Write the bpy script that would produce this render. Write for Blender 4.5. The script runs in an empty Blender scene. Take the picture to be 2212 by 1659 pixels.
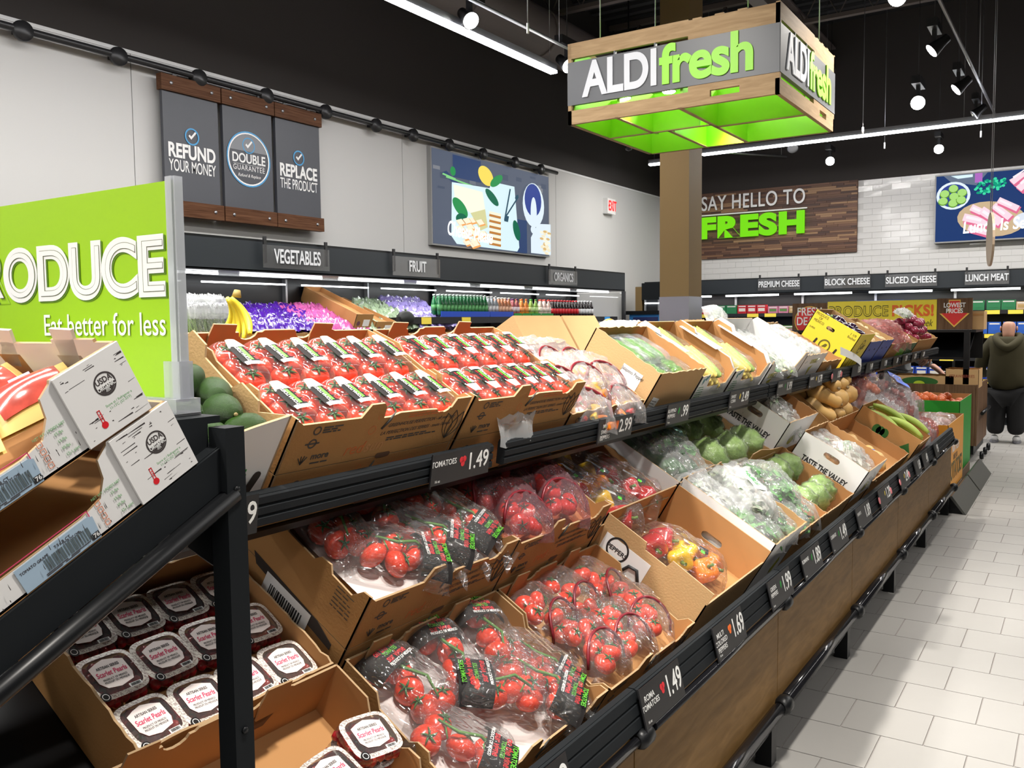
import bpy, bmesh, math, random
from mathutils import Matrix, Vector, noise
R = math.radians
sc = bpy.context.scene
COL = sc.collection
random.seed(7)

# ---------------------------------------------------------------- camera, world, light, exposure
IW, IH = 2212, 1659
FPX, YAW, PIT, ROL, HC = 1901.587, 0.578883461, 0.0705026534, 0.0112254128, 1.645
_F = Vector((math.cos(YAW)*math.cos(PIT), math.sin(YAW)*math.cos(PIT), -math.sin(PIT)))
_r = Vector((math.sin(YAW), -math.cos(YAW), 0)); _d = _F.cross(_r)
_R2 = math.cos(ROL)*_r + math.sin(ROL)*_d; _D2 = -math.sin(ROL)*_r + math.cos(ROL)*_d
cam = bpy.data.cameras.new('camera'); cam.sensor_width = 36; cam.lens = FPX/IW*36; cam.clip_end = 200; cam.clip_start = .02
co = bpy.data.objects.new('camera', cam); COL.objects.link(co)
M = Matrix.Identity(4)
for i in range(3):
    M[i][0] = _R2[i]; M[i][1] = -_D2[i]; M[i][2] = -_F[i]
M[2][3] = HC
co.matrix_world = M
sc.camera = co
w = bpy.data.worlds.new('world'); sc.world = w; w.use_nodes = True
w.node_tree.nodes['Background'].inputs[0].default_value = (.9, .93, 1, 1)
w.node_tree.nodes['Background'].inputs[1].default_value = .025
sc.view_settings.view_transform = 'Standard'; sc.view_settings.look = 'None'
sc.view_settings.gamma = 1; sc.view_settings.use_curve_mapping = False
sc.view_settings.exposure = 0.6
sc.cycles.use_denoising = True
sc.cycles.max_bounces = 6; sc.cycles.diffuse_bounces = 3; sc.cycles.glossy_bounces = 3
sc.cycles.transmission_bounces = 4; sc.cycles.transparent_max_bounces = 24
sc.cycles.caustics_reflective = False; sc.cycles.caustics_refractive = False
sc.cycles.sample_clamp_indirect = 4

def ray(x, y): return _R2*((x-IW/2)/FPX) + _D2*((y-IH/2)/FPX) + _F
def onY(x, y, Y): q = ray(x, y); q = q*(Y/q.y); return Vector((q.x, Y, q.z+HC))
def onX(x, y, X): q = ray(x, y); q = q*(X/q.x); return Vector((X, q.y, q.z+HC))
def onZ(x, y, Z): q = ray(x, y); q = q*((Z-HC)/q.z); return Vector((q.x, q.y, Z))

def area(name, loc, size, power, color=(1, .97, .93), rot=(0, 0, 0), spread=180):
    l = bpy.data.lights.new(name, 'AREA'); l.shape = 'RECTANGLE'; l.size, l.size_y = size
    l.energy = power; l.color = color; l.spread = R(spread)
    o = bpy.data.objects.new(name, l); COL.objects.link(o); o.location = loc; o.rotation_euler = rot
    return o
def spot(name, loc, to, power, ang=50, blend=.6, r=.05, color=(1, .95, .88), parent=None):
    l = bpy.data.lights.new(name, 'SPOT'); l.energy = power; l.spot_size = R(ang); l.spot_blend = blend
    l.shadow_soft_size = r*2; l.color = color
    o = bpy.data.objects.new(name, l); COL.objects.link(o); o.location = loc
    o.rotation_euler = (Vector(to)-Vector(loc)).to_track_quat('-Z', 'Y').to_euler()
    return o
# linear ceiling lights of the store: the aisles, left case, and the rear wall
area('linear_light_glow', (4.0, 4.6, 4.35), (11, .12), 165)
area('linear_light_glow', (4.5, -2.2, 4.35), (14, .12), 105)
area('linear_light_glow', (13.2, 1.5, 4.35), (.12, 9), 240)
area('linear_light_glow', (-3.0, 1.5, 4.35), (.12, 9), 120)
# track spotlights over the produce (fixtures are built further down; those behind the camera light only)
SPOTS = [((-.6, 2.1, 4.3), (.9, 1.75, 1.4), 170), ((.9, 2.1, 4.3), (1.9, 1.65, 1.4), 300), ((2.4, 2.1, 4.3), (3.4, 1.65, 1.4), 330), ((4.3, 2.1, 4.3), (4.9, 1.6, 1.4), 300), ((8.4, 2.2, 4.3), (7.6, 1.6, 1.4), 260),
         ((1.05, .1, 4.3), (1.2, 1.15, .8), 300), ((1.7, .2, 4.3), (2.5, 1.15, .8), 260), ((3.6, .2, 4.3), (4.3, 1.15, .8), 210), ((5.6, .2, 4.3), (6.4, 1.1, .8), 200), ((8.4, .2, 4.3), (9.6, 1.2, .8), 240),  # first spot added, with no fixture, to brighten the nearly empty front carton
         ((4.5, -1.9, 4.3), (4.8, -1.7, 0), 15), ((7.5, -1.9, 4.3), (8, -1.6, 0), 25), ((11.2, -1.4, 4.3), (12.2, .6, .6), 140)]  # first two are unseen spots added to brighten the aisle floor
for a_, b_, p_ in SPOTS: spot('track_spot_beam', a_, b_, p_, 58)

# ---------------------------------------------------------------- materials
MATS = {}
def mat(name, col, rough=.5, metal=0, spec=.5, emit=0, var=.0, vscale=8, bump=0, bscale=60, coat=0, alpha=None, ecol=None):
    if name in MATS: return MATS[name]
    m = bpy.data.materials.new(name); m.use_nodes = True; MATS[name] = m
    nt = m.node_tree; b = nt.nodes['Principled BSDF']
    c = (*col, 1)
    b.inputs['Base Color'].default_value = c; b.inputs['Roughness'].default_value = rough
    b.inputs['Metallic'].default_value = metal; b.inputs['Specular IOR Level'].default_value = spec
    if coat: b.inputs['Coat Weight'].default_value = coat; b.inputs['Coat Roughness'].default_value = .08
    if emit:
        b.inputs['Emission Color'].default_value = (*(ecol or col), 1); b.inputs['Emission Strength'].default_value = emit
    if var or bump:
        tc = nt.nodes.new('ShaderNodeTexCoord'); n = nt.nodes.new('ShaderNodeTexNoise')
        n.inputs['Scale'].default_value = vscale; n.inputs['Detail'].default_value = 6
        nt.links.new(tc.outputs['Object'], n.inputs['Vector'])
        if var:
            mx = nt.nodes.new('ShaderNodeMix'); mx.data_type = 'RGBA'
            mx.inputs['A'].default_value = (*[max(0, v*(1-var)) for v in col], 1); mx.inputs['B'].default_value = (*[min(1, v*(1+var)) for v in col], 1)
            nt.links.new(n.outputs['Fac'], mx.inputs['Factor']); nt.links.new(mx.outputs['Result'], b.inputs['Base Color'])
        if bump:
            n2 = nt.nodes.new('ShaderNodeTexNoise'); n2.inputs['Scale'].default_value = bscale; n2.inputs['Detail'].default_value = 3
            nt.links.new(tc.outputs['Object'], n2.inputs['Vector'])
            bp = nt.nodes.new('ShaderNodeBump'); bp.inputs['Strength'].default_value = bump; bp.inputs['Distance'].default_value = .005
            nt.links.new(n2.outputs['Fac'], bp.inputs['Height']); nt.links.new(bp.outputs['Normal'], b.inputs['Normal'])
    return m
def film(name, tint=(1, 1, 1), haze=.035, gloss=.5, bscale=16, bstr=1.0, rough=.10, hazecol=(1, 1, 1)):
    """thin clear plastic: see-through, glossy, a little milky, crinkled by bump"""
    if name in MATS: return MATS[name]
    m = bpy.data.materials.new(name); m.use_nodes = True; MATS[name] = m
    nt = m.node_tree; nt.nodes.clear(); N = nt.nodes.new; L = nt.links.new
    out = N('ShaderNodeOutputMaterial'); tr = N('ShaderNodeBsdfTransparent'); gl = N('ShaderNodeBsdfGlossy'); df = N('ShaderNodeBsdfDiffuse')
    tr.inputs[0].default_value = (*tint, 1); gl.inputs['Roughness'].default_value = rough; df.inputs[0].default_value = (*hazecol, 1)
    tc = N('ShaderNodeTexCoord'); mp = N('ShaderNodeMapping'); mp.inputs['Scale'].default_value = (1, 2.2, 1)
    n = N('ShaderNodeTexNoise'); n.noise_type = 'RIDGED_MULTIFRACTAL'; n.inputs['Scale'].default_value = bscale*.35; n.inputs['Detail'].default_value = 3; n.inputs['Distortion'].default_value = 1.0
    L(tc.outputs['Object'], mp.inputs[0]); L(mp.outputs[0], n.inputs['Vector'])
    bp = N('ShaderNodeBump'); bp.inputs['Strength'].default_value = bstr; bp.inputs['Distance'].default_value = .03
    L(n.outputs['Fac'], bp.inputs['Height']); L(bp.outputs[0], gl.inputs['Normal'])
    fr = N('ShaderNodeLayerWeight'); fr.inputs['Blend'].default_value = .35
    mr = N('ShaderNodeMapRange'); mr.inputs['To Min'].default_value = .10*gloss*2; mr.inputs['To Max'].default_value = min(1, .45*gloss*2)
    pw = N('ShaderNodeMath'); pw.operation = 'POWER'; pw.inputs[1].default_value = 1.5; L(fr.outputs['Fresnel'], pw.inputs[0])
    L(pw.outputs[0], mr.inputs['Value'])
    cre = N('ShaderNodeMapRange'); cre.inputs['From Min'].default_value = 1.0; cre.inputs['From Max'].default_value = 1.9; cre.inputs['To Min'].default_value = haze; cre.inputs['To Max'].default_value = min(1, haze+.45*min(1, bstr)); L(n.outputs['Fac'], cre.inputs['Value'])  # white haze painted along the ridges stands in for crinkle highlights
    m1 = N('ShaderNodeMixShader'); L(cre.outputs[0], m1.inputs[0]); L(tr.outputs[0], m1.inputs[1]); L(df.outputs[0], m1.inputs[2])
    m2 = N('ShaderNodeMixShader'); L(mr.outputs[0], m2.inputs[0]); L(m1.outputs[0], m2.inputs[1]); L(gl.outputs[0], m2.inputs[2])
    L(m2.outputs[0], out.inputs[0])
    return m
def wood(name, c1, c2, scale=(1, 1, 1), rough=.5, wscale=3, dist=4):
    if name in MATS: return MATS[name]
    m = bpy.data.materials.new(name); m.use_nodes = True; MATS[name] = m
    nt = m.node_tree; b = nt.nodes['Principled BSDF']; N = nt.nodes.new; L = nt.links.new
    b.inputs['Roughness'].default_value = rough; b.inputs['Specular IOR Level'].default_value = .06
    tc = N('ShaderNodeTexCoord'); mp = N('ShaderNodeMapping'); mp.inputs['Scale'].default_value = scale
    n = N('ShaderNodeTexNoise'); n.inputs['Scale'].default_value = wscale; n.inputs['Detail'].default_value = 8; n.inputs['Distortion'].default_value = dist*.2
    L(tc.outputs['Object'], mp.inputs[0]); L(mp.outputs[0], n.inputs['Vector'])
    cr = N('ShaderNodeValToRGB'); cr.color_ramp.elements[0].color = (*c1, 1); cr.color_ramp.elements[1].color = (*c2, 1)
    cr.color_ramp.elements[0].position = .3; cr.color_ramp.elements[1].position = .7
    L(n.outputs['Fac'], cr.inputs[0]); L(cr.outputs[0], b.inputs['Base Color'])
    return m
def island(name, cols, rough=.4, bump=0):
    """one colour per separate piece of the mesh"""
    if name in MATS: return MATS[name]
    m = bpy.data.materials.new(name); m.use_nodes = True; MATS[name] = m
    nt = m.node_tree; b = nt.nodes['Principled BSDF']; b.inputs['Roughness'].default_value = rough
    g = nt.nodes.new('ShaderNodeNewGeometry'); cr = nt.nodes.new('ShaderNodeValToRGB'); cr.color_ramp.interpolation = 'CONSTANT'
    e = cr.color_ramp.elements
    while len(e) < len(cols): e.new(.5)
    for i, c in enumerate(cols): e[i].position = i/len(cols); e[i].color = (*c, 1)
    nt.links.new(g.outputs['Random Per Island'], cr.inputs[0]); nt.links.new(cr.outputs[0], b.inputs['Base Color'])
    return m
def edge_mat():
    m = mat('carton_edge', (.42, .28, .15), .9)
    return m

BLACK = mat('black_powder_coat', (.006, .0065, .0075), .36, spec=.3, var=.2)
CHAR = mat('charcoal_paint', (.011, .013, .015), .6, spec=.15, var=.1)
CARD = mat('brown_cardboard', (.42, .222, .082), .85, spec=.12, var=.14, vscale=5, bump=.15, bscale=150)
CARD2 = mat('tan_cardboard', (.50, .315, .15), .85, spec=.12, var=.10, vscale=4, bump=.15, bscale=150)
CARDIN = mat('raw_cardboard', (.45, .235, .095), .9, spec=.1, var=.1, vscale=6)
CEDGE = edge_mat()
WCARD = mat('white_cardboard', (.78, .77, .76), .6, var=.04, vscale=5)
WHITE = mat('white_print', (.86, .86, .85), .5)
PINK_W = mat('pale_paper', (.85, .76, .73), .6)
BLK = mat('black_print', (.02, .02, .022), .5)
DKPRINT = mat('dark_print_on_card', (.05, .045, .04), .7)
REDPR = mat('red_print', (.62, .06, .03), .6)
GREENPR = mat('green_print', (.02, .28, .04), .6)
LIME = mat('lime_print', (.28, .62, .005), .45)
FILM = film('clear_film')
FILM2 = film('clear_film_soft', haze=.13, gloss=.45, bscale=9, bstr=.9)
CLAM = film('clear_rigid_plastic', haze=.03, gloss=.35, bscale=6, bstr=.15, rough=.03)
ACRYL = film('clear_acrylic', haze=.12, gloss=.3, bscale=1, bstr=0, rough=.05, hazecol=(.9, .93, 1))

# ---------------------------------------------------------------- mesh helpers
class MB:
    def __init__(s): s.v = []; s.f = []; s.m = []; s.sm = []
    def add(s, vs, fs, mi=0, smooth=False):
        o = len(s.v); s.v += [tuple(v) for v in vs]
        for f in fs: s.f.append([i+o for i in f]); s.m.append(mi); s.sm.append(smooth)
        return s
    def box(s, x0, x1, y0, y1, z0, z1, mi=0, T=None):
        vs = [Vector((x, y, z)) for x in (x0, x1) for y in (y0, y1) for z in (z0, z1)]
        if T is not None: vs = [T @ v for v in vs]
        return s.add(vs, [(0, 1, 3, 2), (4, 6, 7, 5), (0, 4, 5, 1), (2, 3, 7, 6), (0, 2, 6, 4), (1, 5, 7, 3)], mi)
    def prism(s, pts, T, t, mi=0, me=None):
        """outline pts (x, y) in the plane of matrix T, extruded t along its z"""
        n = len(pts); me = mi if me is None else me
        vs = [T @ Vector((x, y, 0)) for x, y in pts] + [T @ Vector((x, y, t)) for x, y in pts]
        o = len(s.v); s.v += [tuple(v) for v in vs]
        s.f.append([o+i for i in range(n)][::-1]); s.f.append([o+n+i for i in range(n)]); s.m += [mi, mi]; s.sm += [False, False]
        for i in range(n):
            j = (i+1) % n; s.f.append([o+i, o+j, o+n+j, o+n+i]); s.m.append(me); s.sm.append(False)
        return s
    def tube(s, path, r, n=8, mi=0, caps=True):
        P = [Vector(p) for p in path]; rs = r if isinstance(r, (list, tuple)) else [r]*len(P)
        vs = []; up = Vector((0, 0, 1))
        for i, p in enumerate(P):
            d = (P[min(i+1, len(P)-1)]-P[max(i-1, 0)]).normalized()
            a = d.cross(up);
            if a.length < .05: a = d.cross(Vector((0, 1, 0)))
            a.normalize(); b = a.cross(d)
            vs += [p + (a*math.cos(2*math.pi*k/n)+b*math.sin(2*math.pi*k/n))*rs[i] for k in range(n)]
        fs = [(i*n+k, i*n+(k+1) % n, (i+1)*n+(k+1) % n, (i+1)*n+k) for i in range(len(P)-1) for k in range(n)]
        s.add(vs, fs, mi, True)
        if caps:
            o = len(s.v)-len(vs); s.f.append([o+k for k in range(n)][::-1]); s.f.append([o+len(vs)-n+k for k in range(n)]); s.m += [mi]*2; s.sm += [False]*2
        return s
    def lathe(s, prof, n=16, mi=0, T=None, lob=0, amp=0):
        T = T or Matrix.Identity(4); vs = []
        for r, z in prof:
            for k in range(n):
                a = 2*math.pi*k/n; rr = r*(1+amp*math.cos(lob*a)) if lob else r
                vs.append(T @ Vector((rr*math.cos(a), rr*math.sin(a), z)))
        fs = [(i*n+k, i*n+(k+1) % n, (i+1)*n+(k+1) % n, (i+1)*n+k) for i in range(len(prof)-1) for k in range(n)]
        s.add(vs, fs, mi, True)
        o = len(s.v)-len(vs); s.f.append([o+k for k in range(n)][::-1]); s.f.append([o+len(vs)-n+k for k in range(n)]); s.m += [mi]*2; s.sm += [True]*2
        return s
    def grid(s, nx, ny, fn, mi=0, smooth=True):
        vs = [fn(i/nx, j/ny) for j in range(ny+1) for i in range(nx+1)]
        fs = [(j*(nx+1)+i, j*(nx+1)+i+1, (j+1)*(nx+1)+i+1, (j+1)*(nx+1)+i) for j in range(ny) for i in range(nx)]
        return s.add(vs, fs, mi, smooth)
    def mesh(s, name, mats):
        me = bpy.data.meshes.new(name); me.from_pydata(s.v, [], s.f)
        for m in (mats if isinstance(mats, (list, tuple)) else [mats]): me.materials.append(m)
        me.polygons.foreach_set('material_index', s.m); me.polygons.foreach_set('use_smooth', s.sm); me.update()
        return me
    def build(s, name, mats, parent=None, Mx=None):
        return obj(name, s.mesh(name, mats), parent, Mx)
def obj(name, me, parent=None, Mx=None):
    o = bpy.data.objects.new(name, me); COL.objects.link(o)
    if parent is not None: o.parent = parent
    if Mx is not None: o.matrix_local = Mx
    return o
def T_(x=0, y=0, z=0): return Matrix.Translation((x, y, z))
def Rz(a): return Matrix.Rotation(R(a), 4, 'Z')
def Rx(a): return Matrix.Rotation(R(a), 4, 'X')
def Ry(a): return Matrix.Rotation(R(a), 4, 'Y')
def Sc(x, y=None, z=None): return Matrix.Diagonal((x, y if y is not None else x, z if z is not None else x, 1))
def thing(name, label, cat, Mx=None, group=None, data=None):
    o = bpy.data.objects.new(name, data); COL.objects.link(o)
    if data is None: o.empty_display_size = .02
    if Mx is not None: o.matrix_world = Mx
    o['label'] = label; o['category'] = cat
    if group: o['group'] = group
    return o
def struct(name, mb, m, kind='structure'):
    o = mb.build(name, m); o['kind'] = kind; return o
def dup(root, Mx, label, group=None):
    def cp(o, par):
        c = o.copy(); COL.objects.link(c); c.parent = par
        for ch in o.children: cp(ch, c)
        return c
    r = cp(root, None); r.matrix_world = Mx; r['label'] = label
    if group: r['group'] = group
    return r
TXC = {}
def text(s, h, m, parent, Mx, name='lettering', ext=.0004, bold=0, sx=1, align='CENTER', shear=0, sp=1, label=None, line=1):
    key = (s, round(h, 5), m.name, ext, bold, round(sx, 4), align, shear, sp, line)
    if key in TXC: return obj(name, TXC[key], parent, Mx)
    cu = bpy.data.curves.new('t', 'FONT'); cu.body = s; cu.size = h*1.38; cu.extrude = ext; cu.offset = bold*h
    cu.align_x = align; cu.align_y = 'CENTER'; cu.shear = shear; cu.space_character = sp; cu.space_line = line; cu.resolution_u = 9 if h > .05 else 3
    t = bpy.data.objects.new('t', cu); COL.objects.link(t)
    dg = bpy.context.evaluated_depsgraph_get()
    me = bpy.data.meshes.new_from_object(t.evaluated_get(dg)); bpy.data.objects.remove(t)
    me.materials.clear(); me.materials.append(m); me.transform(Sc(sx, 1, 1)); TXC[key] = me
    return obj(name, me, parent, Mx)
ORD = ['first', 'second', 'third', 'fourth', 'fifth', 'sixth', 'seventh', 'eighth', 'ninth', 'tenth', 'eleventh', 'twelfth', 'thirteenth', 'fourteenth', 'fifteenth', 'sixteenth', 'seventeenth', 'eighteenth', 'nineteenth', 'twentieth'] + ['%dth' % i if i % 10 not in (1, 2, 3) else '%d%s' % (i, {1: 'st', 2: 'nd', 3: 'rd'}[i % 10]) for i in range(21, 100)]
# matrices whose x, y span a vertical face and whose z is its outward normal
def faceY(x, y, z): return T_(x, y, z) @ Rx(90)                    # faces -Y, x to the right as seen
def faceX(x, y, z): return T_(x, y, z) @ Rz(-90) @ Rx(90)         # faces -X, reads along -Y
# ---------------------------------------------------------------- floor of separate tiles
G0X, G0Y, TL = 3.605, .484, .3048
TX = .3015
tile_m = mat('floor_tile', (.33, .318, .30), .42, spec=.35, var=.06, vscale=3, bump=.04, bscale=20)
grout = mat('grout', (.27, .25, .235), .9)
fl = struct('floor', MB().box(-5, 17, -5, 8, -.05, -.004), grout)
tb = MB(); g = .0028
tb.box(g, TX-g, g, TL-g, -.004, 0)
tme = tb.mesh('tile', tile_m)
rest = MB(); nt_ = 0
for i in range(-20, 44):
    for j in range(-16, 8):
        x = G0X + i*TX; y = G0Y + j*TL - (TL/2 if i % 2 else 0) 
        near = 3.0 < x < 12.5 and -.95 < y < .95 and nt_ < 290
        if near:
            p = co.matrix_world.inverted() @ Vector((x+.15, y+.15, 0)); px = IW/2+FPX*p.x/-p.z
            near = px < IW+120
        if near: nt_ += 1; obj('tile', tme, fl, T_(x, y, 0))
        else: rest.box(x+g, x+TX-g, y+g, y+TL-g, -.004, 0)
o = rest.build('tile_field', tile_m, fl); o['kind'] = 'stuff'

# ---------------------------------------------------------------- walls and ceiling
WY, WX, WZ = 7.05, 16.2, 4.01
wallw = mat('white_wall_paint', (.62, .615, .60), .7, var=.02, vscale=1)
dark = mat('dark_brown_paint', (.036, .030, .027), .8, var=.1, vscale=1)
ceilm = mat('black_ceiling', (.012, .012, .013), .9)
m_ = MB()
xs = [-5, 1.1, 4.77, 8.4, 12.1, WX]
for a, b in zip(xs, xs[1:]): m_.box(a+.004, b-.004, WY, WY+.1, 0, WZ)
struct('wall_left', m_, wallw)
struct('wall_left.001', MB().box(-5, WX, WY+.012, WY+.12, 0, 6.8), dark)
struct('trim_1', MB().box(-5, WX, WY-.006, WY+.01, WZ, WZ+.03), mat('white_trim', (.8, .8, .79), .4))
bw = MB().box(WX, WX+.1, -5, WY, 0, 6.8)
struct('wall_back', bw, dark)
tiles = MB(); th, tw = .1, .3
for r_ in range(int((WZ-2.1)/th)+1):
    z = WZ-(r_+1)*th
    for c_ in range(-8, 25):
        y = c_*tw + (tw/2 if r_ % 2 else 0)
        if y > WY-.3 or (3.39 < y+.15 < 6.6 and 2.79 < z+.05): continue
        t = random.uniform(-.0009, .0009)
        vs = [Vector((WX-.012+random.uniform(-.0012, .0012), yy, zz)) for yy, zz in ((y+.002, z+.002), (y+tw-.002, z+.002), (y+tw-.002, z+th-.002), (y+.002, z+th-.002))]
        tiles.add(vs+[Vector((WX, v.y, v.z)) for v in vs], [(3, 2, 1, 0), (0, 1, 5, 4), (1, 2, 6, 5), (2, 3, 7, 6), (3, 0, 4, 7)])
wb = struct('wall_back.001', MB().box(WX-.006, WX, -5, WY, 0, WZ), mat('tile_grout', (.55, .54, .52), .8))
o = tiles.build('wall_tiles', mat('glazed_white_tile', (.68, .67, .65), .12), wb); o['kind'] = 'stuff'
struct('wall_right', MB().box(-5, WX, -5.1, -5, 0, 6.8), dark)
struct('wall_front', MB().box(-5.1, -5, -5, WY+.1, 0, 6.8), wallw)
ce = struct('ceiling', MB().box(-5, WX, -5, WY, 6.75, 6.85), ceilm)
steel = mat('painted_roof_steel', (.17, .14, .13), .6)
for k, x in enumerate([-1, 1.5, 4, 6.5, 9, 11.5, 14]):
    b = MB()
    b.box(x-.05, x+.05, -5, WY, 6.62, 6.70); b.box(x-.05, x+.05, -5, WY, 6.12, 6.18)
    for j in range(24):
        y0 = -5+j*.5; b.tube([(x, y0, 6.64), (x, y0+.25, 6.16), (x, y0+.5, 6.64)], .014, 5)
    b.build('roof_joist', steel, ce)
for k, y in enumerate([-3.2, 3.9]):
    b = MB().box(-5, WX, y-.1, y+.1, 5.95, 5.98); b.box(-5, WX, y-.012, y+.012, 5.98, 6.3); b.box(-5, WX, y-.1, y+.1, 6.3, 6.33); b.build('roof_girder', steel, ce)
b = MB()
for k in range(70): b.box(-5+k*.3, -5+k*.3+.12, -5, WY, 6.71, 6.75)
b.build('deck_rib', mat('roof_deck', (.05, .05, .055), .7), ce)
d = thing('air_duct', 'large dark round duct running below the ceiling behind the hanging sign', 'duct')
b = MB().tube([(-4, 6.45, 5.6), (WX-.2, 6.45, 5.6)], .32, 20); b.build('duct_pipe', steel, d)
b = MB()
for k in range(11): b.tube([(-3.8+k*1.8, 6.45, 5.6), (-3.74+k*1.8, 6.45, 5.6)], .335, 20)
b.build('duct_collar', steel, d)

# column with metal guard
colm = mat('tan_column_paint', (.22, .145, .062), .6, spec=.2, var=.03, vscale=3)
XC, YA, YB = 10.2, 4.08, 4.46
c_ = thing('column', 'square tan column with a shiny metal guard around its foot', 'column')
MB().box(XC, XC+.42, YA, YB, 0, 6.7).build('shaft', colm, c_)
gz = onX(1487, 640, XC).z
MB().box(XC-.006, XC+.426, YA-.006, YB+.006, 0, gz).build('corner_guard', mat('brushed_guard', (.36, .35, .38), .28, metal=.9), c_)

# ---------------------------------------------------------------- lights on the ceiling
LED = mat('led_diffuser', (1, 1, 1), .5, emit=14, ecol=(.95, .95, 1))
ALU = mat('aluminium', (.45, .46, .48), .35, metal=.8)
SATIN = mat('satin_black_metal', (.02, .02, .022), .35)
def led_line(nm, lab, axis, fixed, a, b, z):
    t = thing('linear_light', lab, 'light')
    A = lambda u0, u1, d0, d1, z0, z1: (u0, u1, fixed+d0, fixed+d1, z0, z1) if axis == 'x' else (fixed+d0, fixed+d1, u0, u1, z0, z1)
    MB().box(*A(a, b, -.035, .035, z, z+.07)).build('housing', ALU, t)
    MB().box(*A(a+.01, b-.01, -.042, .042, z-.03, z)).build('diffuser', LED, t)
    n = int((b-a)/2.4)+1
    for k in range(n+1):
        u = a+.1+(b-a-.2)*k/n; p = (u, fixed, z+.07) if axis == 'x' else (fixed, u, z+.07)
        MB().tube([p, (p[0], p[1], 6.7)], .0025, 4).build('suspension_wire', ALU, t)
p = onZ(1230, 172, 4.4); led_line('a', 'long bright linear light running from the top edge towards the hanging crate sign', 'x', onZ(1040, 82, 4.4).y, -3, 8.6, 4.4)
xl = onZ(1900, 287, 4.4).x
led_line('b', 'long bright linear light above the rear wall with dark gaps', 'y', xl, onX(2240, 247, xl).y-3, onX(1517, 328, xl).y, 4.4)
led_line('c', 'short bright linear light left of the column below the crate sign', 'y', xl+.35, onX(1424, 343, xl).y, onX(1384, 347, xl).y, 4.4)
TRK = []
def track(lab, p0, p1):
    t = thing('light_track', lab, 'light track'); MB().tube([p0, p1], .02, 4).build('rail', ALU, t)
    for f in (.05, .5, .95):
        q = Vector(p0).lerp(Vector(p1), f); MB().tube([q, (q.x, q.y, 6.7)], .004, 4).build('suspension_wire', ALU, t)
track('light track above the front of the hanging crate sign', onZ(1010, 0, 4.6)-Vector((4, 0, 0)), onZ(1228, 105, 4.6)+Vector((.1, 0, 0)))
track('light track running down from the top right towards the rear linear light', onZ(2020, -20, 4.7), onZ(2168, 285, 4.7))
track('cross track joining two rows of spotlights near the rear wall', onZ(1440, 320, 4.5), onZ(1700, 338, 4.5))
GLOW = mat('lamp_lens', (1, 1, 1), .3, emit=30, ecol=(1, .97, .9))
def lamp(pos, to, lab, s=1, on=True):
    t = thing('track_spotlight', lab, 'spotlight'); pos = Vector(pos)
    if 'aimed left' in lab: to = pos+Vector((-.5, 1.5, -1.3))
    T = T_(*pos) @ (Vector(to)-pos).to_track_quat('-Z', 'Y').to_matrix().to_4x4() @ Sc(s)
    MB().lathe([(.035, .16), (.045, .15), (.05, .08), (.075, -.02), (.078, -.03), (.072, -.03)], 20).build('lamp_head', SATIN, t, T)
    MB().lathe([(.02, -.034), (.066, -.036), (.070, -.032)], 20).build('lens', GLOW if on else ALU, t, T); MB().tube([pos+Vector((0, 0, .25*s)), (pos.x, pos.y, 6.72)], .004, 5).build('suspension_rod', SATIN, t)
    MB().box(-.02, .02, -.02, .02, 0, .14).build('arm', SATIN, t, T_(*(pos+Vector((0, 0, .06)))) @ Sc(s))
    MB().box(-.17*s, .17*s, -.045*s, .045*s, .17*s, .25*s).build('driver_box', SATIN, t, T_(*(pos+Vector((0, 0, 0)))))
    return t
cam_ = Vector((0, 0, HC))
lamp(onZ(1014, 42, 4.45), (5, .6, 1), 'lit spotlight against the linear light near the top edge', 1.1)
lamp(onZ(1225, 140, 4.45), (7, .5, 1), 'lit spotlight half hidden by the left end of the crate sign', 1.1)
lamp(onZ(1983, 222, 4.5), (0.5, .5, 1.4), 'glaring spotlight pointing straight at the viewer', 1.25)
lamp(onZ(1793, 348, 4.3), (1, .2, 1.2), 'lit spotlight hanging above the wooden wall panel', 1.0)
lamp(onZ(2028, 322, 4.3), (1, .2, 1.2), 'lit spotlight below the gap of the rear linear light', 1.0)
lamp(onZ(2018, 105, 4.5), (4, 3.5, 1.4), 'dark spotlight head aimed left, topmost on the right track', 1.1)
lamp(onZ(2070, 190, 4.5), (6, 3.8, 1.4), 'dark spotlight head aimed left, middle of the right track', 1.1)
lamp(onZ(2108, 245, 4.5), (9, 3.8, 1.4), 'dark spotlight head aimed left, lowest on the right track', 1.0, False)
lamp(onZ(1712, 318, 4.4), (12, 3, 2), 'unlit dark spotlight under the right corner of the crate sign', 1.2, False)
lamp(onZ(1940, -8, 4.5), (4, 2, 1.4), 'lit spotlight cut by the top edge of the view', 1.1)
for k, (x, y, yb) in enumerate([(1719, 370, 0), (1358, 320, 0), (1864, 275, 1), (1911, 308, 1), (2119, 283, 1), (1140, 50, 1)]):
    q = onZ(x, y, 4.3); t = thing('pendant_sensor' if not yb else 'hanging_wire_end', ('small round camera dome on a drop pipe, %s the column' % ('right of' if x > 1500 else 'left of')) if not yb else 'thin ceiling wire with a pale end, %s hanging in the open' % ORD[k-2], 'sensor' if not yb else 'wire')
    MB().tube([q, (q.x, q.y, 6.7)], .004 if yb else .012, 6).build('drop_wire' if yb else 'drop_pipe', ALU if yb else SATIN, t)
    if yb: MB().tube([q, q-Vector((0, 0, .09))], .012, 8).build('end_cap', WHITE, t)
    else: MB().lathe([(.01, .05), (.06, .04), (.06, 0), (.045, -.03), (.01, -.045)], 16).build('dome', SATIN, t, T_(*q))

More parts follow.
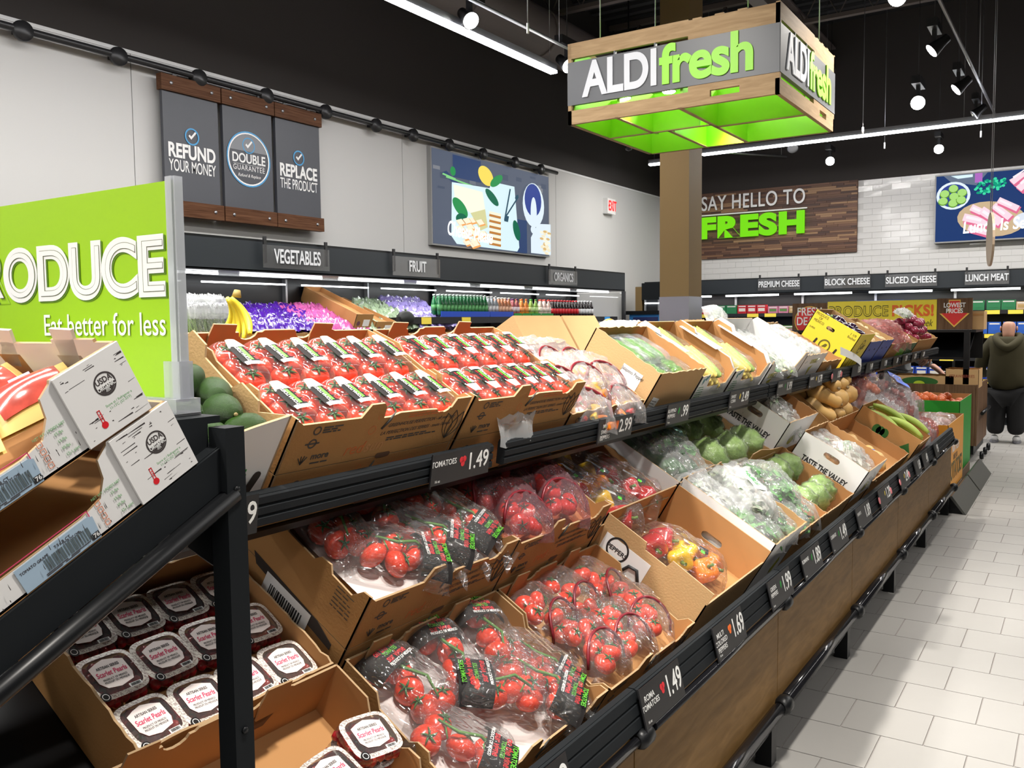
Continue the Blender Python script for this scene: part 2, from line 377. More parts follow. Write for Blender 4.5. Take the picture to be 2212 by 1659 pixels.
# ---------------------------------------------------------------- wall rail, panels, screens, exit sign
YR = 6.93
rl = thing('picture_rail', 'long black pipe rail with round brackets along the top of the white wall', 'rail')
a, b = onY(0, 51, YR), onY(1203, 374, YR); zz = (a.z+b.z)/2
MB().tube([(a.x-3, YR, zz), (b.x, YR, zz)], .028, 10).build('pipe', SATIN, rl)
for x in (48, 255, 429, 575, 703, 812, 892, 970, 1043, 1112, 1168):
    q = onY(x, 51+(374-51)*x/1203, YR); b = MB().lathe([(.005, .03), (.075, .03), (.08, 0), (.075, -.02), (.005, -.02)], 20, T=T_(q.x, YR, zz-.01) @ Rx(90))
    b.box(q.x-.02, q.x+.02, YR, WY, zz-.02, zz+.02); b.build('bracket', SATIN, rl)
WALN = wood('walnut_strip', (.07, .03, .015), (.16, .075, .04), (1, 8, 30), .45)
SLATE = mat('slate_print', (.062, .066, .08), .45, var=.12, vscale=2)
BLUEPR = mat('blue_ring_print', (.06, .32, .62), .5)
def ring(parent, T, r0, r1, m, name='ring', t=.002, n=40):
    b = MB(); vs = []
    for k in range(n):
        a = 2*math.pi*k/n
        vs += [T @ Vector((r0*math.cos(a), r0*math.sin(a), t)), T @ Vector((r1*math.cos(a), r1*math.sin(a), t))]
    b.add(vs, [(2*k, 2*k+1, (2*k+3) % (2*n), (2*k+2) % (2*n)) for k in range(n)]); return b.build(name, m, parent)
def disc_pts(r, n=32, sx=1, a0=0, a1=360): return [(r*sx*math.cos(R(a0+(a1-a0)*k/n)), r*math.sin(R(a0+(a1-a0)*k/n))) for k in range(n+(0 if a1-a0 == 360 else 1))]
def fitw(o, W_): o.data = o.data.copy(); x_ = [v.co.x for v in o.data.vertices]; o.data.transform(T_(-(max(x_)+min(x_))/2, 0, 0)); o.data.transform(Sc(W_/(max(x_)-min(x_)), 1, 1)); return o
def tick(parent, T, s):
    MB().prism([(-.45*s, .02*s), (-.28*s, .18*s), (-.12*s, 0), (.38*s, .55*s), (.52*s, .42*s), (-.12*s, -.3*s)], T @ T_(0, 0, .002), .001).build('tick_mark', WHITE, parent)
Zt, Zb = onY(345, 160, YR).z, onY(598, 486, YR).z
PAN = [(343, 471, 482), (474, 587, 597), (589, 690, 696)]
TXT = [('REFUND', 'YOUR MONEY'), None, ('REPLACE', 'THE PRODUCT')]
for k, (x0, x1, _) in enumerate(PAN):
    X0, X1 = onY(x0, [159, 193, 224][k], YR).x, onY(x1, [191, 221, 249][k], YR).x
    lab = ['grey wall panel reading REFUND YOUR MONEY', 'grey wall panel with a round DOUBLE GUARANTEE emblem', 'grey wall panel reading REPLACE THE PRODUCT'][k]
    t = thing('wall_panel', lab, 'sign'); W_ = X1-X0; cx = (X0+X1)/2
    MB().box(X0+.02, X1-.02, YR-.005, YR+.03, Zb, Zt).build('panel_board', SLATE, t)
    for z0 in (Zt-.13, Zb-.02):
        s_ = MB().box(X0, X1, YR-.03, YR+.04, z0, z0+.14).build('wood_strip', WALN, t)
        for xx in (X0+.1, X1-.1): MB().lathe([(.016, .0), (.016, .006), (.004, .01)], 12, T=faceY(xx, YR-.03, z0+.07)).build('screw', ALU, s_)
    for xx in (X0+.16, X1-.16): MB().box(xx-.02, xx+.02, YR, YR+.01, Zt-.02, zz+.02).build('hanger_strap', SATIN, t)
    f = lambda dx, z: faceY(cx+dx, YR-.008, z); H_ = Zt-Zb
    if TXT[k]:
        zc = Zb+H_*.59; ring(t, f(0, zc), H_*.052, H_*.064, BLUEPR, 'blue_ring'); tick(t, f(0, zc), H_*.075)
        fitw(text(TXT[k][0], H_*.105, WHITE, t, f(0, zc-.125*H_), bold=.045), W_*.80)
        fitw(text(TXT[k][1], H_*.088, WHITE, t, f(0, zc-.235*H_), bold=.01), W_*.80)
    else:
        zc = Zb+H_*.50; f_ = f; q_s = .42*W_/.385; f = lambda dx, z: f_(0, zc) @ Sc(q_s) @ T_(dx, z-zc, 0); ring(t, f(0, zc), .345, .365, WHITE, 'white_ring'); ring(t, f(0, zc), .365, .385, BLUEPR, 'blue_ring')
        MB().prism(disc_pts(.34, 24, 1, 18, 162), f(0, zc), .001).build('emblem_cap', mat('mid_grey_print', (.22, .23, .25), .5), t)
        ring(t, f(0, zc+.19), .095, .11, BLUEPR, 'blue_ring'); tick(t, f(0, zc+.19), .13)
        text('DOUBLE', .13, WHITE, t, f(0, zc), bold=.03, sx=.86); text('GUARANTEE', .075, WHITE, t, f(0, zc-.13), sx=.85, sp=1.15)
        text('Refund & Replace', .045, WHITE, t, f(0, zc-.23), shear=.3, sx=.9)
        b = MB()
        for q_ in range(26): b.box(-.27+q_*.021, -.258+q_*.021, -.003, .003, 0, .001)
        b.build('dotted_rule', WHITE, t, f(0, zc-.078))
def em(name, col, s=.62): return mat(name, tuple(v*.08 for v in col), .5, spec=.1, emit=s, ecol=col)
def picture(parent, T, items):
    """flat back-lit print: items are (colour name, rgb, outline)"""
    order = {}; b = MB(); ms = []
    for k, (nm, col, pts) in enumerate(items):
        if nm not in order: order[nm] = len(ms); ms.append(em('lit_'+nm, col))
        b.prism(pts, T @ T_(0, 0, .0003*k), .0003, order[nm])
    return b.build('picture', ms, parent)
def ell(cx, cy, rx, ry, rot=0, n=22):
    c, s = math.cos(R(rot)), math.sin(R(rot)); return [(cx+rx*math.cos(2*math.pi*k/n)*c-ry*math.sin(2*math.pi*k/n)*s, cy+rx*math.cos(2*math.pi*k/n)*s+ry*math.sin(2*math.pi*k/n)*c) for k in range(n)]
def quad(cx, cy, w_, h_, rot=0):
    c, s = math.cos(R(rot)), math.sin(R(rot)); return [(cx+x*c-y*s, cy+x*s+y*c) for x, y in ((-w_/2, -h_/2), (w_/2, -h_/2), (w_/2, h_/2), (-w_/2, h_/2))]
YS = 6.985
q0, q1 = onY(932, 318, YS), onY(1186, 553, YS); sw, sh = q1.x-q0.x, q0.z-q1.z
t = thing('lightbox', 'backlit picture of cheese and herbs reading Cheese Please', 'lightbox')
MB().box(q0.x-.02, q1.x+.02, YS+.002, WY, q1.z-.02, q0.z+.02).build('frame', mat('grey_frame', (.33, .33, .32), .5), t)
Tp = faceY(q0.x, YS, q1.z) @ Sc(sw, sh, 1)
random.seed(3)
its = [('dusk', (.10, .12, .17), [(0, 0), (1, 0), (1, 1), (0, 1)])]
for k in range(26): its.append(('weave%d' % (k % 3), [(.16, .18, .22), (.07, .09, .14), (.22, .23, .26)][k % 3], quad(random.random()*.96+.02, random.random()*.9+.05, .05, random.uniform(.02, .09))))
its += [('navy', (.03, .06, .16), quad(.26, .86, .22, .24)), ('navy', (.03, .06, .16), quad(.72, .2, .11, .4)), ('navy', (.03, .06, .16), quad(.15, .7, .04, .2, 40)),
    ('leafgreen', (.02, .30, .08), ell(.15, .80, .02, .05)), ('stem', (.25, .7, .25), quad(.22, .70, .25, .018, -12)), ('stem', (.25, .7, .25), quad(.12, .735, .1, .018, -18)),
    ('ice', (.75, .95, 1), [(.13, .1), (.17, .02), (.68, .01), (.70, .06), (.66, .78), (.46, .78), (.44, .7), (.14, .68)]),
    ('lemon', (1, .78, .12), ell(.41, .83, .06, .11, 12)), ('leafgreen', (.02, .30, .08), ell(.50, .80, .035, .09, -30)), ('deepgreen', (.0, .14, .07), ell(.46, .6, .035, .1, 28)),
    ('cheese', (1, 1, .82), [(.15, .66), (.38, .64), (.40, .45), (.28, .38), (.16, .50)]), ('cheeseshade', (.72, .70, .35), [(.28, .38), (.40, .45), (.42, .25), (.36, .2)]),
    ('leafgreen', (.02, .30, .08), ell(.20, .42, .045, .11, 22)), ('deepgreen', (.0, .14, .07), ell(.21, .3, .045, .06, 0))]
for k in range(22):
    x, y = random.uniform(.19, .38), random.uniform(.03, .3); its.append(('cubeo', (.95, .42, .12), quad(x+.008, y-.012, .055, .06, 30))); its.append(('cube', (1, .95, .72), quad(x, y, .05, .055, 30)))
for k in range(6): its += [('crust', (.55, .22, .04), quad(.475, .06+k*.065, .1, .028, -6)), ('cube', (1, .95, .72), quad(.475, .09+k*.065, .1, .03, -6))]
its += [('fork', (.02, .08, .13), quad(.585, .55, .012, .38, -8)), ('fork', (.02, .08, .13), quad(.625, .53, .012, .3, -24)), ('fork', (.02, .08, .13), quad(.575, .38, .035, .07, -8)), ('fork', (.02, .08, .13), ell(.67, .66, .012, .03, -24)),
    ('deepgreen', (.0, .14, .07), ell(.665, .26, .03, .12, 8)), ('bowl', (.80, .92, 1), ell(.83, .60, .105, .27)), ('bowlin', (.03, .06, .30), ell(.825, .66, .082, .2)), ('bowl', (.80, .92, 1), ell(.83, .5, .03, .2)), ('bowl', (.80, .92, 1), ell(.825, .3, .026, .05)),
    ('bowl', (.80, .92, 1), [(.80, .01), (.80, .2), (.87, .38), (1, .4), (1, .01)])]
for k in range(40): its.append(('nut%d' % (k % 3), [(1, .95, .75), (.75, .5, .2), (.95, .85, .6)][k % 3], ell(random.uniform(.90, .985), random.uniform(.02, .31), .016, .02, random.random()*90, 8)))
picture(t, Tp, its)
text('Cheese Please', .19, em('lit_white', (1, 1, 1), 1.3), t, faceY(q0.x+sw*.26, YS-.05, q1.z+sh*.15) @ Rz(-3), shear=.15, sx=.68, bold=.02)
XS = WX-.18
q0, q1 = onX(2023, 382, XS), onX(2021, 523, XS); ye = q0.y-2.25; sh = q0.z-q1.z
t = thing('lightbox', 'backlit picture of olives and sliced ham reading Lunch Is Served', 'lightbox')
MB().box(XS+.002, WX, ye-.02, q0.y+.02, q1.z-.02, q0.z+.02).build('frame', mat('grey_frame', (.33, .33, .32), .5), t)
Tp = faceX(XS, q0.y, q1.z) @ Sc(sh, sh, 1); aw = 2.25/sh
its = [('night', (.01, .04, .16), [(0, 0), (aw, 0), (aw, 1), (0, 1)]), ('slategrey', (.14, .18, .26), [(.1, 1), (.7, 1), (.55, .82), (.2, .9)]), ('ice', (.75, .95, 1), [(.2, .99), (.5, .99), (.5, .95), (.3, .94)]), ('purple', (.45, .15, .55), quad(.58, .93, .1, .14)),
    ('bowl', (.80, .92, 1), ell(.24, .69, .235, .21)), ('bowlin', (.03, .06, .30), ell(.24, .69, .195, .175))]
for x, y in ((.24, .80), (.12, .73), (.36, .73), (.25, .68), (.1, .62), (.24, .58), (.35, .62)): its += [('olived', (.12, .3, .02), ell(x, y-.01, .07, .062)), ('olive', (.42, .75, .2), ell(x, y, .062, .055))]
for k in range(60):
    a, r_ = random.random()*6.28, random.random()**.5; its.append(('herb%d' % (k % 2), [(0, .35, .2), (.05, .75, .4)][k % 2], ell(.74+.2*r_*math.cos(a)+.08*r_*math.sin(a), .8+.12*r_*math.sin(a), .024, .02, 0, 7)))
its += [('board', (.62, .46, .28), ell(.76, .3, .46, .26, -8)), ('wrap', (.75, .8, .9), ell(1.25, .25, .2, .12))]
for k, (x, y, w_, h_, a) in enumerate([(.56, .30, .36, .14, -18), (.62, .42, .3, .12, -30), (.76, .34, .34, .15, -38), (.9, .40, .3, .12, -42), (.98, .5, .3, .11, -30), (.6, .14, .3, .1, -20), (1.15, .93, .35, .12, 40), (1.25, .85, .4, .13, 45), (1.36, .78, .4, .14, 50)]):
    its += [('hamdark', (.78, .16, .30), quad(x+.015, y-.03, w_, h_, a)), ('ham', (1, .72, .82), quad(x, y, w_, h_*.8, a)), ('hamlite', (1, .9, .95), quad(x-.03, y+.02, w_*.6, h_*.3, a))]
its = [(a, b, [(min(max(x, 0), aw), min(max(y, 0), 1)) for x, y in c]) for a, b, c in its]
picture(t, Tp, its)
text('Lunch Is Served', .19, em('lit_white', (1, 1, 1), 1.3), t, faceX(XS-.06, q0.y-1.02, q1.z+sh*.2) @ Rz(2), shear=.15, sx=.74, bold=.02)
q = onY(1319, 446, 6.98)
t = thing('exit_sign', 'small white EXIT sign with red letters on the white wall', 'sign')
MB().box(q.x-.15, q.x+.15, 6.96, WY, q.z-.13, q.z+.13).build('housing', WHITE, t)
text('EXIT', .17, em('exit_red', (1, .03, .03), 1.2), t, faceY(q.x+.03, 6.955, q.z), sx=.62, bold=.03)
MB().prism([(-.13, 0), (-.1, .03), (-.1, -.03)], faceY(q.x, 6.955, q.z), .001).build('arrow_mark', em('exit_red', (1, .03, .03), 1.2), t)

# ---------------------------------------------------------------- wooden wall panel SAY HELLO TO FRESH
MOS = island('wood_mosaic', [(.085, .035, .02), (.13, .06, .03), (.20, .10, .05), (.06, .026, .016), (.10, .045, .026), (.30, .17, .085), (.15, .07, .04), (.075, .03, .018)], .55)
t = thing('wood_wall_panel', 'walnut strip mosaic panel reading SAY HELLO TO FRESH on the rear wall', 'sign')
X_ = WX-.06; y1, y0 = 3.39, 6.6; z0, z1 = 2.79, 4.02
MB().box(X_+.012, WX, y1, y0, z0, z1).build('backing_board', WALN, t)
b = MB(); z = z0
while z < z1-.01:
    y = y1-random.random()*.4
    while y < y0:
        L_ = random.uniform(.18, .6); a, c_ = max(y, y1), min(y+L_, y0)
        if c_-a > .02: b.box(X_+.012-random.uniform(.002, .014), X_+.012, a+.0015, c_-.0015, z+.001, min(z+.034, z1))
        y += L_
    z += .0352
o = b.build('mosaic_strips', MOS, t); o['kind'] = 'stuff'
def fitw_(o, W_): o.data = o.data.copy(); x_ = [v.co.x for v in o.data.vertices]; o.data.transform(T_(-(max(x_)+min(x_))/2, 0, 0)); o.data.transform(Sc(W_/(max(x_)-min(x_)), 1, 1)); return o
q = onX(1628, 434, X_); qa, qb = onX(1517, 440, X_), onX(1740, 428, X_); fitw(text('SAY HELLO TO', .27, WHITE, t, faceX(X_-.03, (qa.y+qb.y)/2, q.z), ext=.012, bold=.012, sp=1.08), qa.y-qb.y)
q = onX(1628, 489, X_); qa, qb = onX(1514, 495, X_), onX(1739, 483, X_); fitw(text('FRESH', .37, em('lit_lime', (.22, .85, .01), .55), t, faceX(X_-.04, (qa.y+qb.y)/2, q.z), ext=.02, bold=.075, sp=1.12), qa.y-qb.y)
q = onX(1628, 458, X_); MB().box(X_-.03, X_-.01, q.y-.97, q.y+1.05, q.z-.012, q.z+.012).build('underline', WHITE, t)
# hanging oval sign seen from its edge
t = thing('hanging_oval_sign', 'pointed oval hanging sign seen nearly edge-on before the ham picture', 'sign')
q0, q1 = onX(2141, 459, 9.5), onX(2141, 575, 9.5); cz, hh = (q0.z+q1.z)/2, (q0.z-q1.z)/2
pts = [(.26*math.sin(math.pi*k/12)*(1 if 1 else 0), hh*math.cos(math.pi*k/12)) for k in range(13)] + [(-.26*math.sin(math.pi*k/12), -hh*math.cos(math.pi*k/12)) for k in range(1, 12)]
dirv = math.degrees(math.atan2(q0.y, q0.x))
MB().prism(pts, T_(q0.x, q0.y, cz) @ Rz(dirv+6) @ Rx(90) @ T_(0, 0, -.01), .02).build('oval_board', mat('warm_board', (.50, .38, .27), .4), t)
for d_ in (-.08, .08): MB().tube([(9.5+d_, q0.y, cz+hh*.9), (9.5+d_, q0.y, 6.7)], .003, 4).build('suspension_wire', ALU, t)
# ---------------------------------------------------------------- hanging crate sign over the produce
OAK = wood('light_oak_veneer', (.36, .24, .13), (.50, .35, .20), (2, 2, 18), .5, 2)
LIMEP = mat('lime_paint', (.26, .72, .01), .45)
SGREY = mat('sign_grey', (.085, .09, .10), .4)
SX, SYL, SYR, SL, SZ0, SZ1 = 6.0, 3.38, 1.765, 1.5, 3.145, 3.748
cs = thing('hanging_crate_sign', 'hanging wooden crate sign with grey band and lime green inside', 'sign')
def crate_side(T, W_, cut, holes_r=True):
    H_ = SZ1-SZ0; t = .03; P = lambda u, v: (u*W_, v*H_)
    def pl(nm, x0, x1, y0, y1, m, d=0, tt=None): return MB().prism([P(x0, y0), P(x1, y0), P(x1, y1), P(x0, y1)], T @ T_(0, 0, d), tt or t).build(nm, m, cs)
    pl('top_plank', 0, cut, .81, 1, OAK); pl('bottom_plank', 0, cut, 0, .17, OAK)
    x = cut; pl('end_plank', cut, 1, .76, .985, OAK)
    b = MB(); hx0, hx1 = .70, .83
    for a, c, d0, d1 in ((cut, hx0, 0, .24), (hx1, 1, 0, .24), (hx0, hx1, 0, .08), (hx0, hx1, .155, .24)): b.prism([P(a, d0), P(c, d0), P(c, d1), P(a, d1)], T, t)
    b.build('handle_plank', OAK, cs)
    for a, c in ((0, .005), (.24, .247), (.44, .447)): pl('slot_divider', a, c, .76, .81, SGREY)
    band = pl('sign_band', 0, 1, .235, .765, SGREY, .004, t)
    for k in range(3): pl('finger_joint', .62+.1*k, .66+.1*k, .985, 1.0, OAK)
    return band
W_ = SYL-SYR; T1 = faceX(SX+.03, SYL, SZ0)
b1 = crate_side(T1, W_, .6)
Hs = SZ1-SZ0
SW = mat('sign_white', (.62, .64, .68), .45, emit=.08)
def logo(T, W_, par):
    text('ALDI', .255, SW, par, T @ T_(W_*.275, Hs*.50, .04), bold=.042, sx=W_*.385/(.255*3.05), ext=.004)
    text('fresh', .27, mat('lime_letters', (.26, .66, .02), .45, emit=.12), par, T @ T_(W_*.685, Hs*.505, .04), bold=.042, sx=W_*.50/(.27*3.1), ext=.004, sp=.95)
logo(T1, W_, b1)
T2 = T_(SX, SYR+.03, SZ0) @ Rx(90); b2 = crate_side(T2, SL, .58); logo(T2, SL, b2)
# rear and left sides, inside faces, dividers
T3 = T_(SX+SL-.03, SYR, SZ0) @ Rz(90) @ Rx(90); crate_side(T3, W_, .6)
T4 = T_(SX+SL, SYL-.03, SZ0) @ Rz(180) @ Rx(90); crate_side(T4, SL, .58)
def inner(x0, x1, y0, y1, z0, z1, nm='inner_board'): return MB().box(x0, x1, y0, y1, z0, z1).build(nm, LIMEP, cs)
e = .034
inner(SX+e, SX+e+.01, SYR+e, SYL-e, SZ0+.15, SZ0+.45); inner(SX+SL-e-.01, SX+SL-e, SYR+e, SYL-e, SZ0, SZ1-.04)
inner(SX+e, SX+SL-e, SYR+e, SYR+e+.01, SZ0+.15, SZ0+.45); inner(SX+e, SX+SL-e, SYL-e-.01, SYL-e, SZ0, SZ1-.04)
ym = (SYR+SYL)/2; xm = SX+SL/2
inner(xm-.01, xm+.01, SYR+e, ym-.1, SZ0+.006, SZ0+.30, 'divider_board'); inner(xm-.11, xm-.09, ym, SYL-e, SZ0+.006, SZ0+.30, 'divider_board')
inner(SX+e, SX+SL-e, ym-.11, ym-.09, SZ0+.006, SZ0+.30, 'divider_board'); inner(SX+e, xm, SYL-.42, SYL-.40, SZ0+.006, SZ0+.30, 'divider_board')
inner(xm, SX+SL-e, ym+.25, ym+.27, SZ0+.006, SZ0+.30, 'divider_board'); inner(xm-.1, xm, ym-.1, ym+.3, SZ0+.23, SZ0+.24, 'divider_board')
for a_ in ((SX, xm, ym-.115, ym-.085), (xm, SX+SL, ym-.115, ym-.085), (xm-.015, xm+.015, SYR, ym-.1), (xm-.115, xm-.085, ym-.1, SYL), (SX, xm-.1, SYL-.425, SYL-.395), (xm-.1, SX+SL, ym+.245, ym+.275)): MB().box(*a_, SZ0-.002, SZ0+.004).build('divider_edge', OAK, cs)
for x, y in ((SX+.15, SYL-.2), (SX+.1, SYR+.25), (SX+SL-.1, SYR+.1), (SX+SL-.1, SYL-.1)):
    w_ = MB().tube([(x, y, SZ1-.04), (x, y, 6.7)], .005, 5).build('suspension_wire', ALU, cs); MB().lathe([(.02, 0), (.025, .05), (.006, .07)], 8, T=T_(x, y, SZ1-.04)).build('wire_clip', ALU, w_)
for k, (px, py) in enumerate([(1349, 212), (1445, 198), (1653, 210), (1592, 248), (1633, 279)]):
    z = SZ0+(.13 if k < 2 else .22); q = onX(px, py, SX+.12) if k < 2 else onZ(px, py, z)
    if k >= 2: q.x = min(max(q.x, SX+.15), SX+SL-.15); q.y = min(max(q.y, SYR+.12), SYL-.12)
    T = T_(q.x, q.y, q.z)
    lt = thing('crate_lamp', ['left lamp in the lower slot under ALDI', 'right lamp in the lower slot under fresh', 'small lamp inside the right front of the crate sign', 'small lamp by the dark slot inside the crate sign', 'brightest lamp in the lime inside of the crate sign'][k], 'lamp')
    MB().lathe([(.03, .06), (.045, .05), (.055, 0), (.05, 0)], 14).build('lamp_head', ALU, lt, T); MB().lathe([(.05, .002), (.04, -.008), (.005, -.014)], 14).build('lens', GLOW, lt, T)
    spot('crate_lamp_beam', (q.x, q.y, q.z-.03), (q.x, q.y, 0), 30, 120, 1, .04)
spot('sign_front_beam', (3.4, 3.0, 4.6), (6, 2.5, 3.4), 90, 45, 1, .1)
spot('sign_side_beam', (8.3, .6, 4.5), (7.4, 1.76, 3.5), 420, 60, 1, .1)
area('crate_inside_glow', (xm, ym, SZ1-.08), (1.3, 1.4), 7, (1, 1, .9))
# ---------------------------------------------------------------- produce gondola
def deckM(O, B): return Matrix(((1, 0, 0, 0), (0, math.cos(R(B)), -math.sin(R(B)), O[0]), (0, math.sin(R(B)), math.cos(R(B)), O[1]), (0, 0, 0, 1)))
LD = deckM((1.061, .593), 30.8); UD = deckM((1.43, 1.225), 31)
BAYS = [-1.72, -.5, .72, 1.94, 3.16, 4.38, 5.60, 6.82, 8.04]
WOODP = wood('brown_oak_laminate', (.15, .082, .026), (.22, .125, .045), (2.5, 1, 14), .45, 2.5, 3)
YP = .916; YM = 1.9
gd = thing('produce_gondola', 'long black produce display stand with sloping shelves and brown wood front', 'display stand')
for a, b in zip(BAYS[1:], BAYS[2:]):
    MB().box(a+.003, b-.003, YP, YP+.018, .23, .64).build('wood_panel', WOODP, gd)
    MB().box(a, b, 1.0, 2*YM-1.0, .04, .12).build('plinth', BLACK, gd)
    t_ = MB().tube([(a+.05, YP-.02, .235), (b-.05, YP-.02, .235)], .024, 10).build('lower_bumper', mat('gloss_black', (.01, .01, .012), .12), gd)
    t_ = MB().tube([(a+.05, YP-.028, .625), (b-.05, YP-.028, .625)], .013, 10).build('upper_bumper', mat('gloss_black', (.01, .01, .012), .12), gd)
for x in BAYS[1:]:
    for z, r_ in ((.235, .034), (.618, .026)):
        MB().tube([(x-.035, YP-.02, z), (x-.02, YP-.024, z), (x+.02, YP-.024, z), (x+.035, YP-.02, z)], [r_*.7, r_, r_, r_*.7], 12).build('bumper_joint', BLACK, gd)
    MB().box(x-.03, x+.03, YP+.01, YP+.07, 0, .24).build('foot', BLACK, gd)
    MB().box(x-.03, x+.03, YM-.03, YM+.03, 0, 1.5).build('upright', BLACK, gd)
for a in BAYS[1:-1]:
    b = MB().box(a+.02, a+1.2, YP+.02, YP+.04, .12, .23); b.build('toe_board', BLACK, gd)
def rail(x0, x1, yf, z0, z1, n, tilt, nm, par=None):
    """ribbed price rail; face leans back by tilt"""
    H_ = z1-z0; T = T_(x0, yf, z0) @ Rx(tilt); b = MB()
    prof = [(0, 0)]
    for k in range(n):
        h0 = k/n*H_; h1 = (k+1)/n*H_
        prof += [(-.006, h0+.004), (-.006, h1-.004), (-.001, h1-.001), (-.001, h1+.0005)]
    prof += [(.016, H_+.004), (.02, H_-.004), (.02, 0)]
    L_ = x1-x0; m = len(prof)
    vs = [T @ Vector((0, y, z)) for y, z in prof]+[T @ Vector((L_, y, z)) for y, z in prof]
    b.add(vs, [list(range(m)), list(range(m, 2*m))[::-1]]+[(i, (i+1) % m, m+(i+1) % m, m+i) for i in range(m)])
    return b.build(nm, CHAR, par or gd), T
UR = [(-.5, .72), (.72, 1.94), (1.99, 4.38), (4.39, 6.82), (6.83, 8.04), (8.05, 10.4)]
for a, b in UR: rail(a+.004, b-.004, 1.34, 1.253, 1.318, 3, 8, 'upper_price_rail')
for a, b in zip(BAYS[1:], BAYS[2:]): rail(a+.003, b-.003, .895, .640, .735, 3, -14, 'lower_price_rail')
def pl_(nm, T, x0, x1, y0, y1, z0, z1, m=BLACK): return MB().box(x0, x1, y0, y1, z0, z1, 0, T).build(nm, m, gd)
pl_('lower_deck', LD, -.5, 8.04, -.16, .83, -.02, -.002); pl_('upper_deck', UD, -.5, 10.4, -.01, .46, -.02, -.002)
MIR = Matrix(((1, 0, 0, 0), (0, -1, 0, 2*YM), (0, 0, 1, 0), (0, 0, 0, 1)))
pl_('rear_lower_deck', MIR @ LD, -.5, 8.04, -.16, .80, -.02, -.002); pl_('rear_upper_deck', MIR @ UD, -.5, 10.4, -.09, .42, -.02, -.002)
for x in BAYS[1:]+[9.2, 10.38]:
    b = MB()
    for Q in (UD, MIR @ UD): b.prism([(.03, -.022), (.47, -.022), (.47, -.08), (.03, -.035)], Q @ T_(x-.006, 0, 0) @ Matrix(((0, 0, 1, 0), (1, 0, 0, 0), (0, 1, 0, 0), (0, 0, 0, 1))), .012)
    b.build('shelf_bracket', BLACK, gd)
for x in (9.2, 10.38): MB().box(x-.03, x+.03, YM-.03, YM+.03, 0, 1.5).build('upright', BLACK, gd)

# ---------------------------------------------------------------- end stand at the left, with the slanted shelf
A27 = 27
EC = Matrix(((math.cos(R(A27)), 0, -math.sin(R(A27)), .696), (0, 1, 0, .90), (math.sin(R(A27)), 0, math.cos(R(A27)), 1.489), (0, 0, 0, 1)))
ec = thing('end_display_stand', 'black end stand with a slanted top shelf at the left', 'display stand')
MB().box(.708, .737, .885, .917, .02, 1.518).build('post', CHAR, ec)
MB().box(.708, .737, 1.62, 1.65, .02, 1.518).build('post', CHAR, ec)
MB().box(.635, .727, .918, 1.64, 1.522, 1.531).build('top_shelf_lip', CHAR, ec)
MB().box(-.75, .02, .0, .75, -.008, -.001, 0, EC).build('slanted_shelf', CHAR, ec)
EZ = EC @ Rx(90)     # x along the slope, y = shelf normal, extruded towards -Y
b = MB().prism([(-.75, -.05), (.025, -.05), (.025, -.002), (-.75, -.002)], EZ, .004); b.build('side_flange', CHAR, ec)
MB().tube([EC @ Vector((-.75, -.008, -.062)), EC @ Vector((.0, -.008, -.062))], .012, 10).build('shelf_tube', BLACK, ec)
MB().prism([(.62, 1.42), (.712, 1.34), (.712, 1.47), (.68, 1.47)], faceY(0, .925, 0), .004).build('gusset_plate', BLACK, ec)
MB().box(.66, .708, .918, .926, 1.43, 1.522).build('gusset_arm', CHAR, ec)
for z in (1.13, 1.44): MB().lathe([(.005, .0), (.004, .003)], 8, T=faceY(.722, .885, z)).build('bolt', BLACK, ec)
# sloping side rail at the bottom left corner
rl2 = MB().box(.60, .66, -.16, .84, -.01, .045, 0, LD).build('lower_side_rail', CHAR, ec)

# ---------------------------------------------------------------- coolers
CASEIN = mat('cooler_interior', (.005, .006, .008), .35)
HDR = mat('cooler_header', (.026, .031, .036), .45, spec=.3)
TUBE = mat('cooler_light', (1, 1, 1), .5, emit=5, ecol=(.95, .98, 1))
PLATE = film('acrylic_sign', haze=.04, gloss=.25, bscale=1, bstr=0, rough=.05)
YF = 6.05
cl = thing('wall_cooler', 'long black open cooler along the left wall with grey header', 'cooler')
XE = 12.5
b = MB().box(-3, XE, YF, YF+.03, 2.11, 2.365); b.build('header', HDR, cl)
MB().box(-3, XE, YF, WY-.1, 2.365, 2.385).build('roof', BLACK, cl)
MB().box(-3, XE, YF+.85, WY-.02, .1, 2.3).build('back_panel', CASEIN, cl)
MB().box(-3, XE, YF-.12, YF+.04, 0, .75).build('front_base', CHAR, cl)
MB().box(-3, XE, YF, YF+.85, 2.10, 2.12).build('canopy', CASEIN, cl)
for k in range(13):
    x = XE-.1-k*1.22; MB().box(x-.012, x+.012, YF+.80, YF+.85, .6, 2.1).build('slotted_upright', ALU if k > 3 else BLACK, cl)
    MB().box(x-1.1, x-.12, YF+.17, YF+.19, 2.075, 2.095).build('canopy_light', TUBE, cl)
    MB().box(x-1.1, x-.1, YF+.70, YF+.715, 2.035, 2.05).build('rear_light', TUBE, cl)
GL = film('side_glass', haze=.10, gloss=.35, bscale=1, bstr=0, rough=.02, hazecol=(.6, .65, .65))
MB().box(XE-.01, XE, YF+.05, WY-.1, .6, 2.08).build('end_glass', GL, cl)
MB().box(XE-.02, XE+.03, YF+.0, YF+.05, 0, 2.1).build('end_post', SATIN, cl)
MB().box(-3, 8.2, YF+.1, YF+.8, 1.40, 1.43).build('display_shelf', BLACK, cl)
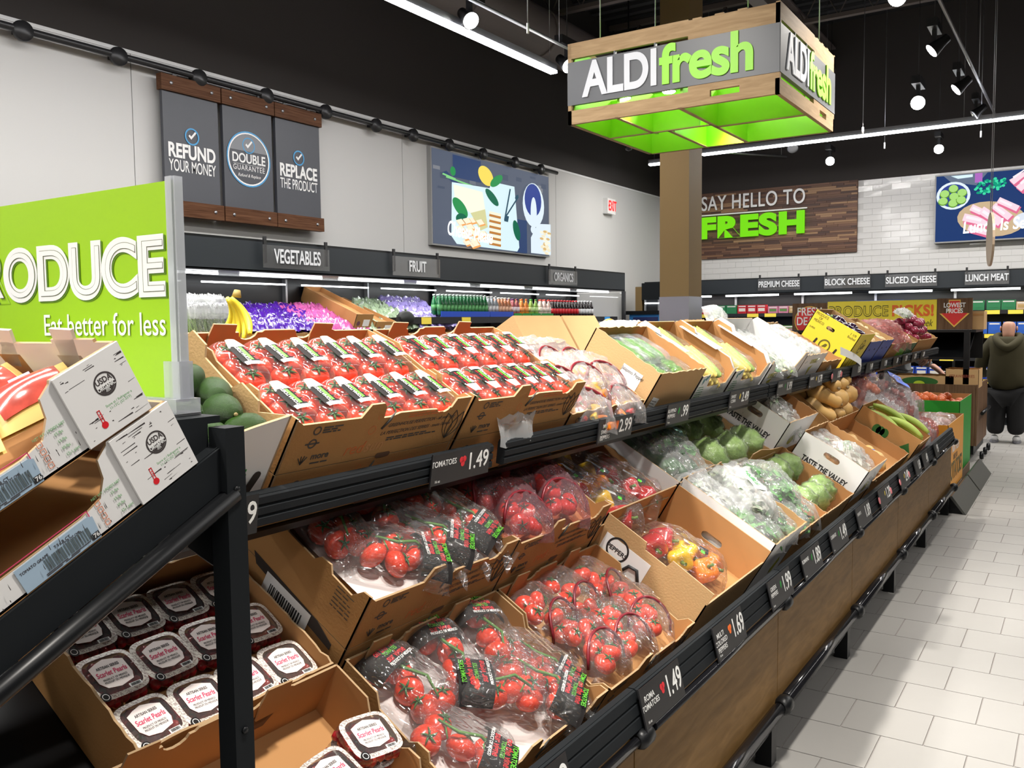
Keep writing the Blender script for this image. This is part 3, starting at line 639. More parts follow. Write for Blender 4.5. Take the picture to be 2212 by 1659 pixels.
for z, nm in ((1.675, 'upper_shelf'), (1.27, 'middle_shelf')):
    s_ = MB().box(7.2, XE-.06, YF+.12, YF+.8, z, z+.03).build(nm, BLACK, cl); MB().box(7.2, XE-.06, YF+.1, YF+.12, z-.04, z+.035).build('tag_strip', SATIN, s_)
    for k, x in enumerate([7.6, 8.35, 9.6, 10.4, 11.2, 12.0]): MB().box(x, x+.17, YF+.094, YF+.1, z-.045, z+.03).build('price_tag', mat('yellow_tag', (.9, .72, .08), .5) if k < 4 else mat('blue_tag', (.05, .35, .85), .5), s_)
def hang(px0, px1, py, txt, Y=None, X=None, lab='', h=.1, fr_=.97):
    if Y is not None:
        a, b = onY(px0, py, Y), onY(px1, py, Y); W_ = b.x-a.x; c = (a+b)/2; T = faceY(c.x, Y, c.z)
    else:
        a, b = onX(px0, py, X), onX(px1, py, X); W_ = a.y-b.y; c = (a+b)/2; T = faceX(X, c.y, c.z)
    t = thing('department_sign', lab, 'sign')
    MB().box(-W_/2, W_/2, -.1, .1, -.012, -.006, 0, T).build('acrylic_plate', PLATE, t)
    for s in (-1, 1): MB().box(s*W_*.46-.015, s*W_*.46+.015, -.06, .17, -.03, -.012, 0, T).build('clip', SATIN, t)
    o = text(txt, h, mat('sign_letter', (.66, .68, .7), .5), t, T, bold=.03); o.data = o.data.copy(); bx_ = [v.co.x for v in o.data.vertices]; o.data.transform(Sc(W_*fr_/(max(bx_)-min(bx_)), 1, 1))
hang(570, 713, 558, 'VEGETABLES', Y=YF-.06, lab='clear sign reading VEGETABLES on the cooler header', h=.125, fr_=.70)
hang(850, 952, 577, 'FRUIT', Y=YF-.06, lab='clear sign reading FRUIT on the cooler header', h=.115, fr_=.36)
hang(1187, 1248, 600, 'ORGANICS', Y=YF-.06, lab='clear sign reading ORGANICS on the cooler header', h=.115, fr_=.66)
# rear cooler
XF = 15.3
bc = thing('rear_cooler', 'long black open cooler along the rear wall with dark header', 'cooler')
MB().box(XF, XF+.03, -4, 7.0, 2.09, 2.345).build('header', HDR, bc)
MB().box(XF, WX-.03, -4, 7.0, 2.345, 2.36).build('roof', BLACK, bc)
MB().box(XF+.75, WX-.03, -4, 7.0, .1, 2.3).build('back_panel', CASEIN, bc)
MB().box(XF-.12, XF+.1, -4, 6.9, 0, .55).build('front_base', CHAR, bc)
MB().box(XF-.16, XF-.12, -4, 6.9, .12, .2).build('kick_bumper', ALU, bc)
MB().box(XF, XF+.75, -4, 7.0, 2.08, 2.10).build('canopy', CASEIN, bc)
MB().box(XF-.02, WX-.03, 7.0, 7.04, 0, 2.25).build('end_panel', colm, bc)
SH2 = [1.745, 1.38, 1.02, .68]
YT = mat('yellow_tag', (.9, .72, .08), .5)
for z in SH2:
    s_ = MB().box(XF+.08, XF+.75, -4, 6.98, z-.03, z).build('shelf', BLACK, bc); MB().box(XF+.06, XF+.08, -4, 6.98, z-.06, z).build('tag_strip', SATIN, s_)
    for k in range(34): 
        if k % 3 != 1: MB().box(XF+.052, XF+.06, 6.6-k*.31-.2, 6.6-k*.31, z-.065, z-.005).build('price_tag', YT, s_)
for k in range(9):
    MB().box(XF+.15, XF+.17, 6.7-k*1.22-.95, 6.7-k*1.22, 2.05, 2.08).build('canopy_light', TUBE, bc)
    MB().box(XF+.70, XF+.74, 6.7-k*1.22-.02, 6.7-k*1.22+.02, .6, 2.08).build('slotted_upright', ALU, bc)
hang(1637, 1728, 614, 'PREMIUM CHEESE', X=XF-.05, lab='clear sign reading PREMIUM CHEESE on the rear header', h=.105)
hang(1780, 1880, 609, 'BLOCK CHEESE', X=XF-.05, lab='clear sign reading BLOCK CHEESE on the rear header', h=.105)
hang(1912, 2024, 605, 'SLICED CHEESE', X=XF-.05, lab='clear sign reading SLICED CHEESE on the rear header', h=.105)
hang(2084, 2180, 600, 'LUNCH MEAT', X=XF-.05, lab='clear sign reading LUNCH MEAT on the rear header', h=.105)
area('rear_cooler_glow', (XF+.3, 2.0, 2.04), (.1, 9), 42)
area('left_cooler_glow', (6, YF+.3, 2.04), (12, .1), 34)
# glass cabinet and blue bin left of the column
q0, q1 = onX(1386, 612, 14.2), onX(1424, 680, 14.2)
t = thing('glass_cabinet', 'dark glass front cabinet with a black top by the corner, left of the column', 'cabinet')
MB().box(14.2, 15.0, q1.y-.35, q0.y, 2.0, q0.z).build('top_box', CHAR, t); MB().box(14.25, 15.0, q1.y-.35, q0.y-.04, .2, 2.0).build('body', CASEIN, t)
MB().box(14.2, 14.24, q1.y-.3, q0.y-.06, 1.93, 1.95).build('door_light', TUBE, t)
for yy in (q0.y-.06, (q0.y+q1.y)/2-.15): MB().box(14.2, 14.25, yy-.01, yy+.01, .3, 2.0).build('door_bar', ALU, t)
MB().box(14.2, 15, q0.y, q0.y+.12, 0, q0.z-.06).build('side_panel', colm, t)
q0, q1 = onX(1353, 672, 12.9), onX(1416, 760, 12.9)
t = thing('blue_display_bin', 'blue fronted bin with a brown frame emblem beside the column', 'bin')
MB().box(12.95, 13.7, q1.y-.1, q0.y-.03, 0, q0.z-.02).build('bin_body', mat('bright_blue', (.02, .25, .7), .5), t)
MB().box(12.88, 13.75, q1.y-.14, q0.y+.0, q0.z-.06, q0.z+.0).build('bin_top', CHAR, t)
c = onX(1386, 702, 12.94); MB().box(12.935, 12.95, q1.y-.02, q0.y-.1, .3, q0.z-.1).build('front_panel', mat('navy', (.01, .02, .13), .4), t)
b = MB(); T = faceX(12.93, c.y, c.z-.1)
for a in ((-.18, .18, .13, .16), (-.18, .18, -.16, -.13), (-.18, -.15, -.13, .13), (.15, .18, -.13, .13)): b.box(*a, 0, .004, 0, T)
b.build('frame_emblem', mat('copper_print', (.5, .18, .06), .5), t)

# ---------------------------------------------------------------- far end: table stand with banner
ES = thing('far_display_stand', 'black and brown display stand across the far end below the yellow banner', 'display stand')
XT = 11.0
q0, q1 = onX(1927, 828, XT), onX(2108, 832, XT); yr = q1.y-.0
WOODD = wood('dark_walnut_laminate', (.10, .055, .03), (.17, .10, .06), (3, 14, 1), .45, 2.5, 3)
for k, (a, b) in enumerate(((yr, yr+1.2), (yr+1.2, yr+2.4))): MB().box(XT, XT+.02, a+.003, b-.003, .2, q1.z).build('wood_panel', WOODD, ES)
MB().box(XT, XT+1.15, yr-.02, yr, .2, q1.z).build('side_panel', WOODD, ES)
MB().box(XT+.02, XT+1.13, yr+.01, yr+2.38, .1, q1.z-.05).build('deck', BLACK, ES)
MB().tube([(XT+.2, yr-.05, .55), (XT+1.1, yr-.05, .55)], .02, 8).build('side_bumper', BLACK, ES)
qt = onX(2105, 712, XT+.1); zt = qt.z
MB().box(XT+.1, XT+.9, yr+.02, yr+2.4, zt-.03, zt).build('top_shelf', BLACK, ES)
b = MB()
b.prism([(0, 0), (.75, .30), (.75, .33), (0, .03)], T_(XT+.12, yr+.1, zt-.34) @ Rx(90), -2.2); b.build('sloped_shelf', BLACK, ES)
MB().box(XT+.88, XT+.9, yr+.02, yr+2.4, zt-.35, zt).build('rear_board', BLACK, ES)
for y in (yr+.08, yr+2.3): MB().box(XT+.08, XT+.14, y, y+.06, q1.z, zt).build('post', BLACK, ES)
for k in range(3): MB().lathe([(.04, 0), (.05, .02), (.04, .04)], 12, T=T_(XT+.3+k*.4, yr-.03, .06) @ Rx(90)).build('caster', BLACK, ES)
YELL = mat('banner_yellow', (.86, .70, .035), .5)
XB = XT+.12
def banner(px0, px1, py0, py1, nm, lab, m):
    a, b = onX(px0, py0, XB), onX(px1, py1, XB); t = thing(nm, lab, 'sign'); MB().box(XB, XB+.02, b.y, a.y, zt+.002, a.z).build('board', m, t)
    return t, (a.y+b.y)/2, (a.z+zt)/2, a.y-b.y, a.z-zt
t, y, z, w_, h_ = banner(1788, 2023, 652, 708, 'produce_banner', 'yellow banner reading PRODUCE PICKS behind the far boxes', YELL)
TB = lambda dy, dz: faceX(XB-.003, y-dy, z+dz)
OLV = mat('olive_print', (.12, .10, .01), .6)
def span(px0, px1): return onX(px0, 675, XB).y, onX(px1, 675, XB).y
ya, yb = span(1791, 1919); fitw(text('PRODUCE', .125, OLV, t, faceX(XB-.003, (ya+yb)/2, z+h_*.13), bold=.05, sp=1.1), ya-yb); fitw(text('PRODUCE', .118, YELL, t, faceX(XB-.005, (ya+yb)/2, z+h_*.13), bold=-.008, sp=1.13), (ya-yb)*.985)
ya, yb = span(1927, 2017); fitw(text('PICKS!', .125, mat('orange_print', (.85, .16, .02), .6), t, faceX(XB-.003, (ya+yb)/2, z+h_*.13), bold=.055, sp=1.08), ya-yb)
ya, yb = span(1935, 2016); fitw(text('of the Week', .085, OLV, t, faceX(XB-.003, (ya+yb)/2, z-h_*.28), shear=.3), ya-yb)
t, y, z, w_, h_ = banner(2024, 2100, 645, 708, 'lowest_prices_sign', 'brown wood sign with a red arrow reading LOWEST PRICES', WOODD)
w2 = h_*.9; ar = [(-.19, .5), (.19, .5), (.19, .02), (.48, .02), (0, -.47), (-.48, .02), (-.19, .02)]
sgnT = faceX(XB, y, z)
MB().prism([(a*w2, b*w2) for a, b in ar], sgnT, .003).build('arrow_border', mat('gold_print', (.8, .5, .08), .5), t)
MB().prism([(a*w2*.88, b*w2*.9+.004) for a, b in ar], sgnT, .005).build('arrow', mat('sign_red', (.65, .02, .02), .5), t)
text('LOWEST\nPRICES', .052, WHITE, t, sgnT @ T_(0, .065, .006), sx=.8, bold=.03, line=.9)
t, y, z, w_, h_ = banner(1712, 1786, 656, 708, 'fresh_deals_sign', 'brown sign with a red disc reading FRESH DEALS', WOODD)
sgnT = faceX(XB, y, z-.05)
ring(t, sgnT, .17, .18, mat('gold_print', (.8, .5, .08), .5), 'gold_ring', .004); MB().prism(disc_pts(.168), sgnT, .003).build('red_disc', mat('sign_red', (.65, .02, .02), .5), t)
text('FRESH\nDEALS', .10, WHITE, t, sgnT @ T_(0, .05, .004), sx=.8, bold=.02, line=.85)
MB()
t = thing('banner_base_box', 'flat tan box on the far stand right of the red arrow sign', 'box')
a, b = onX(2101, 672, XB+.1), onX(2126, 708, XB+.1); MB().box(XB+.05, XB+.4, b.y, a.y, zt+.001, a.z).build('box_body', CARD2, t); MB().box(XB+.047, XB+.05, (a.y+b.y)/2-.05, (a.y+b.y)/2+.05, a.z-.05, a.z-.03).build('slot_flap', CARDIN, t)
# ---------------------------------------------------------------- cartons
from mathutils.geometry import tessellate_polygon
def wall_mesh(pts, t, mo, mi, holes=(), me=CEDGE):
    """flat board: outline in x, y; first face at z=0 gets mo, face at z=t gets mi"""
    loops = [[Vector((x, y, 0)) for x, y in pts]]+[[Vector((x, y, 0)) for x, y in h] for h in holes]
    flat = [p for l in loops for p in l]; n = len(flat); tr = tessellate_polygon(loops)
    b = MB(); b.v = [(p.x, p.y, 0) for p in flat]+[(p.x, p.y, t) for p in flat]
    for f in tr: b.f.append(list(f)); b.m.append(0); b.sm.append(False); b.f.append([i+n for i in f]); b.m.append(1); b.sm.append(False)
    o = 0
    for l in loops:
        k = len(l)
        for i in range(k): j = (i+1) % k; b.f.append([o+i, o+j, n+o+j, n+o+i]); b.m.append(2); b.sm.append(False)
        o += k
    return b.mesh('board', [mo, mi, me])
def smooth_pts(pts, r=.006):
    return pts
def torn(x0, x1, z, amp=.006, step=.02, seed=1):
    rn = random.Random(seed); n = max(2, int(abs(x1-x0)/step)); return [(x0+(x1-x0)*i/n, z+rn.uniform(-amp, amp)) for i in range(n+1)]
def arc_notch(x, z, w_, d_, rev=False):
    p = [(x-w_/2*math.cos(math.pi*k/6), z-d_*math.sin(math.pi*k/6)) for k in range(7)]; return p[::-1] if rev else p
def hole(cx, cz, w_, h_): return [(cx+(w_/2-h_/2)*s+h_/2*math.cos(a), cz+h_/2*math.sin(a)) for s, a0 in ((1, -90), (-1, 90)) for a in [R(a0+k*36) for k in range(6)]]
PY = Matrix(((0, 0, 1, 0), (1, 0, 0, 0), (0, 1, 0, 0), (0, 0, 0, 1)))   # outline (y, z), extruded along +x
def crate(nm, lab, T, W, D, H, mo=CARD, mi=CARDIN, kind='plain', front=None, back=None, left=None, right=None, fill=None, cat='box', group=None, bot=True, fh=None, lh=None, rh=None, bh=None, t=.005, fillm=None, seed=1, rot=0):
    c = thing(nm, lab, cat, T @ Rz(rot), group); fh = fh or H; bh = bh or H; lh = lh or H; rh = rh or H
    def side(nm_, pts, Tm, tt, a, b_, hs=()): return obj(nm_, wall_mesh(pts, tt, a, b_, hs), c, Tm)
    if kind == 'tab':
        fr = [(0, 0), (W, 0), (W, fh), (W*.90, fh), (W*.885, fh*.82)]+arc_notch(W*.83, fh*.82, .05, .012, True)+[(W*.72, fh*.84), (W*.55, fh*.86), (W*.5, fh*.80), (W*.46, fh*.80), (W*.45, fh*1.02), (W*.43, fh*1.10), (W*.36, fh*1.10), (W*.345, fh*.98), (W*.33, fh*.86), (W*.04, fh*.88), (0, fh)]
        bk = [(0, 0), (W, 0), (W, bh), (W*.78, bh), (W*.76, bh*1.04), (W*.72, bh)]+arc_notch(W*.60, bh, .055, .02, True)+[(W*.55, bh), (W*.54, bh*1.05), (W*.38, bh*1.05), (W*.37, bh)]+arc_notch(W*.30, bh, .055, .02, True)+[(W*.24, bh), (0, bh)]
        sd = [(0, 0), (D, 0), (D, bh), (D*.74, (bh+H)/2), (D*.68, H*.80), (D*.44, H*.78), (D*.40, H*.90), (D*.32, H*.92), (D*.29, H*.80), (D*.12, H*.78), (D*.06, H*.98), (0, fh)]
        fr_s = side('front_wall', front or fr, faceY(0, 0, 0), -t, mo, mi); bk_s = side('back_wall', back or bk, faceY(0, D-t, 0), -t, mi, mo)
        side('side_wall', left or sd, PY, t, mo, mi); side('side_wall', right or sd, T_(W-t, 0, 0) @ PY, t, mi, mo)
        for fx in (.16, .68):                                         # folded locking tabs of the rear wall
            b = MB().prism([(W*(fx-.055), bh*.98), (W*(fx-.045), bh*.62), (W*(fx+.05), bh*.64), (W*(fx+.065), bh*1.0), (W*(fx+.06), bh*1.24), (W*(fx-.05), bh*1.26)], T_(0, 0, .003), .004, 0, 1)
            b.build('locking_tab', [CARDIN, CEDGE], bk_s)
            MB().prism([(W*(fx-.05), bh*.35), (W*(fx+.02), bh*.35), (W*(fx+.065), bh*.66), (W*(fx-.05), bh*.66)], T_(0, 0, .0004), .0006).build('tab_slot', mat('slot_shadow_board', (.12, .06, .03), .9), bk_s)
    else:
        jag = .004 if kind == 'torn' else 0
        def rect(w_, h0, h1, sd_): 
            top = torn(w_, 0, 0, jag, .02, sd_) if jag else [(w_, 0), (0, 0)]
            return [(0, 0), (w_, 0)]+[(x, h0+(h1-h0)*x/w_+z) for x, z in top]
        fs = front or rect(W, fh, fh, seed); side('front_wall', fs if isinstance(fs, list) else fs[0], faceY(0, 0, 0), -t, mo, mi, () if isinstance(fs, list) else fs[1])
        side('back_wall', back or rect(W, bh, bh, seed+1), faceY(0, D-t, 0), -t, mi, mo)
        l_ = left or rect(D, fh, lh, seed+2); r_ = right or rect(D, fh, rh, seed+3)
        side('side_wall', l_ if isinstance(l_, list) else l_[0], PY, t, mo, mi, () if isinstance(l_, list) else l_[1])
        side('side_wall', r_ if isinstance(r_, list) else r_[0], T_(W-t, 0, 0) @ PY, t, mi, mo, () if isinstance(r_, list) else r_[1])
    if bot: MB().box(t, W-t, t, D-t, 0, .004).build('base', mi, c)
    if fill: MB().box(t, W-t, t, D-t, fill-.004, fill).build('liner', fillm or mi, c)
    return c
def sideprof(D, hb, hf, k=.5): return [(0, 0), (D, 0), (D, hb), (D*k, hb), (D*(k-.12), hf+.02), (D*.1, hf), (0, hf)]
def barcode(parent, T, w_, h_, m=BLK, n=22, seed=3):
    rn = random.Random(seed); b = MB(); x = -w_/2
    while x < w_/2: a = rn.uniform(.5, 2.2)*w_/n/2; b.box(x, min(x+a, w_/2), -h_/2, h_/2, 0, .0003, 0, T); x += a+rn.uniform(.6, 1.8)*w_/n/2
    return b.build('barcode', m, parent)
def lines(parent, T, w_, n, dz, m=DKPRINT, h=.0018, nm='print_lines', seed=1):
    rn = random.Random(seed); b = MB()
    for k in range(n):
        L_ = w_*rn.uniform(.6, 1); x = -w_/2
        while x < -w_/2+L_: a = rn.uniform(.008, .03); b.box(x, min(x+a, w_/2), -k*dz-h, -k*dz+h, 0, .0002, 0, T); x += a+.004
    return b.build(nm, m, parent)
def leaf_logo(parent, T, s, m=DKPRINT):
    b = MB()
    for a, w_ in ((0, .30), (22, .26), (-25, .28)):
        P_ = [(w_*math.sin(math.pi*k/8)*s, (k/8)*s) for k in range(9)]; Q_ = [(-w_*.6*math.sin(math.pi*k/8)*s, (k/8)*s) for k in range(9)]
        TT = T @ Rz(a)
        for pth in (P_, Q_): b.tube([TT @ Vector((x, y, .0005)) for x, y in pth], .0009*s/.08, 4)
    return b.build('leaf_emblem', m, parent)
def tomato_prints(c, W, H, big=True):
    F = lambda x, z: faceY(x*W, -.0006, z*H)
    for z, r_ in ((.74, .011), (.50, .012)): ring(c, F(.12, z), r_*.7, r_, DKPRINT, 'print_ring', .0002, 18)
    lines(c, F(.20, .78), .06, 3, .006); MB().box(-.02, .02, -.002, .002, 0, .0002, 0, F(.12, .50)).build('print_bar', DKPRINT, c)
    text('more', .017, DKPRINT, c, F(.185, .24), ext=.0001, bold=.03); lines(c, F(.19, .11), .05, 1, .006)
    b = MB()
    for a in (-35, -12, 12, 35): b.tube([F(.10, .12) @ Vector((0, 0, .0003)), F(.10, .12) @ Vector((.022*math.sin(R(a)), .022*math.cos(R(a)), .0003))], .0011, 4)
    b.build('print_figure', DKPRINT, c)
    ring(c, F(.42, .58), .010, .0116, mat('orange_red_print', (.55, .14, .03), .7), 'print_fruit', .0002, 16); ring(c, F(.435, .84), .006, .0072, mat('orange_red_print', (.55, .14, .03), .7), 'print_fruit', .0002, 14)
    MB().tube([F(.47, .58) @ Vector((0, 0, .0003)), F(.50, .75) @ Vector((0, 0, .0003)), F(.515, .92) @ Vector((0, 0, .0003))], [.003, .004, .001], 5).build('print_pepper', DKPRINT, c)
    text('red', .032, mat('orange_red_print', (.55, .14, .03), .7), c, F(.36, .24), ext=.0001, shear=.2); text('sun', .032, mat('faint_orange_print', (.50, .24, .09), .8), c, F(.47, .24), ext=.0001, shear=.2)
    text('GREENHOUSE PERFECTION - all year long', .010, DKPRINT, c, F(.72, .62), ext=.0001, shear=.3); text('LA PERFECTION DES SERRES - toute l\'annee', .010, DKPRINT, c, F(.70, .47), ext=.0001, shear=.3)
    lines(c, F(.74, .80), .15, 2, .007, mat('orange_red_print', (.55, .14, .03), .7)); lines(c, F(.70, .36), .2, 2, .006)
    leaf_logo(c, F(.93, .12), H*.62)
    MB().prism(hole(0, 0, .05, .014), F(.55, -.0), .0004).build('hand_slot', mat('slot_shadow_board', (.12, .06, .03), .9), c)
def tomato_box(lab, T, kind='tab', H=.135, W=.585, D=.40, fill=None, prints=True, **k):
    c = crate('tomato_carton', lab, T, W, D, H, kind=kind, fill=fill, **k)
    if prints: tomato_prints(c, W, H)
    return c
def sidelabel(c, T, w_=.09, h_=.05):
    s = MB().box(-w_/2, w_/2, -h_/2, h_/2, 0, .0004, 0, T).build('paper_label', WHITE, c); barcode(s, T @ T_(0, .002, .0006), w_*.72, h_*.5); lines(s, T @ T_(0, -h_*.33, .0006), w_*.7, 2, .005, BLK, .001); return s
CR = {}
def U(u, v=0, w_=0): return UD @ T_(u, v, w_)
def L(u, v=0, w_=0): return LD @ T_(u, v, w_)
# -- upper deck, near to far
W0 = .50; fr = [(0, 0), (W0, 0), (W0, .285), (.42, .268), (.37, .255), (.345, .236), (.28, .225), (.1, .22), (0, .225)]
CR['avo'] = c = crate('avocado_carton', 'white avocado carton behind the black post on the top shelf', U(.685), W0, .40, .285, WCARD, CARD2, 'torn', front=(fr, [hole(0, 0, .075, .02)]) if 0 else fr, fill=.10, left=[(0, 0), (.4, 0), (.4, .25), (.2, .25), (0, .225)], right=[(0, 0), (.385, 0), (.385, .245), (.35, .25), (.33, .28), (.28, .275), (.27, .25), (.17, .24), (.15, .265), (.09, .26), (.08, .24), (0, .285)], back=[(0, 0), (W0, 0), (W0, .25)]+torn(W0, 0, .245, .008, .03, 5)[1:])
F = lambda x, z: faceY(x, -.0006, z)
MB().prism([(x*.35+z*.94, 0) for x, z in ()] or hole(0, 0, .066, .02), F(.462, .125) @ Rz(72), .0005).build('hand_hole', mat('dark_hole', (.03, .02, .015), .9), c)
for z in (.185, .105): MB().box(-.09, .085, -.003, .003, 0, .0004, 0, F(.352, z-.02)).build('green_rule', GREENPR, c)
text('N', .055, GREENPR, c, F(.408, .125), shear=.15, bold=.01); text('Avocados', .034, GREENPR, c, F(.392, .045), shear=.35, bold=.03, sx=.85)
for k, (u, nm) in enumerate(((1.205, 'nearer'), (1.808, 'farther'))):
    tomato_box('closed tomato carton under the %s open tomato carton on the top shelf' % nm, U(u), 'plain', fill=.13)
    CR['u%d' % (k+1)] = tomato_box('%s open brown carton of tomato packs on the top shelf' % nm, U(u, 0, .137), fill=.046, bh=.104, D=.385)
CR['u3'] = tomato_box('brown carton holding bags of mini sweet peppers on the top shelf', U(2.41), 'torn', W=.55, H=.16, fh=.15, fill=.09)
CR['u4'] = c = crate('pepper_carton', 'plain brown carton of jalapeno packs on the top shelf', U(2.985), .455, .32, .26, CARD2, CARDIN, 'torn', fill=.19, seed=9, bh=.27, lh=.27, rh=.27)
for T, tt in ((T_(-.0006, .05, .2) @ PY @ Rz(180) @ Ry(180), ''),): 
    s = MB().box(-.04, .05, -.05, .03, 0, .0005, 0, T_(-.001, .10, .185) @ PY).build('paper_label', WHITE, c)
    text('Jalapeno Pepper', .016, BLK, s, T_(-.0016, .10, .20) @ Rz(-90) @ Rx(90), sx=.7, ext=.0001)
s = MB().box(-.035, .035, -.04, .04, 0, .0005, 0, F(.07, .11) @ Rz(-12)).build('paper_label', WHITE, c); lines(s, F(.07, .135) @ Rz(-12) @ T_(0, 0, .0006), .055, 6, .011, BLK, .0012)
WSIDE = lambda D, H: [(0, 0), (D, 0), (D, H*.94), (D*.93, H*1.08), (D*.72, H*1.08), (D*.66, H), (D*.15, H*.98), (D*.05, H*.86), (0, H*.82)]
for k, (u, W_, lab) in enumerate(((3.46, .39, 'first white carton of corn packs on the top shelf'), (3.87, .48, 'second white carton of corn packs on the top shelf, farther away'))):
    D_, H_ = .37, .262; fr = [(0, 0), (W_, 0), (W_, H_*.9), (W_*.93, H_*.9), (W_*.88, H_*.62), (W_*.30, H_*.60), (W_*.22, H_*.84), (0, H_*.82)]
    CR['corn%d' % (k+1)] = c = crate('corn_carton', lab, U(u), W_, D_, H_, WCARD, CARDIN, front=fr, left=WSIDE(D_, H_), right=(WSIDE(D_, H_), [hole(D_*.5, H_*.62, .09, .03)]), fill=.15)
    for s_ in (0, 1): MB().box(.0, D_*.55, 0, .035, 0, .003, 0, T_(W_*s_-(.0 if s_ == 0 else .035), D_*.32, H_*1.0) @ Matrix(((0, 1, 0, 0), (1, 0, 0, 0), (0, 0, 1, 0), (0, 0, 0, 1)))).build('folded_flap', WCARD, c)
    lines(c, F(W_*.14, .16), .07, 7, .012, GREENPR, .0015); text('fres', .03, mat('teal_print', (.0, .20, .24), .6), c, F(W_*.13, .20) @ Rz(40), shear=.3)
    if k: MB().prism(disc_pts(.055, 14, 1.5), F(W_*.68, .05), .0003).build('vegetable_picture', island('cauli_print', [(.5, .45, .3), (.12, .2, .05)]), c)
D_, H_ = .38, .27; W_ = .60
CR['greens'] = c = crate('greens_carton', 'wide white carton of bagged greens with yellow emblem on the top shelf', U(4.40), W_, D_, H_, WCARD, WCARD, front=[(0, 0), (W_, 0), (W_, H_), (W_*.9, H_), (W_*.8, H_*.7), (W_*.72, H_*.62), (W_*.2, H_*.62), (W_*.12, H_*.8), (0, H_*.9)], fill=.14, left=WSIDE(D_, H_), right=WSIDE(D_, H_))
SUPM = mat('olive_gold_print', (.42, .40, .05), .6)
for x in (.2, .82): text('SUPERIOR', .03, SUPM, c, F(W_*x, .15), sx=.8); MB().prism([(-.035, .02), (.03, .035), (0, -.04)], F(W_*x-.01, .10), .0003).build('leaf_triangle', SUPM, c)
lines(c, F(W_*.5, .05), .12, 2, .012, BLK)
CR['mush'] = c = crate('mushroom_carton', 'white fronted carton with cream coloured bags on the top shelf', U(5.01), .46, .36, .25, WCARD, CARD2, 'torn', fill=.19, left=[(0, 0), (.36, 0), (.36, .25), (.1, .25), (0, .25)])
text('SUPERIOR', .03, SUPM, c, F(.23, .2), sx=.8); MB().prism([(-.035, .02), (.03, .035), (0, -.04)], F(.22, .14), .0003).build('leaf_triangle', SUPM, c)
CR['sprout'] = c = crate('plain_carton', 'plain brown carton left of the yellow carton on the top shelf', U(5.49), .50, .34, .18, CARD, CARDIN, 'torn', fill=.09, seed=4, left=[(0, 0), (.34, 0), (.34, .20), (.2, .19), (0, .18)])
ring(c, F(.3, .10), .02, .04, mat('plum_print', (.16, .06, .09), .7), 'oval_print', .0003)
YC = mat('yellow_carton', (.80, .64, .03), .55)
CR['egg'] = c = crate('eggplant_carton', 'tall bright yellow carton reading PRODUCE OF MEXICO on the top shelf', U(6.12), .46, .34, .36, YC, CARD2, fill=.27, left=([(0, 0), (.34, 0), (.34, .36), (0, .36)], [hole(.19, .29, .06, .026)]))
SF = T_(-.0008, .34, 0) @ Rz(-90) @ Rx(90) @ T_(0, .055, 0) @ Sc(.78, .85, 1)      # left side face, x runs towards the front
text('PRODUCE\nOF\nMEXICO', .022, mat('olive_print', (.12, .10, .01), .6), c, SF @ T_(.075, .31, 0), line=.9, sx=.85)
ring(c, SF @ T_(.22, .14, 0), .04, .052, mat('olive_print', (.12, .10, .01), .6), 'round_emblem', .0004); MB().prism([(-.02, -.015), (0, .02), (.02, .02), (.015, -.005)], SF @ T_(.22, .14, 0), .0004).build('leaf_mark', mat('olive_print', (.12, .10, .01), .6), c)
for x in (.13, .32): MB().prism(hole(0, 0, .075, .018), SF @ T_(x, .13, 0) @ Rz(80), .0005).build('vent_slot', mat('dark_hole', (.03, .02, .015), .9), c)
text('1 1/9\nBushel', .02, mat('olive_print', (.12, .10, .01), .6), c, SF @ T_(.38, .31, 0)); text('SUPER', .014, mat('olive_print', (.12, .10, .01), .6), c, SF @ T_(.05, .22, 0))
ring(c, F(.24, .26), .045, .055, mat('olive_print', (.12, .10, .01), .6), 'oval_emblem', .0004); text('Giant', .05, mat('olive_print', (.12, .10, .01), .6), c, F(.26, .26), shear=.4)
for x in (.12, .2, .3): MB().box(-.004, .004, -.06, .06, 0, .0004, 0, F(x, .13)).build('stripe', mat('olive_print', (.12, .10, .01), .6), c)
BLUEC = mat('royal_blue_carton', (.015, .05, .33), .5)
for k, u in enumerate((6.62, 7.08)):
    CR['blue%d' % k] = c = crate('blue_carton', ('nearer' if k == 0 else 'farther')+' dark blue carton on the top shelf beside the yellow carton', U(u), .44, .33, .29, BLUEC, CARD2, 'torn', fill=.22, seed=12+k)
    for x in (.12, .3): MB().prism(hole(0, 0, .03, .014), F(x, .22), .0004).build('vent_slot', mat('dark_hole', (.03, .02, .015), .9), c)
BGREEN = mat('bright_green_print', (.14, .42, .01), .5)
CR['redpot'] = c = crate('potato_carton', 'brown and green carton heaped with red potato bags on the top shelf', U(7.56), .86, .34, .24, CARD, CARD2, 'torn', fill=.18, seed=21)
MB().prism([(.35, 0), (.86, 0), (.86, .23), (.62, .23)], F(0, 0), .0005).build('green_print_panel', BGREEN, c)
CR['garlic'] = c = crate('garlic_carton', 'small dark green carton of garlic on the top shelf', U(8.46), .42, .34, .22, mat('dark_green_carton', (.03, .10, .02), .6), CARD2, 'torn', fill=.16, seed=31)
CR['onion'] = c = crate('onion_carton', 'last brown carton on the top shelf, heaped with red onions', U(8.92), 1.2, .36, .24, CARD, CARD2, 'torn', fill=.19, seed=23)
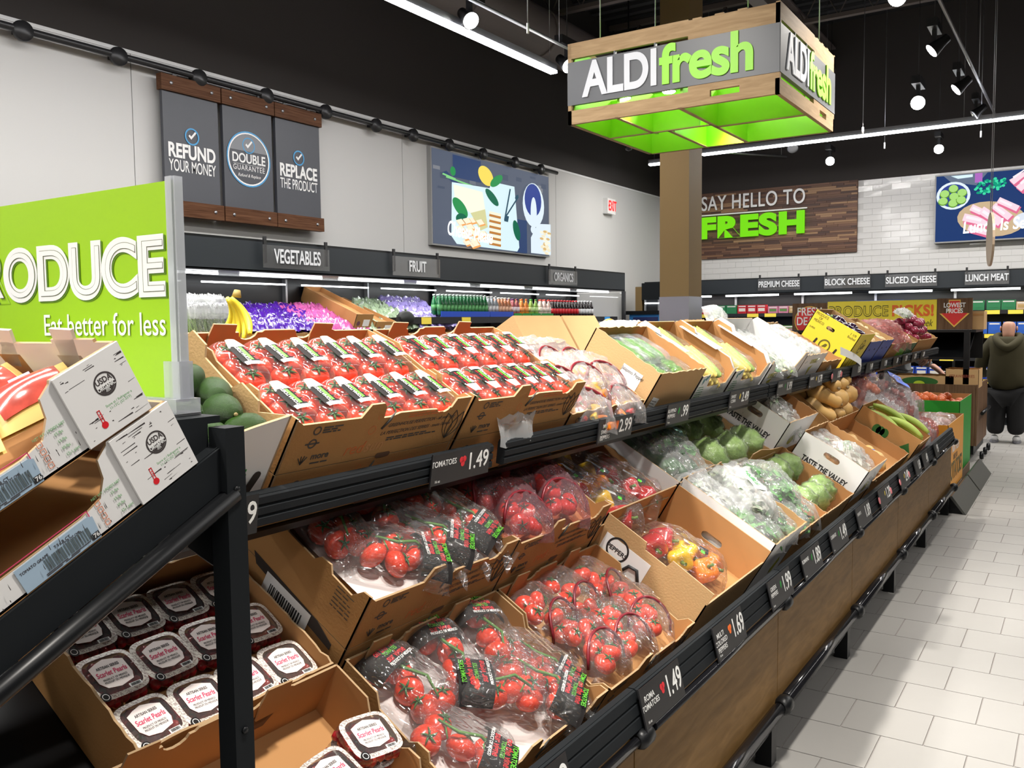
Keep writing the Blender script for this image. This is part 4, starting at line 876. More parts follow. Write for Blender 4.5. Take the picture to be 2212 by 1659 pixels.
# cartons of the far side that show above the ridge
RU = T_(0, 2*YM, 0) @ Rz(180) @ UD
for k, (x, W_) in enumerate(((3.30, .42), (3.74, .34))):
    c = thing('tan_carton', ('nearer' if k == 0 else 'farther')+' closed tan carton standing behind the ridge of the display', 'box', RU @ T_(-(x+W_), .02, 0))
    MB().box(0, W_, 0, .40, .004, .27).build('carton_body', CARD2, c); MB().box(.004, W_-.004, .19, .21, .27, .2725).build('top_flap', CARD2, c); MB().box(0, W_, .17, .23, .2702, .271).build('tape', mat('clear_tape', (.6, .45, .28), .3), c)
for k, (x, W_, H_, mo, lab) in enumerate(((4.15, .45, .24, WCARD, 'white carton corner behind the jalapeno carton'), (5.2, .4, .24, CARD2, 'tan carton behind the ridge near the white handle box'), (6.1, .45, .22, CARD2, 'tan carton behind the ridge left of the yellow carton'), (8.9, .5, .22, mat('green_tan_carton', (.25, .42, .08), .6), 'green printed carton behind the ridge'))):
    crate('rear_carton', lab, RU @ T_(-(x+W_), .02, 0), W_, .40, H_, mo, CARD2, 'torn', fill=.15, seed=40+k)
hb = thing('handle_box', 'white carry box with a cut out handle behind the ridge', 'box', RU @ T_(-5.95, .05, 0))
MB().box(0, .3, 0, .3, 0, .26).build('box_body', WCARD, hb); obj('carry_handle', wall_mesh([(0, 0), (.3, 0), (.24, .13), (.06, .13)], .004, WHITE, WHITE, [hole(.15, .075, .13, .05)]), hb, T_(0, .02, .26) @ Rx(90))
# -- lower deck, front row
CR['f1'] = tomato_box('nearly empty brown carton at the bottom edge with two clamshells', L(.765), W=.575)
CR['f2'] = tomato_box('brown carton of bagged vine tomatoes in the front row', L(1.365), fill=.045)
CR['f3'] = tomato_box('brown carton of red banded tomato bags in the front row', L(1.96), W=.58, fill=.045)
PP = lambda D, H: [(0, 0), (D, 0), (D, H), (D*.62, H), (D*.60, H*.9), (D*.40, H*.9), (D*.38, H*1.02), (0, H)]
CR['f4'] = c = crate('bell_pepper_carton', 'tall brown carton with one bag of mixed bell peppers in the front row', L(2.55), .575, .42, .245, CARD2, CARDIN, left=PP(.42, .245), right=([(0, 0), (.42, 0), (.42, .25), (0, .25)], [hole(.2, .15, .09, .03)]), fill=.09, fh=.20)
SL4 = T_(-.0008, .42, 0) @ Rz(-90) @ Rx(90)
s = MB().box(-.09, .09, -.05, .05, 0, .0004, 0, SL4 @ T_(.12, .14, 0)).build('white_print_panel', WHITE, c)
ring(s, SL4 @ T_(.09, .16, .0006), .035, .042, BLK, 'oval_print', .0002); text('PEPPERS', .016, BLK, s, SL4 @ T_(.09, .155, .0006), bold=.03)
MB().tube([SL4 @ Vector((x, y, .002)) for x, y in ((.13, .10), (.15, .14), (.18, .145), (.21, .10))], .006, 6).build('curl_print', BLK, c)
MB().prism(ell(0, 0, .05, .018), SL4 @ T_(.27, .07, 0) @ Rz(-20), .0006).build('pepper_picture', mat('yellow_pepper_print', (.85, .5, .03), .5), c); MB().prism(ell(0, 0, .025, .017), SL4 @ T_(.235, .085, 0) @ Rz(-20), .0008).build('pepper_picture', mat('sign_red', (.65, .02, .02), .5), c)
CR['f5'] = c = crate('white_carton', 'white carton of bagged greens in the front row right of the bell peppers', L(3.145), .42, .42, .275, WCARD, CARD2, left=([(0, 0), (.42, 0), (.42, .275), (0, .275)], [hole(.2, .19, .10, .035)]), fill=.19, kind='torn')
MB().prism([(0, 0), (.04, .05), (.08, .02), (.06, -.03), (.02, -.03)], F(.24, .09), .0004).build('vegetable_print', SUPM, c); lines(c, F(.12, .03), .08, 2, .01, BLK)
CR['f5b'] = c = crate('plain_carton', 'plain brown carton of bagged greens between white carton and cabbage carton', L(3.575), .46, .42, .21, CARD, CARDIN, 'torn', fill=.15, seed=51)
CR['cab'] = c = crate('cabbage_carton', 'brown carton of wrapped cabbages in the front row', L(4.045), .55, .42, .20, CARD2, CARDIN, 'torn', fill=.07, seed=52, back=[(0, 0), (.55, 0), (.55, .2), (.3, .22), (.1, .25), (0, .24)])
def valley(u, v, w_, key, lab, W_=.46, D_=.37, H_=.20):
    crate('plain_carton', 'plain brown carton hidden under the '+lab[6:], L(u, v, w_), W_, D_, .132, CARD, CARDIN, fill=.13)
    CR[key] = c = crate('valley_carton', lab, L(u, v, w_+.134), W_, D_, H_, WCARD, CARDIN, 'torn', fill=.09, seed=61, left=([(0, 0), (D_, 0), (D_, H_*.96), (.2, H_), (0, H_*.97)], [hole(D_*.50, H_*.74, .09, .030)]))
    S_ = T_(-.0008, D_, 0) @ Rz(-90) @ Rx(90)
    text('TASTE THE VALLEY', .030, BLK, c, S_ @ T_(D_*.50, H_*.36, 0) @ Rz(0), bold=.05, sx=.72, ext=.0001)
    MB().prism(hole(0, 0, .05, .010), S_ @ T_(D_*.36, H_*.08, 0), .0004).build('vent_slot', mat('slot_shadow_board', (.12, .06, .03), .9), c)
    MB().prism(ell(0, 0, .05, .03), F(.25, .06), .0004).build('vegetable_print', SUPM, c)
valley(4.62, 0, 0, 'val1', 'white carton reading TASTE THE VALLEY in the front row')
CR['squashf'] = crate('squash_carton', 'low brown carton with a stickered squash in the front row', L(5.13), 1.2, .42, .17, CARD, CARDIN, 'torn', fill=.09, seed=71, bh=.24)
CR['plant'] = c = crate('plantain_carton', 'brown carton with dark green leaf print holding plantains', L(6.36, -.02), .50, .44, .28, CARD, CARDIN, fill=.2, fh=.25, left=[(0, 0), (.44, 0), (.44, .28), (0, .28)])
S_ = T_(-.0008, .46, 0) @ Rz(-90) @ Rx(90) @ Sc(.8, 1, 1); DG = mat('dark_green_print', (.02, .11, .015), .6)
MB().prism([(.0, .10), (.36, .10), (.36, .05), (.0, .05)], S_, .0004).build('green_band_print', DG, c)
MB().prism([(.32, .12), (.36, .14), (.42, .13), (.50, .22), (.55, .16), (.55, .08), (.50, .03), (.42, .03), (.37, .06)], S_, .0006).build('leaf_print', DG, c)
for x in (-.035, .0, .035): MB().prism(ell(x, 0, .035, .034), S_ @ T_(.26, .19, 0), .0006).build('emblem_print', DG, c)
text('PLANTAINS', .03, mat('pale_green_print', (.12, .25, .06), .6), c, S_ @ T_(.12, .125, 0), sx=.9)
# -- lower deck, back row
CR['pearl'] = crate('pearl_carton', 'brown carton of Scarlet Pearls clamshells left of the black post', L(.875, .41), .47, .41, .125, CARD, CARDIN, 'torn', fill=.05, seed=81)
for k, w_ in ((0, .0),): tomato_box('lower brown carton stacked under the vine tomato carton in the back row', L(1.37, .41, .0), 'plain', H=.15, fill=.147)
CR['l1'] = tomato_box('upper brown carton of bagged vine tomatoes in the back row', L(1.37, .41, .152), H=.15, fill=.075)
for z in (.1, .25):
    c = CR['l1']; 
S_ = T_(-.0008, .40, 0) @ Rz(-90) @ Rx(90)
for o_ in (CR['l1'],):
    sidelabel(o_, S_ @ T_(.2, -.045, .001), .16, .085); MB().prism([(.06, .012), (.30, .0), (.36, -.02), (.36, -.035), (.08, -.012)], S_, .0008).build('dark_gap', mat('dark_hole', (.03, .02, .015), .9), o_)
    lines(o_, S_ @ T_(.34, .11, 0), .06, 6, .010, DKPRINT, .001)
tomato_box('lower brown carton stacked under the purple tinted tomato bags', L(1.96, .41, .0), 'plain', W=.545, H=.148, fill=.14)
CR['l2'] = tomato_box('upper brown carton of purple tinted tomato bags in the back row', L(1.96, .41, .15), W=.545, H=.148, fill=.07)
CR['l3'] = c = crate('bell_pepper_carton', 'brown carton of mixed bell peppers in the shaded back row', L(2.515, .41), .575, .40, .23, CARD, CARDIN, 'torn', fill=.12, seed=91, fh=.20)
CR['l4'] = c = crate('white_carton', 'white carton of green pepper bags in the back row', L(3.12, .41), .41, .46, .26, WCARD, CARD2, 'torn', left=([(0, 0), (.46, 0), (.46, .26), (0, .26)], [hole(.22, .17, .10, .035)]), fill=.19, seed=92)
CR['l4b'] = c = crate('plain_carton', 'brown carton of cucumbers and wrapped lettuce in the back row', L(3.56, .41), .90, .42, .19, CARD, CARD2, 'torn', fill=.12, seed=93)
valley(4.50, .43, .02, 'val2', 'white carton reading TASTE THE VALLEY in the back row', .55, .37, .20)
CR['nut'] = c = crate('squash_carton', 'brown carton heaped with butternut squash in the back row', L(5.62, .43), .85, .44, .22, CARD, CARDIN, 'torn', fill=.16, seed=95, left=[(0, 0), (.44, 0), (.44, .30), (0, .22)])
# ---------------------------------------------------------------- fruit and vegetable meshes (unit about 1 = diameter)
TOM = mat('tomato_skin', (.72, .045, .014), .22, var=.35, vscale=14, coat=.3)
TOM2 = mat('tomato_skin_orange', (.70, .075, .018), .22, var=.25, vscale=14, coat=.3)
CALY = mat('tomato_stem', (.035, .12, .02), .6)
STEMG = mat('vine_green', (.08, .20, .03), .6)
def prof_sphere(zs=1, dim=.12, n=9): 
    out = []
    for k in range(n+1):
        a = -math.pi/2+math.pi*k/n; r_ = .5*math.cos(a); z = .5*zs*math.sin(a)
        if k >= n-1: z -= dim*(1-abs(n-k-.0)/1.0*0.6)
        out.append((max(r_, .012), z))
    return out
def P_tomato():
    b = MB().lathe(prof_sphere(.84, .06), 18, lob=5, amp=.02); return b.mesh('tomato', TOM)
def P_calyx():
    b = MB()
    for k in range(5): a = k*72; b.tube([(0, 0, .40), (.14*math.cos(R(a)), .14*math.sin(R(a)), .43), (.30*math.cos(R(a+8)), .30*math.sin(R(a+8)), .40)], [.035, .04, .008], 5)
    b.tube([(0, 0, .36), (.02, .02, .56)], .03, 6); return b.mesh('calyx', CALY)
MT, MC = P_tomato(), P_calyx()
MROMA = MB().lathe([(.01, -.62), (.2, -.58), (.36, -.42), (.45, -.15), (.47, .1), (.42, .38), (.28, .55), (.06, .58), (.01, .55)], 14).mesh('roma', TOM)
def pepper_mesh(nm, m): return MB().lathe([(.02, -.50), (.2, -.56), (.36, -.48), (.44, -.25), (.50, .05), (.50, .28), (.40, .44), (.22, .48), (.10, .42), (.02, .40)], 24, lob=4, amp=.10).mesh(nm, m)
PEP = {n: pepper_mesh(n+'_pepper', mat(n+'_pepper_skin', c, .18, coat=.5, var=.12, vscale=6)) for n, c in (('red', (.55, .012, .015)), ('yellow', (.80, .48, .01)), ('orange', (.85, .22, .01)))}
MPST = MB().tube([(0, 0, .36), (.03, 0, .55), (.08, .02, .68)], [.09, .06, .07], 8).mesh('pepper_stem', mat('pepper_stem_green', (.12, .22, .03), .5))
AVOM = mat('avocado_skin', (.028, .085, .006), .36, spec=.3, var=.5, vscale=25, bump=1.0, bscale=110)
MAVO = MB().lathe([(.01, -.62), (.22, -.58), (.40, -.42), (.48, -.18), (.45, .08), (.35, .32), (.26, .50), (.14, .60), (.03, .62)], 20).mesh('avocado', AVOM)
MAVS = MB().lathe([(.06, .60), (.055, .64), (.02, .65)], 8).mesh('stem_end', mat('avocado_stem', (.30, .22, .10), .8))
SQM = mat('butternut_skin', (.62, .38, .13), .5, var=.15, vscale=6, bump=.1)
MSQ = MB().lathe([(.02, -.80), (.20, -.78), (.38, -.62), (.43, -.40), (.36, -.15), (.27, .10), (.26, .40), (.27, .60), (.20, .72), (.05, .75)], 18).mesh('butternut', SQM)
MSQS = MB().lathe([(.08, .70), (.06, .78), (.07, .84), (.02, .85)], 8).mesh('stem_stub', mat('dry_stem', (.28, .20, .10), .8))
ONM = mat('onion_skin', (.60, .13, .03), .35, var=.3, vscale=10); RPM = mat('red_potato_skin', (.42, .10, .085), .5, var=.2, vscale=12); ROM = mat('red_onion_skin', (.22, .02, .045), .25, var=.3, vscale=9)
MON = MB().lathe(prof_sphere(.9, -.06), 14).mesh('onion', ONM); MRO = MB().lathe(prof_sphere(.9, -.05), 14).mesh('red_onion', ROM); MRP = MB().lathe(prof_sphere(.85, 0), 12).mesh('potato', RPM)
def curved(nm, m, L_, r_, bend, n=8, ridge=1, tip=.3, cols=8):
    pts = []; rs = []
    for k in range(n+1):
        t = k/n; a = (t-.5)*bend; pts.append((L_*(t-.5), 0, L_*.5*(math.cos((t-.5)*bend)-1)*1.2)); rs.append(r_*(tip+(1-tip)*math.sin(math.pi*min(max(t, .04), .96))**.5))
    return MB().tube(pts, rs, cols).mesh(nm, m)
BANM = mat('banana_skin', (.78, .62, .035), .45, var=.12, vscale=5); BANG = mat('green_banana_skin', (.60, .66, .06), .45, var=.15, vscale=4)
MBAN = curved('banana', BANM, .19, .018, 1.8, 10, tip=.28, cols=6); MBANG = curved('banana', BANG, .19, .018, 1.8, 10, tip=.28, cols=6)
MPLA = curved('plantain', mat('plantain_skin', (.38, .50, .10), .45, var=.15, vscale=6), .26, .024, 1.1, 10, tip=.3, cols=6)
MJAL = curved('jalapeno', mat('jalapeno_skin', (.10, .27, .04), .25, var=.3), .075, .012, .6, 6, tip=.35)
MCUC = curved('cucumber', mat('cucumber_skin', (.03, .12, .03), .35, var=.3), .20, .024, .3, 8, tip=.5)
MZUC = curved('green_vegetable', mat('cucumber_skin', (.03, .12, .03), .35, var=.3), .16, .03, .3, 8, tip=.6)
def corn_mesh(nm, m):
    b = MB(); n, c = 26, 16; vs = []
    for i in range(n+1):
        t = i/n; rr = .5*(1-.55*t**3)*(1 if 0 < i < n else .3)
        for k in range(c): q = rr*(1 if (i % 2) else .95)*(1+.05*math.cos(8*2*math.pi*k/c)); vs.append((q*math.cos(2*math.pi*k/c), q*math.sin(2*math.pi*k/c), t-.5))
    b.add(vs, [(i*c+k, i*c+(k+1) % c, (i+1)*c+(k+1) % c, (i+1)*c+k) for i in range(n) for k in range(c)], 0, True); return b.mesh(nm, m)
MCORN = corn_mesh('corn_cob', mat('corn_kernels', (.85, .66, .17), .4, var=.1, vscale=40))
MHUSK = corn_mesh('corn_husk', mat('corn_husk', (.36, .50, .12), .5, var=.2, vscale=10))
def cabbage_mesh():
    b = MB(); rn = random.Random(5); n, c = 14, 24; vs = []
    for i in range(n+1):
        th_ = math.pi*i/n
        for k in range(c):
            ph = 2*math.pi*k/c; p = Vector((math.sin(th_)*math.cos(ph), math.sin(th_)*math.sin(ph), math.cos(th_))); d_ = .46+.09*abs(noise.noise(p*3.1))*2+.02*noise.noise(p*9); vs.append(p*d_)
    b.add(vs, [(i*c+k, (i+1)*c+k, (i+1)*c+(k+1) % c, i*c+(k+1) % c) for i in range(n) for k in range(c)], 0, True)
    return b.mesh('cabbage', mat('cabbage_leaf', (.26, .42, .10), .45, var=.5, vscale=5, bump=.6, bscale=18))
MCAB = cabbage_mesh(); MCABF = MCAB.copy(); MCABF.name = 'cabbage_wrap'; MCABF.materials.clear(); MCABF.materials.append(FILM)
MEGG = MB().lathe([(.02, -.75), (.25, -.72), (.40, -.5), (.44, -.2), (.36, .15), (.25, .42), (.16, .6), (.06, .66)], 16).mesh('eggplant', mat('eggplant_skin', (.018, .006, .02), .12, coat=.6))
MEGS = MB().lathe([(.20, .50), (.16, .62), (.06, .68), (.05, .82), (.02, .83)], 8).mesh('eggplant_cap', mat('eggplant_cap_green', (.12, .22, .05), .5))
MGAR = MB().lathe([(.05, -.4), (.35, -.38), (.5, -.12), (.42, .12), (.2, .3), (.07, .42), (.06, .6), (.02, .62)], 14, lob=6, amp=.05).mesh('garlic', mat('garlic_skin', (.78, .72, .66), .5, var=.06))
# ---------------------------------------------------------------- film bags
def pillow_mesh(nm, m, seed, nx=26, ny=18, p=4.6, wr=.10, ragged=.05):
    rn = random.Random(seed); o_ = Vector((seed*3.1, seed*1.7, 0)); b = MB()
    def top(u, v):
        x, y = 2*u-1, 2*v-1; e = max(0, (1-abs(x)**p))**.55*max(0, (1-abs(y)**p))**.55
        w_ = wr*(noise.noise(Vector((x*2.2, y*5.5, 1))+o_)+.6*noise.noise(Vector((x*6, y*9, 2))+o_)-.35*abs(noise.noise(Vector((x*3+y*4, y*3-x*2, 5))+o_)))
        ex = 1+ragged*noise.noise(Vector((0, y*4, 3))+o_); ey = 1+ragged*noise.noise(Vector((x*4, 0, 7))+o_)
        return Vector((.5*x*ex, .5*y*ey, max(.0, e*(1+w_)+(.06+.5*wr*noise.noise(Vector((x*7, y*7, 9))+o_))*(1 if e > .02 else .8))))
    b.grid(nx, ny, top)
    return b.mesh(nm, m)
PILL = [pillow_mesh('film', FILM, s) for s in (1, 2, 3, 4)]
PURF = film('tinted_film', tint=(.80, .55, .60), haze=.10, gloss=.45, hazecol=(.75, .45, .5)); PILLP = [pillow_mesh('film', PURF, s, wr=.16) for s in (5, 6)]
PILL2 = [pillow_mesh('film', FILM2, s, wr=.2, ragged=.12) for s in (7, 8, 9)]
PINKF = film('pink_net_film', tint=(.95, .72, .70), haze=.14, gloss=.4, bscale=30, bstr=.35, hazecol=(.85, .5, .48)); PILLN = [pillow_mesh('net_bag_skin', PINKF, s, wr=.3, ragged=.1) for s in (10, 11)]
WHITEF = film('milky_film', haze=.30, gloss=.4, bscale=10, hazecol=(.85, .87, .88)); PILLW = [pillow_mesh('film', WHITEF, s, wr=.3, ragged=.15) for s in (12, 13)]
def scatter(n, a, b_, seed, d=.0):
    """n spots in an a x b rectangle, spread out"""
    rn = random.Random(seed); pts = []
    while len(pts) < n:
        best = max(((rn.uniform(-a, a), rn.uniform(-b_, b_)) for _ in range(14)), key=lambda q: min([math.hypot(q[0]-x, q[1]-y) for x, y in pts] or [9])); pts.append(best)
    return pts
def bag(nm, lab, T, size, items, films=PILL, seed=0, cat='bag', group=None, tail=False):
    """items: (part name, mesh, size xyz, count, spin) lying inside a clear film"""
    L_, W_, H_ = size; t = thing(nm, lab, cat, T, group); rn = random.Random(seed*7+1); real = (MJAL, MCUC, MZUC, MPLA)
    tot = sum(i[3] for i in items); pts = scatter(tot, max(.005, L_*.5-max(i[2][0] for i in items)*.72), max(.005, W_*.5-max(i[2][1] for i in items)*.72), seed+11); q = 0
    for pn, me, s, n, spin in items:
        for k in range(n):
            x, y = pts[q]; q += 1; zr = max(s[2]*.5*(.9 if spin != 'lie' else .5), .008)
            Q = T_(x, y, min(zr+rn.uniform(0, .25)*s[2], max(H_-zr*.7, zr))) @ Rz(rn.uniform(0, 360))
            if spin == 'tilt': Q = Q @ Rx(rn.uniform(-70, 70))
            if spin == 'lie': Q = Q @ Rx(90)
            if spin == 'row': Q = T_(x, y, zr) @ Rz(rn.uniform(-12, 12))
            o = obj(pn, me, t, Q if me in real else Q @ Sc(*s))
            if me is MT: obj('calyx', MC, o)
            if pn.endswith('pepper') and me in PEP.values(): obj('stem', MPST, o)
    f = obj('film', films[seed % len(films)], t, Sc(L_, W_, H_))
    if tail:
        b = MB(); 
        b.grid(8, 5, lambda u, v: Vector((L_*.46+u*.07, (v-.5)*(.02+.07*u), H_*.35*(1-u)+.012*math.sin(v*9+u*5)+.01))); b.build('twisted_end', films[0].materials[0], t)
    return t
DKLAB = mat('dark_label', (.014, .012, .012), .6, spec=.15)
LGRN = mat('label_green', (.10, .42, .03), .5); LRED = mat('label_red', (.62, .02, .03), .5)
def vine_bag(lab, T, seed, flip=False, n=5, white=False):
    t = bag('vine_tomato_bag', lab, T, (.26, .165, .085), [('tomato', MT, (.070, .070, .062), n, 'tilt')], seed=seed, tail=True)
    rn = random.Random(seed)
    b = MB().tube([(-.07, .01, .068), (-.02, -.01, .078), (.03, .012, .074), (.07, 0, .06)], [.003, .004, .004, .003], 6)
    for x in (-.05, 0, .04): b.tube([(x, 0, .068), (x+.012, .02*rn.choice((-1, 1)), .058)], .002, 5)
    b.build('vine', STEMG, t)
    s = -1 if flip else 1; x0 = .085*s; z_ = lambda y: .088*max(0, 1-(abs(y)/.085)**2.6)**.6+.004
    g_ = lambda xa, xb, dz: (lambda u, v: Vector((x0+xa+(xb-xa)*u, (v-.5)*.15, z_((v-.5)*.15)*(1-.35*abs(x0+xa+(xb-xa)*u)/.125)+dz)))
    lb = MB().grid(4, 12, g_(-.045, .04, .003)).build('label_band', DKLAB, t)
    for k, (w_, m, h) in enumerate((('TOMATOES', LGRN, .013), ('on the vine', LRED, .018), ('TOMATES', LGRN, .011), ('sur vigne', LRED, .018), ('PRODUCT OF MEXICO', WHITE, .008))):
        text(w_, h, m, lb, T_(x0+(.028-k*.0155), 0, .088*(1-.35*abs(x0+.028-k*.0155)/.125)+.0085) @ Rz(-90), ext=.0001, bold=.03, sx=.75)
    MB().grid(3, 8, g_(-.05*s if s > 0 else .035, -.03*s if s > 0 else .05, .0)).build('clear_print_band', PINK_W, lb) if white else None
    return t
def banded(lab, T, seed, films=PILL, items=None, size=(.25, .17, .07), bandcol=(.18, .012, .02), group=None, nm='banded_bag', r_=.0045):
    t = bag(nm, lab, T, size, items or [('tomato', MT, (.062, .062, .056), 6, 'tilt')], films, seed, group=group)
    a, b_, h = size; x = -a*.28
    P_ = [(x-a*.12*math.cos(math.pi*k/12)*0+a*.30*math.sin(math.pi*k/12), b_*.5*math.cos(math.pi*k/12), h*(.35+.72*math.sin(math.pi*k/12)**.7)) for k in range(13)]
    MB().tube(P_, r_, 6).build('zip_band', mat('dark_red_band', bandcol, .35), t)
    return t
# ---------------------------------------------------------------- tomato packs (upper deck)
def tomato_pack():
    t = thing('tomato_pack', 'x', 'pack'); L_, W_, H_ = .160, .090, .060
    for k in (-1, 0, 1):
        o = obj('tomato', MT, t, T_(0, k*.047, .034) @ Rz(k*50) @ Rx(k*-16) @ Sc(.070, .066, .064)); obj('calyx', MC, o)
    def shell(u, v):
        x, y = 2*u-1, 2*v-1; r_ = max(abs(x), abs(y)); e = (1-abs(x)**4)**.5*(1-abs(y)**6)**.5; return Vector((x*W_/2*(1-.10*e*abs(x)), y*L_/2, .002+H_*1.22*e**.6*(1+.03*math.cos(9*y))))
    MB().grid(14, 22, shell).build('clear_lid', CLAM, t)
    b = MB(); pts = [(W_*.5*math.copysign(min(1, abs(math.cos(a))**.4), math.cos(a)), L_*.5*math.copysign(min(1, abs(math.sin(a))**.4), math.sin(a))) for a in [2*math.pi*k/24 for k in range(24)]]
    b.prism(pts, T_(0, 0, .018), .002); b.build('rim', CLAM, t)
    zz = lambda x: .004+H_*1.24*(1-abs(2*x/W_)**4)**.5
    sl = MB().grid(8, 2, lambda u, v: Vector(((u-.5)*W_*.56, -.040+.066*v, zz((u-.5)*W_*.56)+.0015))).build('label_sleeve', DKLAB, t)
    MB().grid(6, 2, lambda u, v: Vector(((u-.5)*W_*.56*(1-.45*v), .022+.034*v, zz((u-.5)*W_*.5)+.001))).build('white_label_tip', PINK_W, t)
    MB().grid(6, 1, lambda u, v: Vector(((u-.5)*W_*.52, -.046+.012*v, zz((u-.5)*W_*.52)+.0026))).build('barcode_patch', WHITE, sl)
    text('TOMATOES', .010, WHITE, sl, T_(-.008, -.005, H_*1.24+.0065) @ Rz(90), sx=.8, ext=.0001)
    MB().box(-.003, .006, -.028, .022, H_*1.24+.0055, H_*1.24+.006).build('green_stripe', LGRN, sl); text('on the vine', .011, LRED, sl, T_(.014, -.0, H_*1.24+.006) @ Rz(90), sx=.8, ext=.0001)
    return t
tp = tomato_pack(); first = True
for key, nmx in (('u1', 'nearer'), ('u2', 'farther')):
    C_ = CR[key].matrix_world
    for row in range(2):
        for k in range(6):
            if key == 'u1' and row == 0 and k > 5: continue
            rn = random.Random(k*9+row*31+(key == 'u2')*77)
            Mx = C_ @ T_(.058+k*.0945+(.008 if row else 0), .088+row*.172, .0475+rn.uniform(0, .004)) @ Rz(rn.uniform(-3, 3)+(180 if key == 'u2' else 0))
            lab = '%s tomato pack from the left, %s row of the %s open tomato carton' % (ORD[k], ('front', 'back')[row], nmx)
            if first: tp.matrix_world = Mx; tp['label'] = lab; tp['group'] = 'tomato packs in the two brown cartons'; first = False
            else: dup(tp, Mx, lab, 'tomato packs in the two brown cartons')
# ---------------------------------------------------------------- Scarlet Pearls clamshells
def pearls():
    t = thing('pearl_clamshell', 'x', 'clamshell'); W_, L_, H_ = .125, .105, .045
    gm = mat('grape_tomato', (.40, .015, .02), .2, coat=.4); rn = random.Random(2); b = MB()
    for i in range(6):
        for j in range(5): b.lathe([(.002, -.012), (.009, -.008), (.0115, 0), (.009, .008), (.002, .012)], 7, T=T_(-.048+i*.019+rn.uniform(-.003, .003), -.038+j*.019, .018+rn.uniform(-.004, .008)) @ Rx(rn.uniform(-60, 60)))
    o = b.build('small_tomatoes', gm, t); o['kind'] = 'stuff'
    rr = lambda w_, l_, n=28, p=.45: [(w_*.5*math.copysign(abs(math.cos(a))**p, math.cos(a)), l_*.5*math.copysign(abs(math.sin(a))**p, math.sin(a))) for a in [2*math.pi*k/n+.01 for k in range(n)]]
    A_, B_, C_ = rr(W_*.9, L_*.9), rr(W_*.94, L_*.94), rr(W_*.72, L_*.72); b = MB(); n = 28
    vs = [(x*.86, y*.86, .001) for x, y in A_]+[(x, y, H_*.72) for x, y in A_]+[(x, y, H_*.75) for x, y in rr(W_, L_)]+[(x, y, H_) for x, y in B_]
    b.add(vs, [(r_*n+k, r_*n+(k+1) % n, (r_+1)*n+(k+1) % n, (r_+1)*n+k) for r_ in range(3) for k in range(n)], 0, True); b.build('clear_tray', CLAM, t)
    fr_ = MB(); vs = [(x, y, H_+.001) for x, y in rr(W_*.96, L_*.96)]+[(x, y, H_+.003) for x, y in rr(W_*.80, L_*.78)]
    fr_.add(vs, [(k, (k+1) % n, n+(k+1) % n, n+k) for k in range(n)]); pf = fr_.build('patterned_frame', PATF, t)
    MB().prism([(x, y) for x, y in rr(W_*.80, L_*.78)], T_(0, 0, H_+.001), .0006).build('lid_window', CLAM, t)
    lb = MB().prism([(-.036, -.012), (-.026, -.026), (0, -.031), (.03, -.024), (.037, -.01), (.037, .024), (.02, .031), (0, .036), (-.02, .031), (-.037, .024)], T_(0, 0, H_+.0025), .0006).build('paper_label', PINK_W, t)
    z = H_+.0034
    text('ARTISAN SERIES', .0062, BLK, lb, T_(0, .018, z), ext=.0001, sx=.8, bold=.02); text('Scarlet Pearls', .0115, mat('magenta_print', (.62, .01, .10), .5), lb, T_(0, .004, z), ext=.0001, sx=.75, bold=.02, shear=.2)
    text('PRODUCT OF MEXICO', .0045, BLK, lb, T_(0, -.009, z), ext=.0001, sx=.8); text('PRODUIT DU MEXIQUE', .0045, BLK, lb, T_(0, -.0155, z), ext=.0001, sx=.8)
    w_ = MB().box(.012, .038, -.0415, -.033, H_+.003, H_+.0036).build('barcode_patch', WHITE, t); barcode(w_, T_(.025, -.037, H_+.0037), .02, .006)
    MB().prism(disc_pts(.010, 18), T_(-.043, -.042, H_+.0032), .0006).build('round_sticker', DKLAB, t); ring(t, T_(-.043, -.042, H_+.004), .0055, .0068, WHITE, 'sticker_ring', .0002, 16)
    return t
m = mat('patterned_paper', (.72, .68, .62), .4); nt = m.node_tree; bb = nt.nodes['Principled BSDF']
wv = nt.nodes.new('ShaderNodeTexWave'); wv.inputs['Scale'].default_value = 55; wv.inputs['Distortion'].default_value = 9; wv.inputs['Detail Scale'].default_value = 3; wv.bands_direction = 'DIAGONAL'
tc = nt.nodes.new('ShaderNodeTexCoord'); nt.links.new(tc.outputs['Object'], wv.inputs['Vector']); cr = nt.nodes.new('ShaderNodeValToRGB'); cr.color_ramp.elements[0].color = (.35, .28, .26, 1); cr.color_ramp.elements[1].color = (.74, .70, .64, 1); cr.color_ramp.elements[0].position = .1; cr.color_ramp.elements[1].position = .45
nt.links.new(wv.outputs['Fac'], cr.inputs[0]); nt.links.new(cr.outputs[0], bb.inputs['Base Color']); PATF = m
pc = pearls(); C_ = CR['pearl'].matrix_world; first = True
for row in range(3):
    for k in range(4 if row == 0 else 4):
        x = .075+k*.110 if row != 1 else .068+k*.112
        if x > .44: continue
        rn = random.Random(row*5+k); Mx = C_ @ T_(x, .068+row*.125, .0505+(.004 if row == 1 else 0)) @ Rz(rn.uniform(-4, 4)) @ Sc(.95, 1.08, 1)
        lab = '%s Scarlet Pearls clamshell from the left, %s row beside the black post' % (ORD[k], ('front', 'middle', 'back')[row])
        if first: pc.matrix_world = Mx; pc['label'] = lab; pc['group'] = 'Scarlet Pearls clamshells left of the post'; first = False
        else: dup(pc, Mx, lab, 'Scarlet Pearls clamshells left of the post')
C_ = CR['f1'].matrix_world
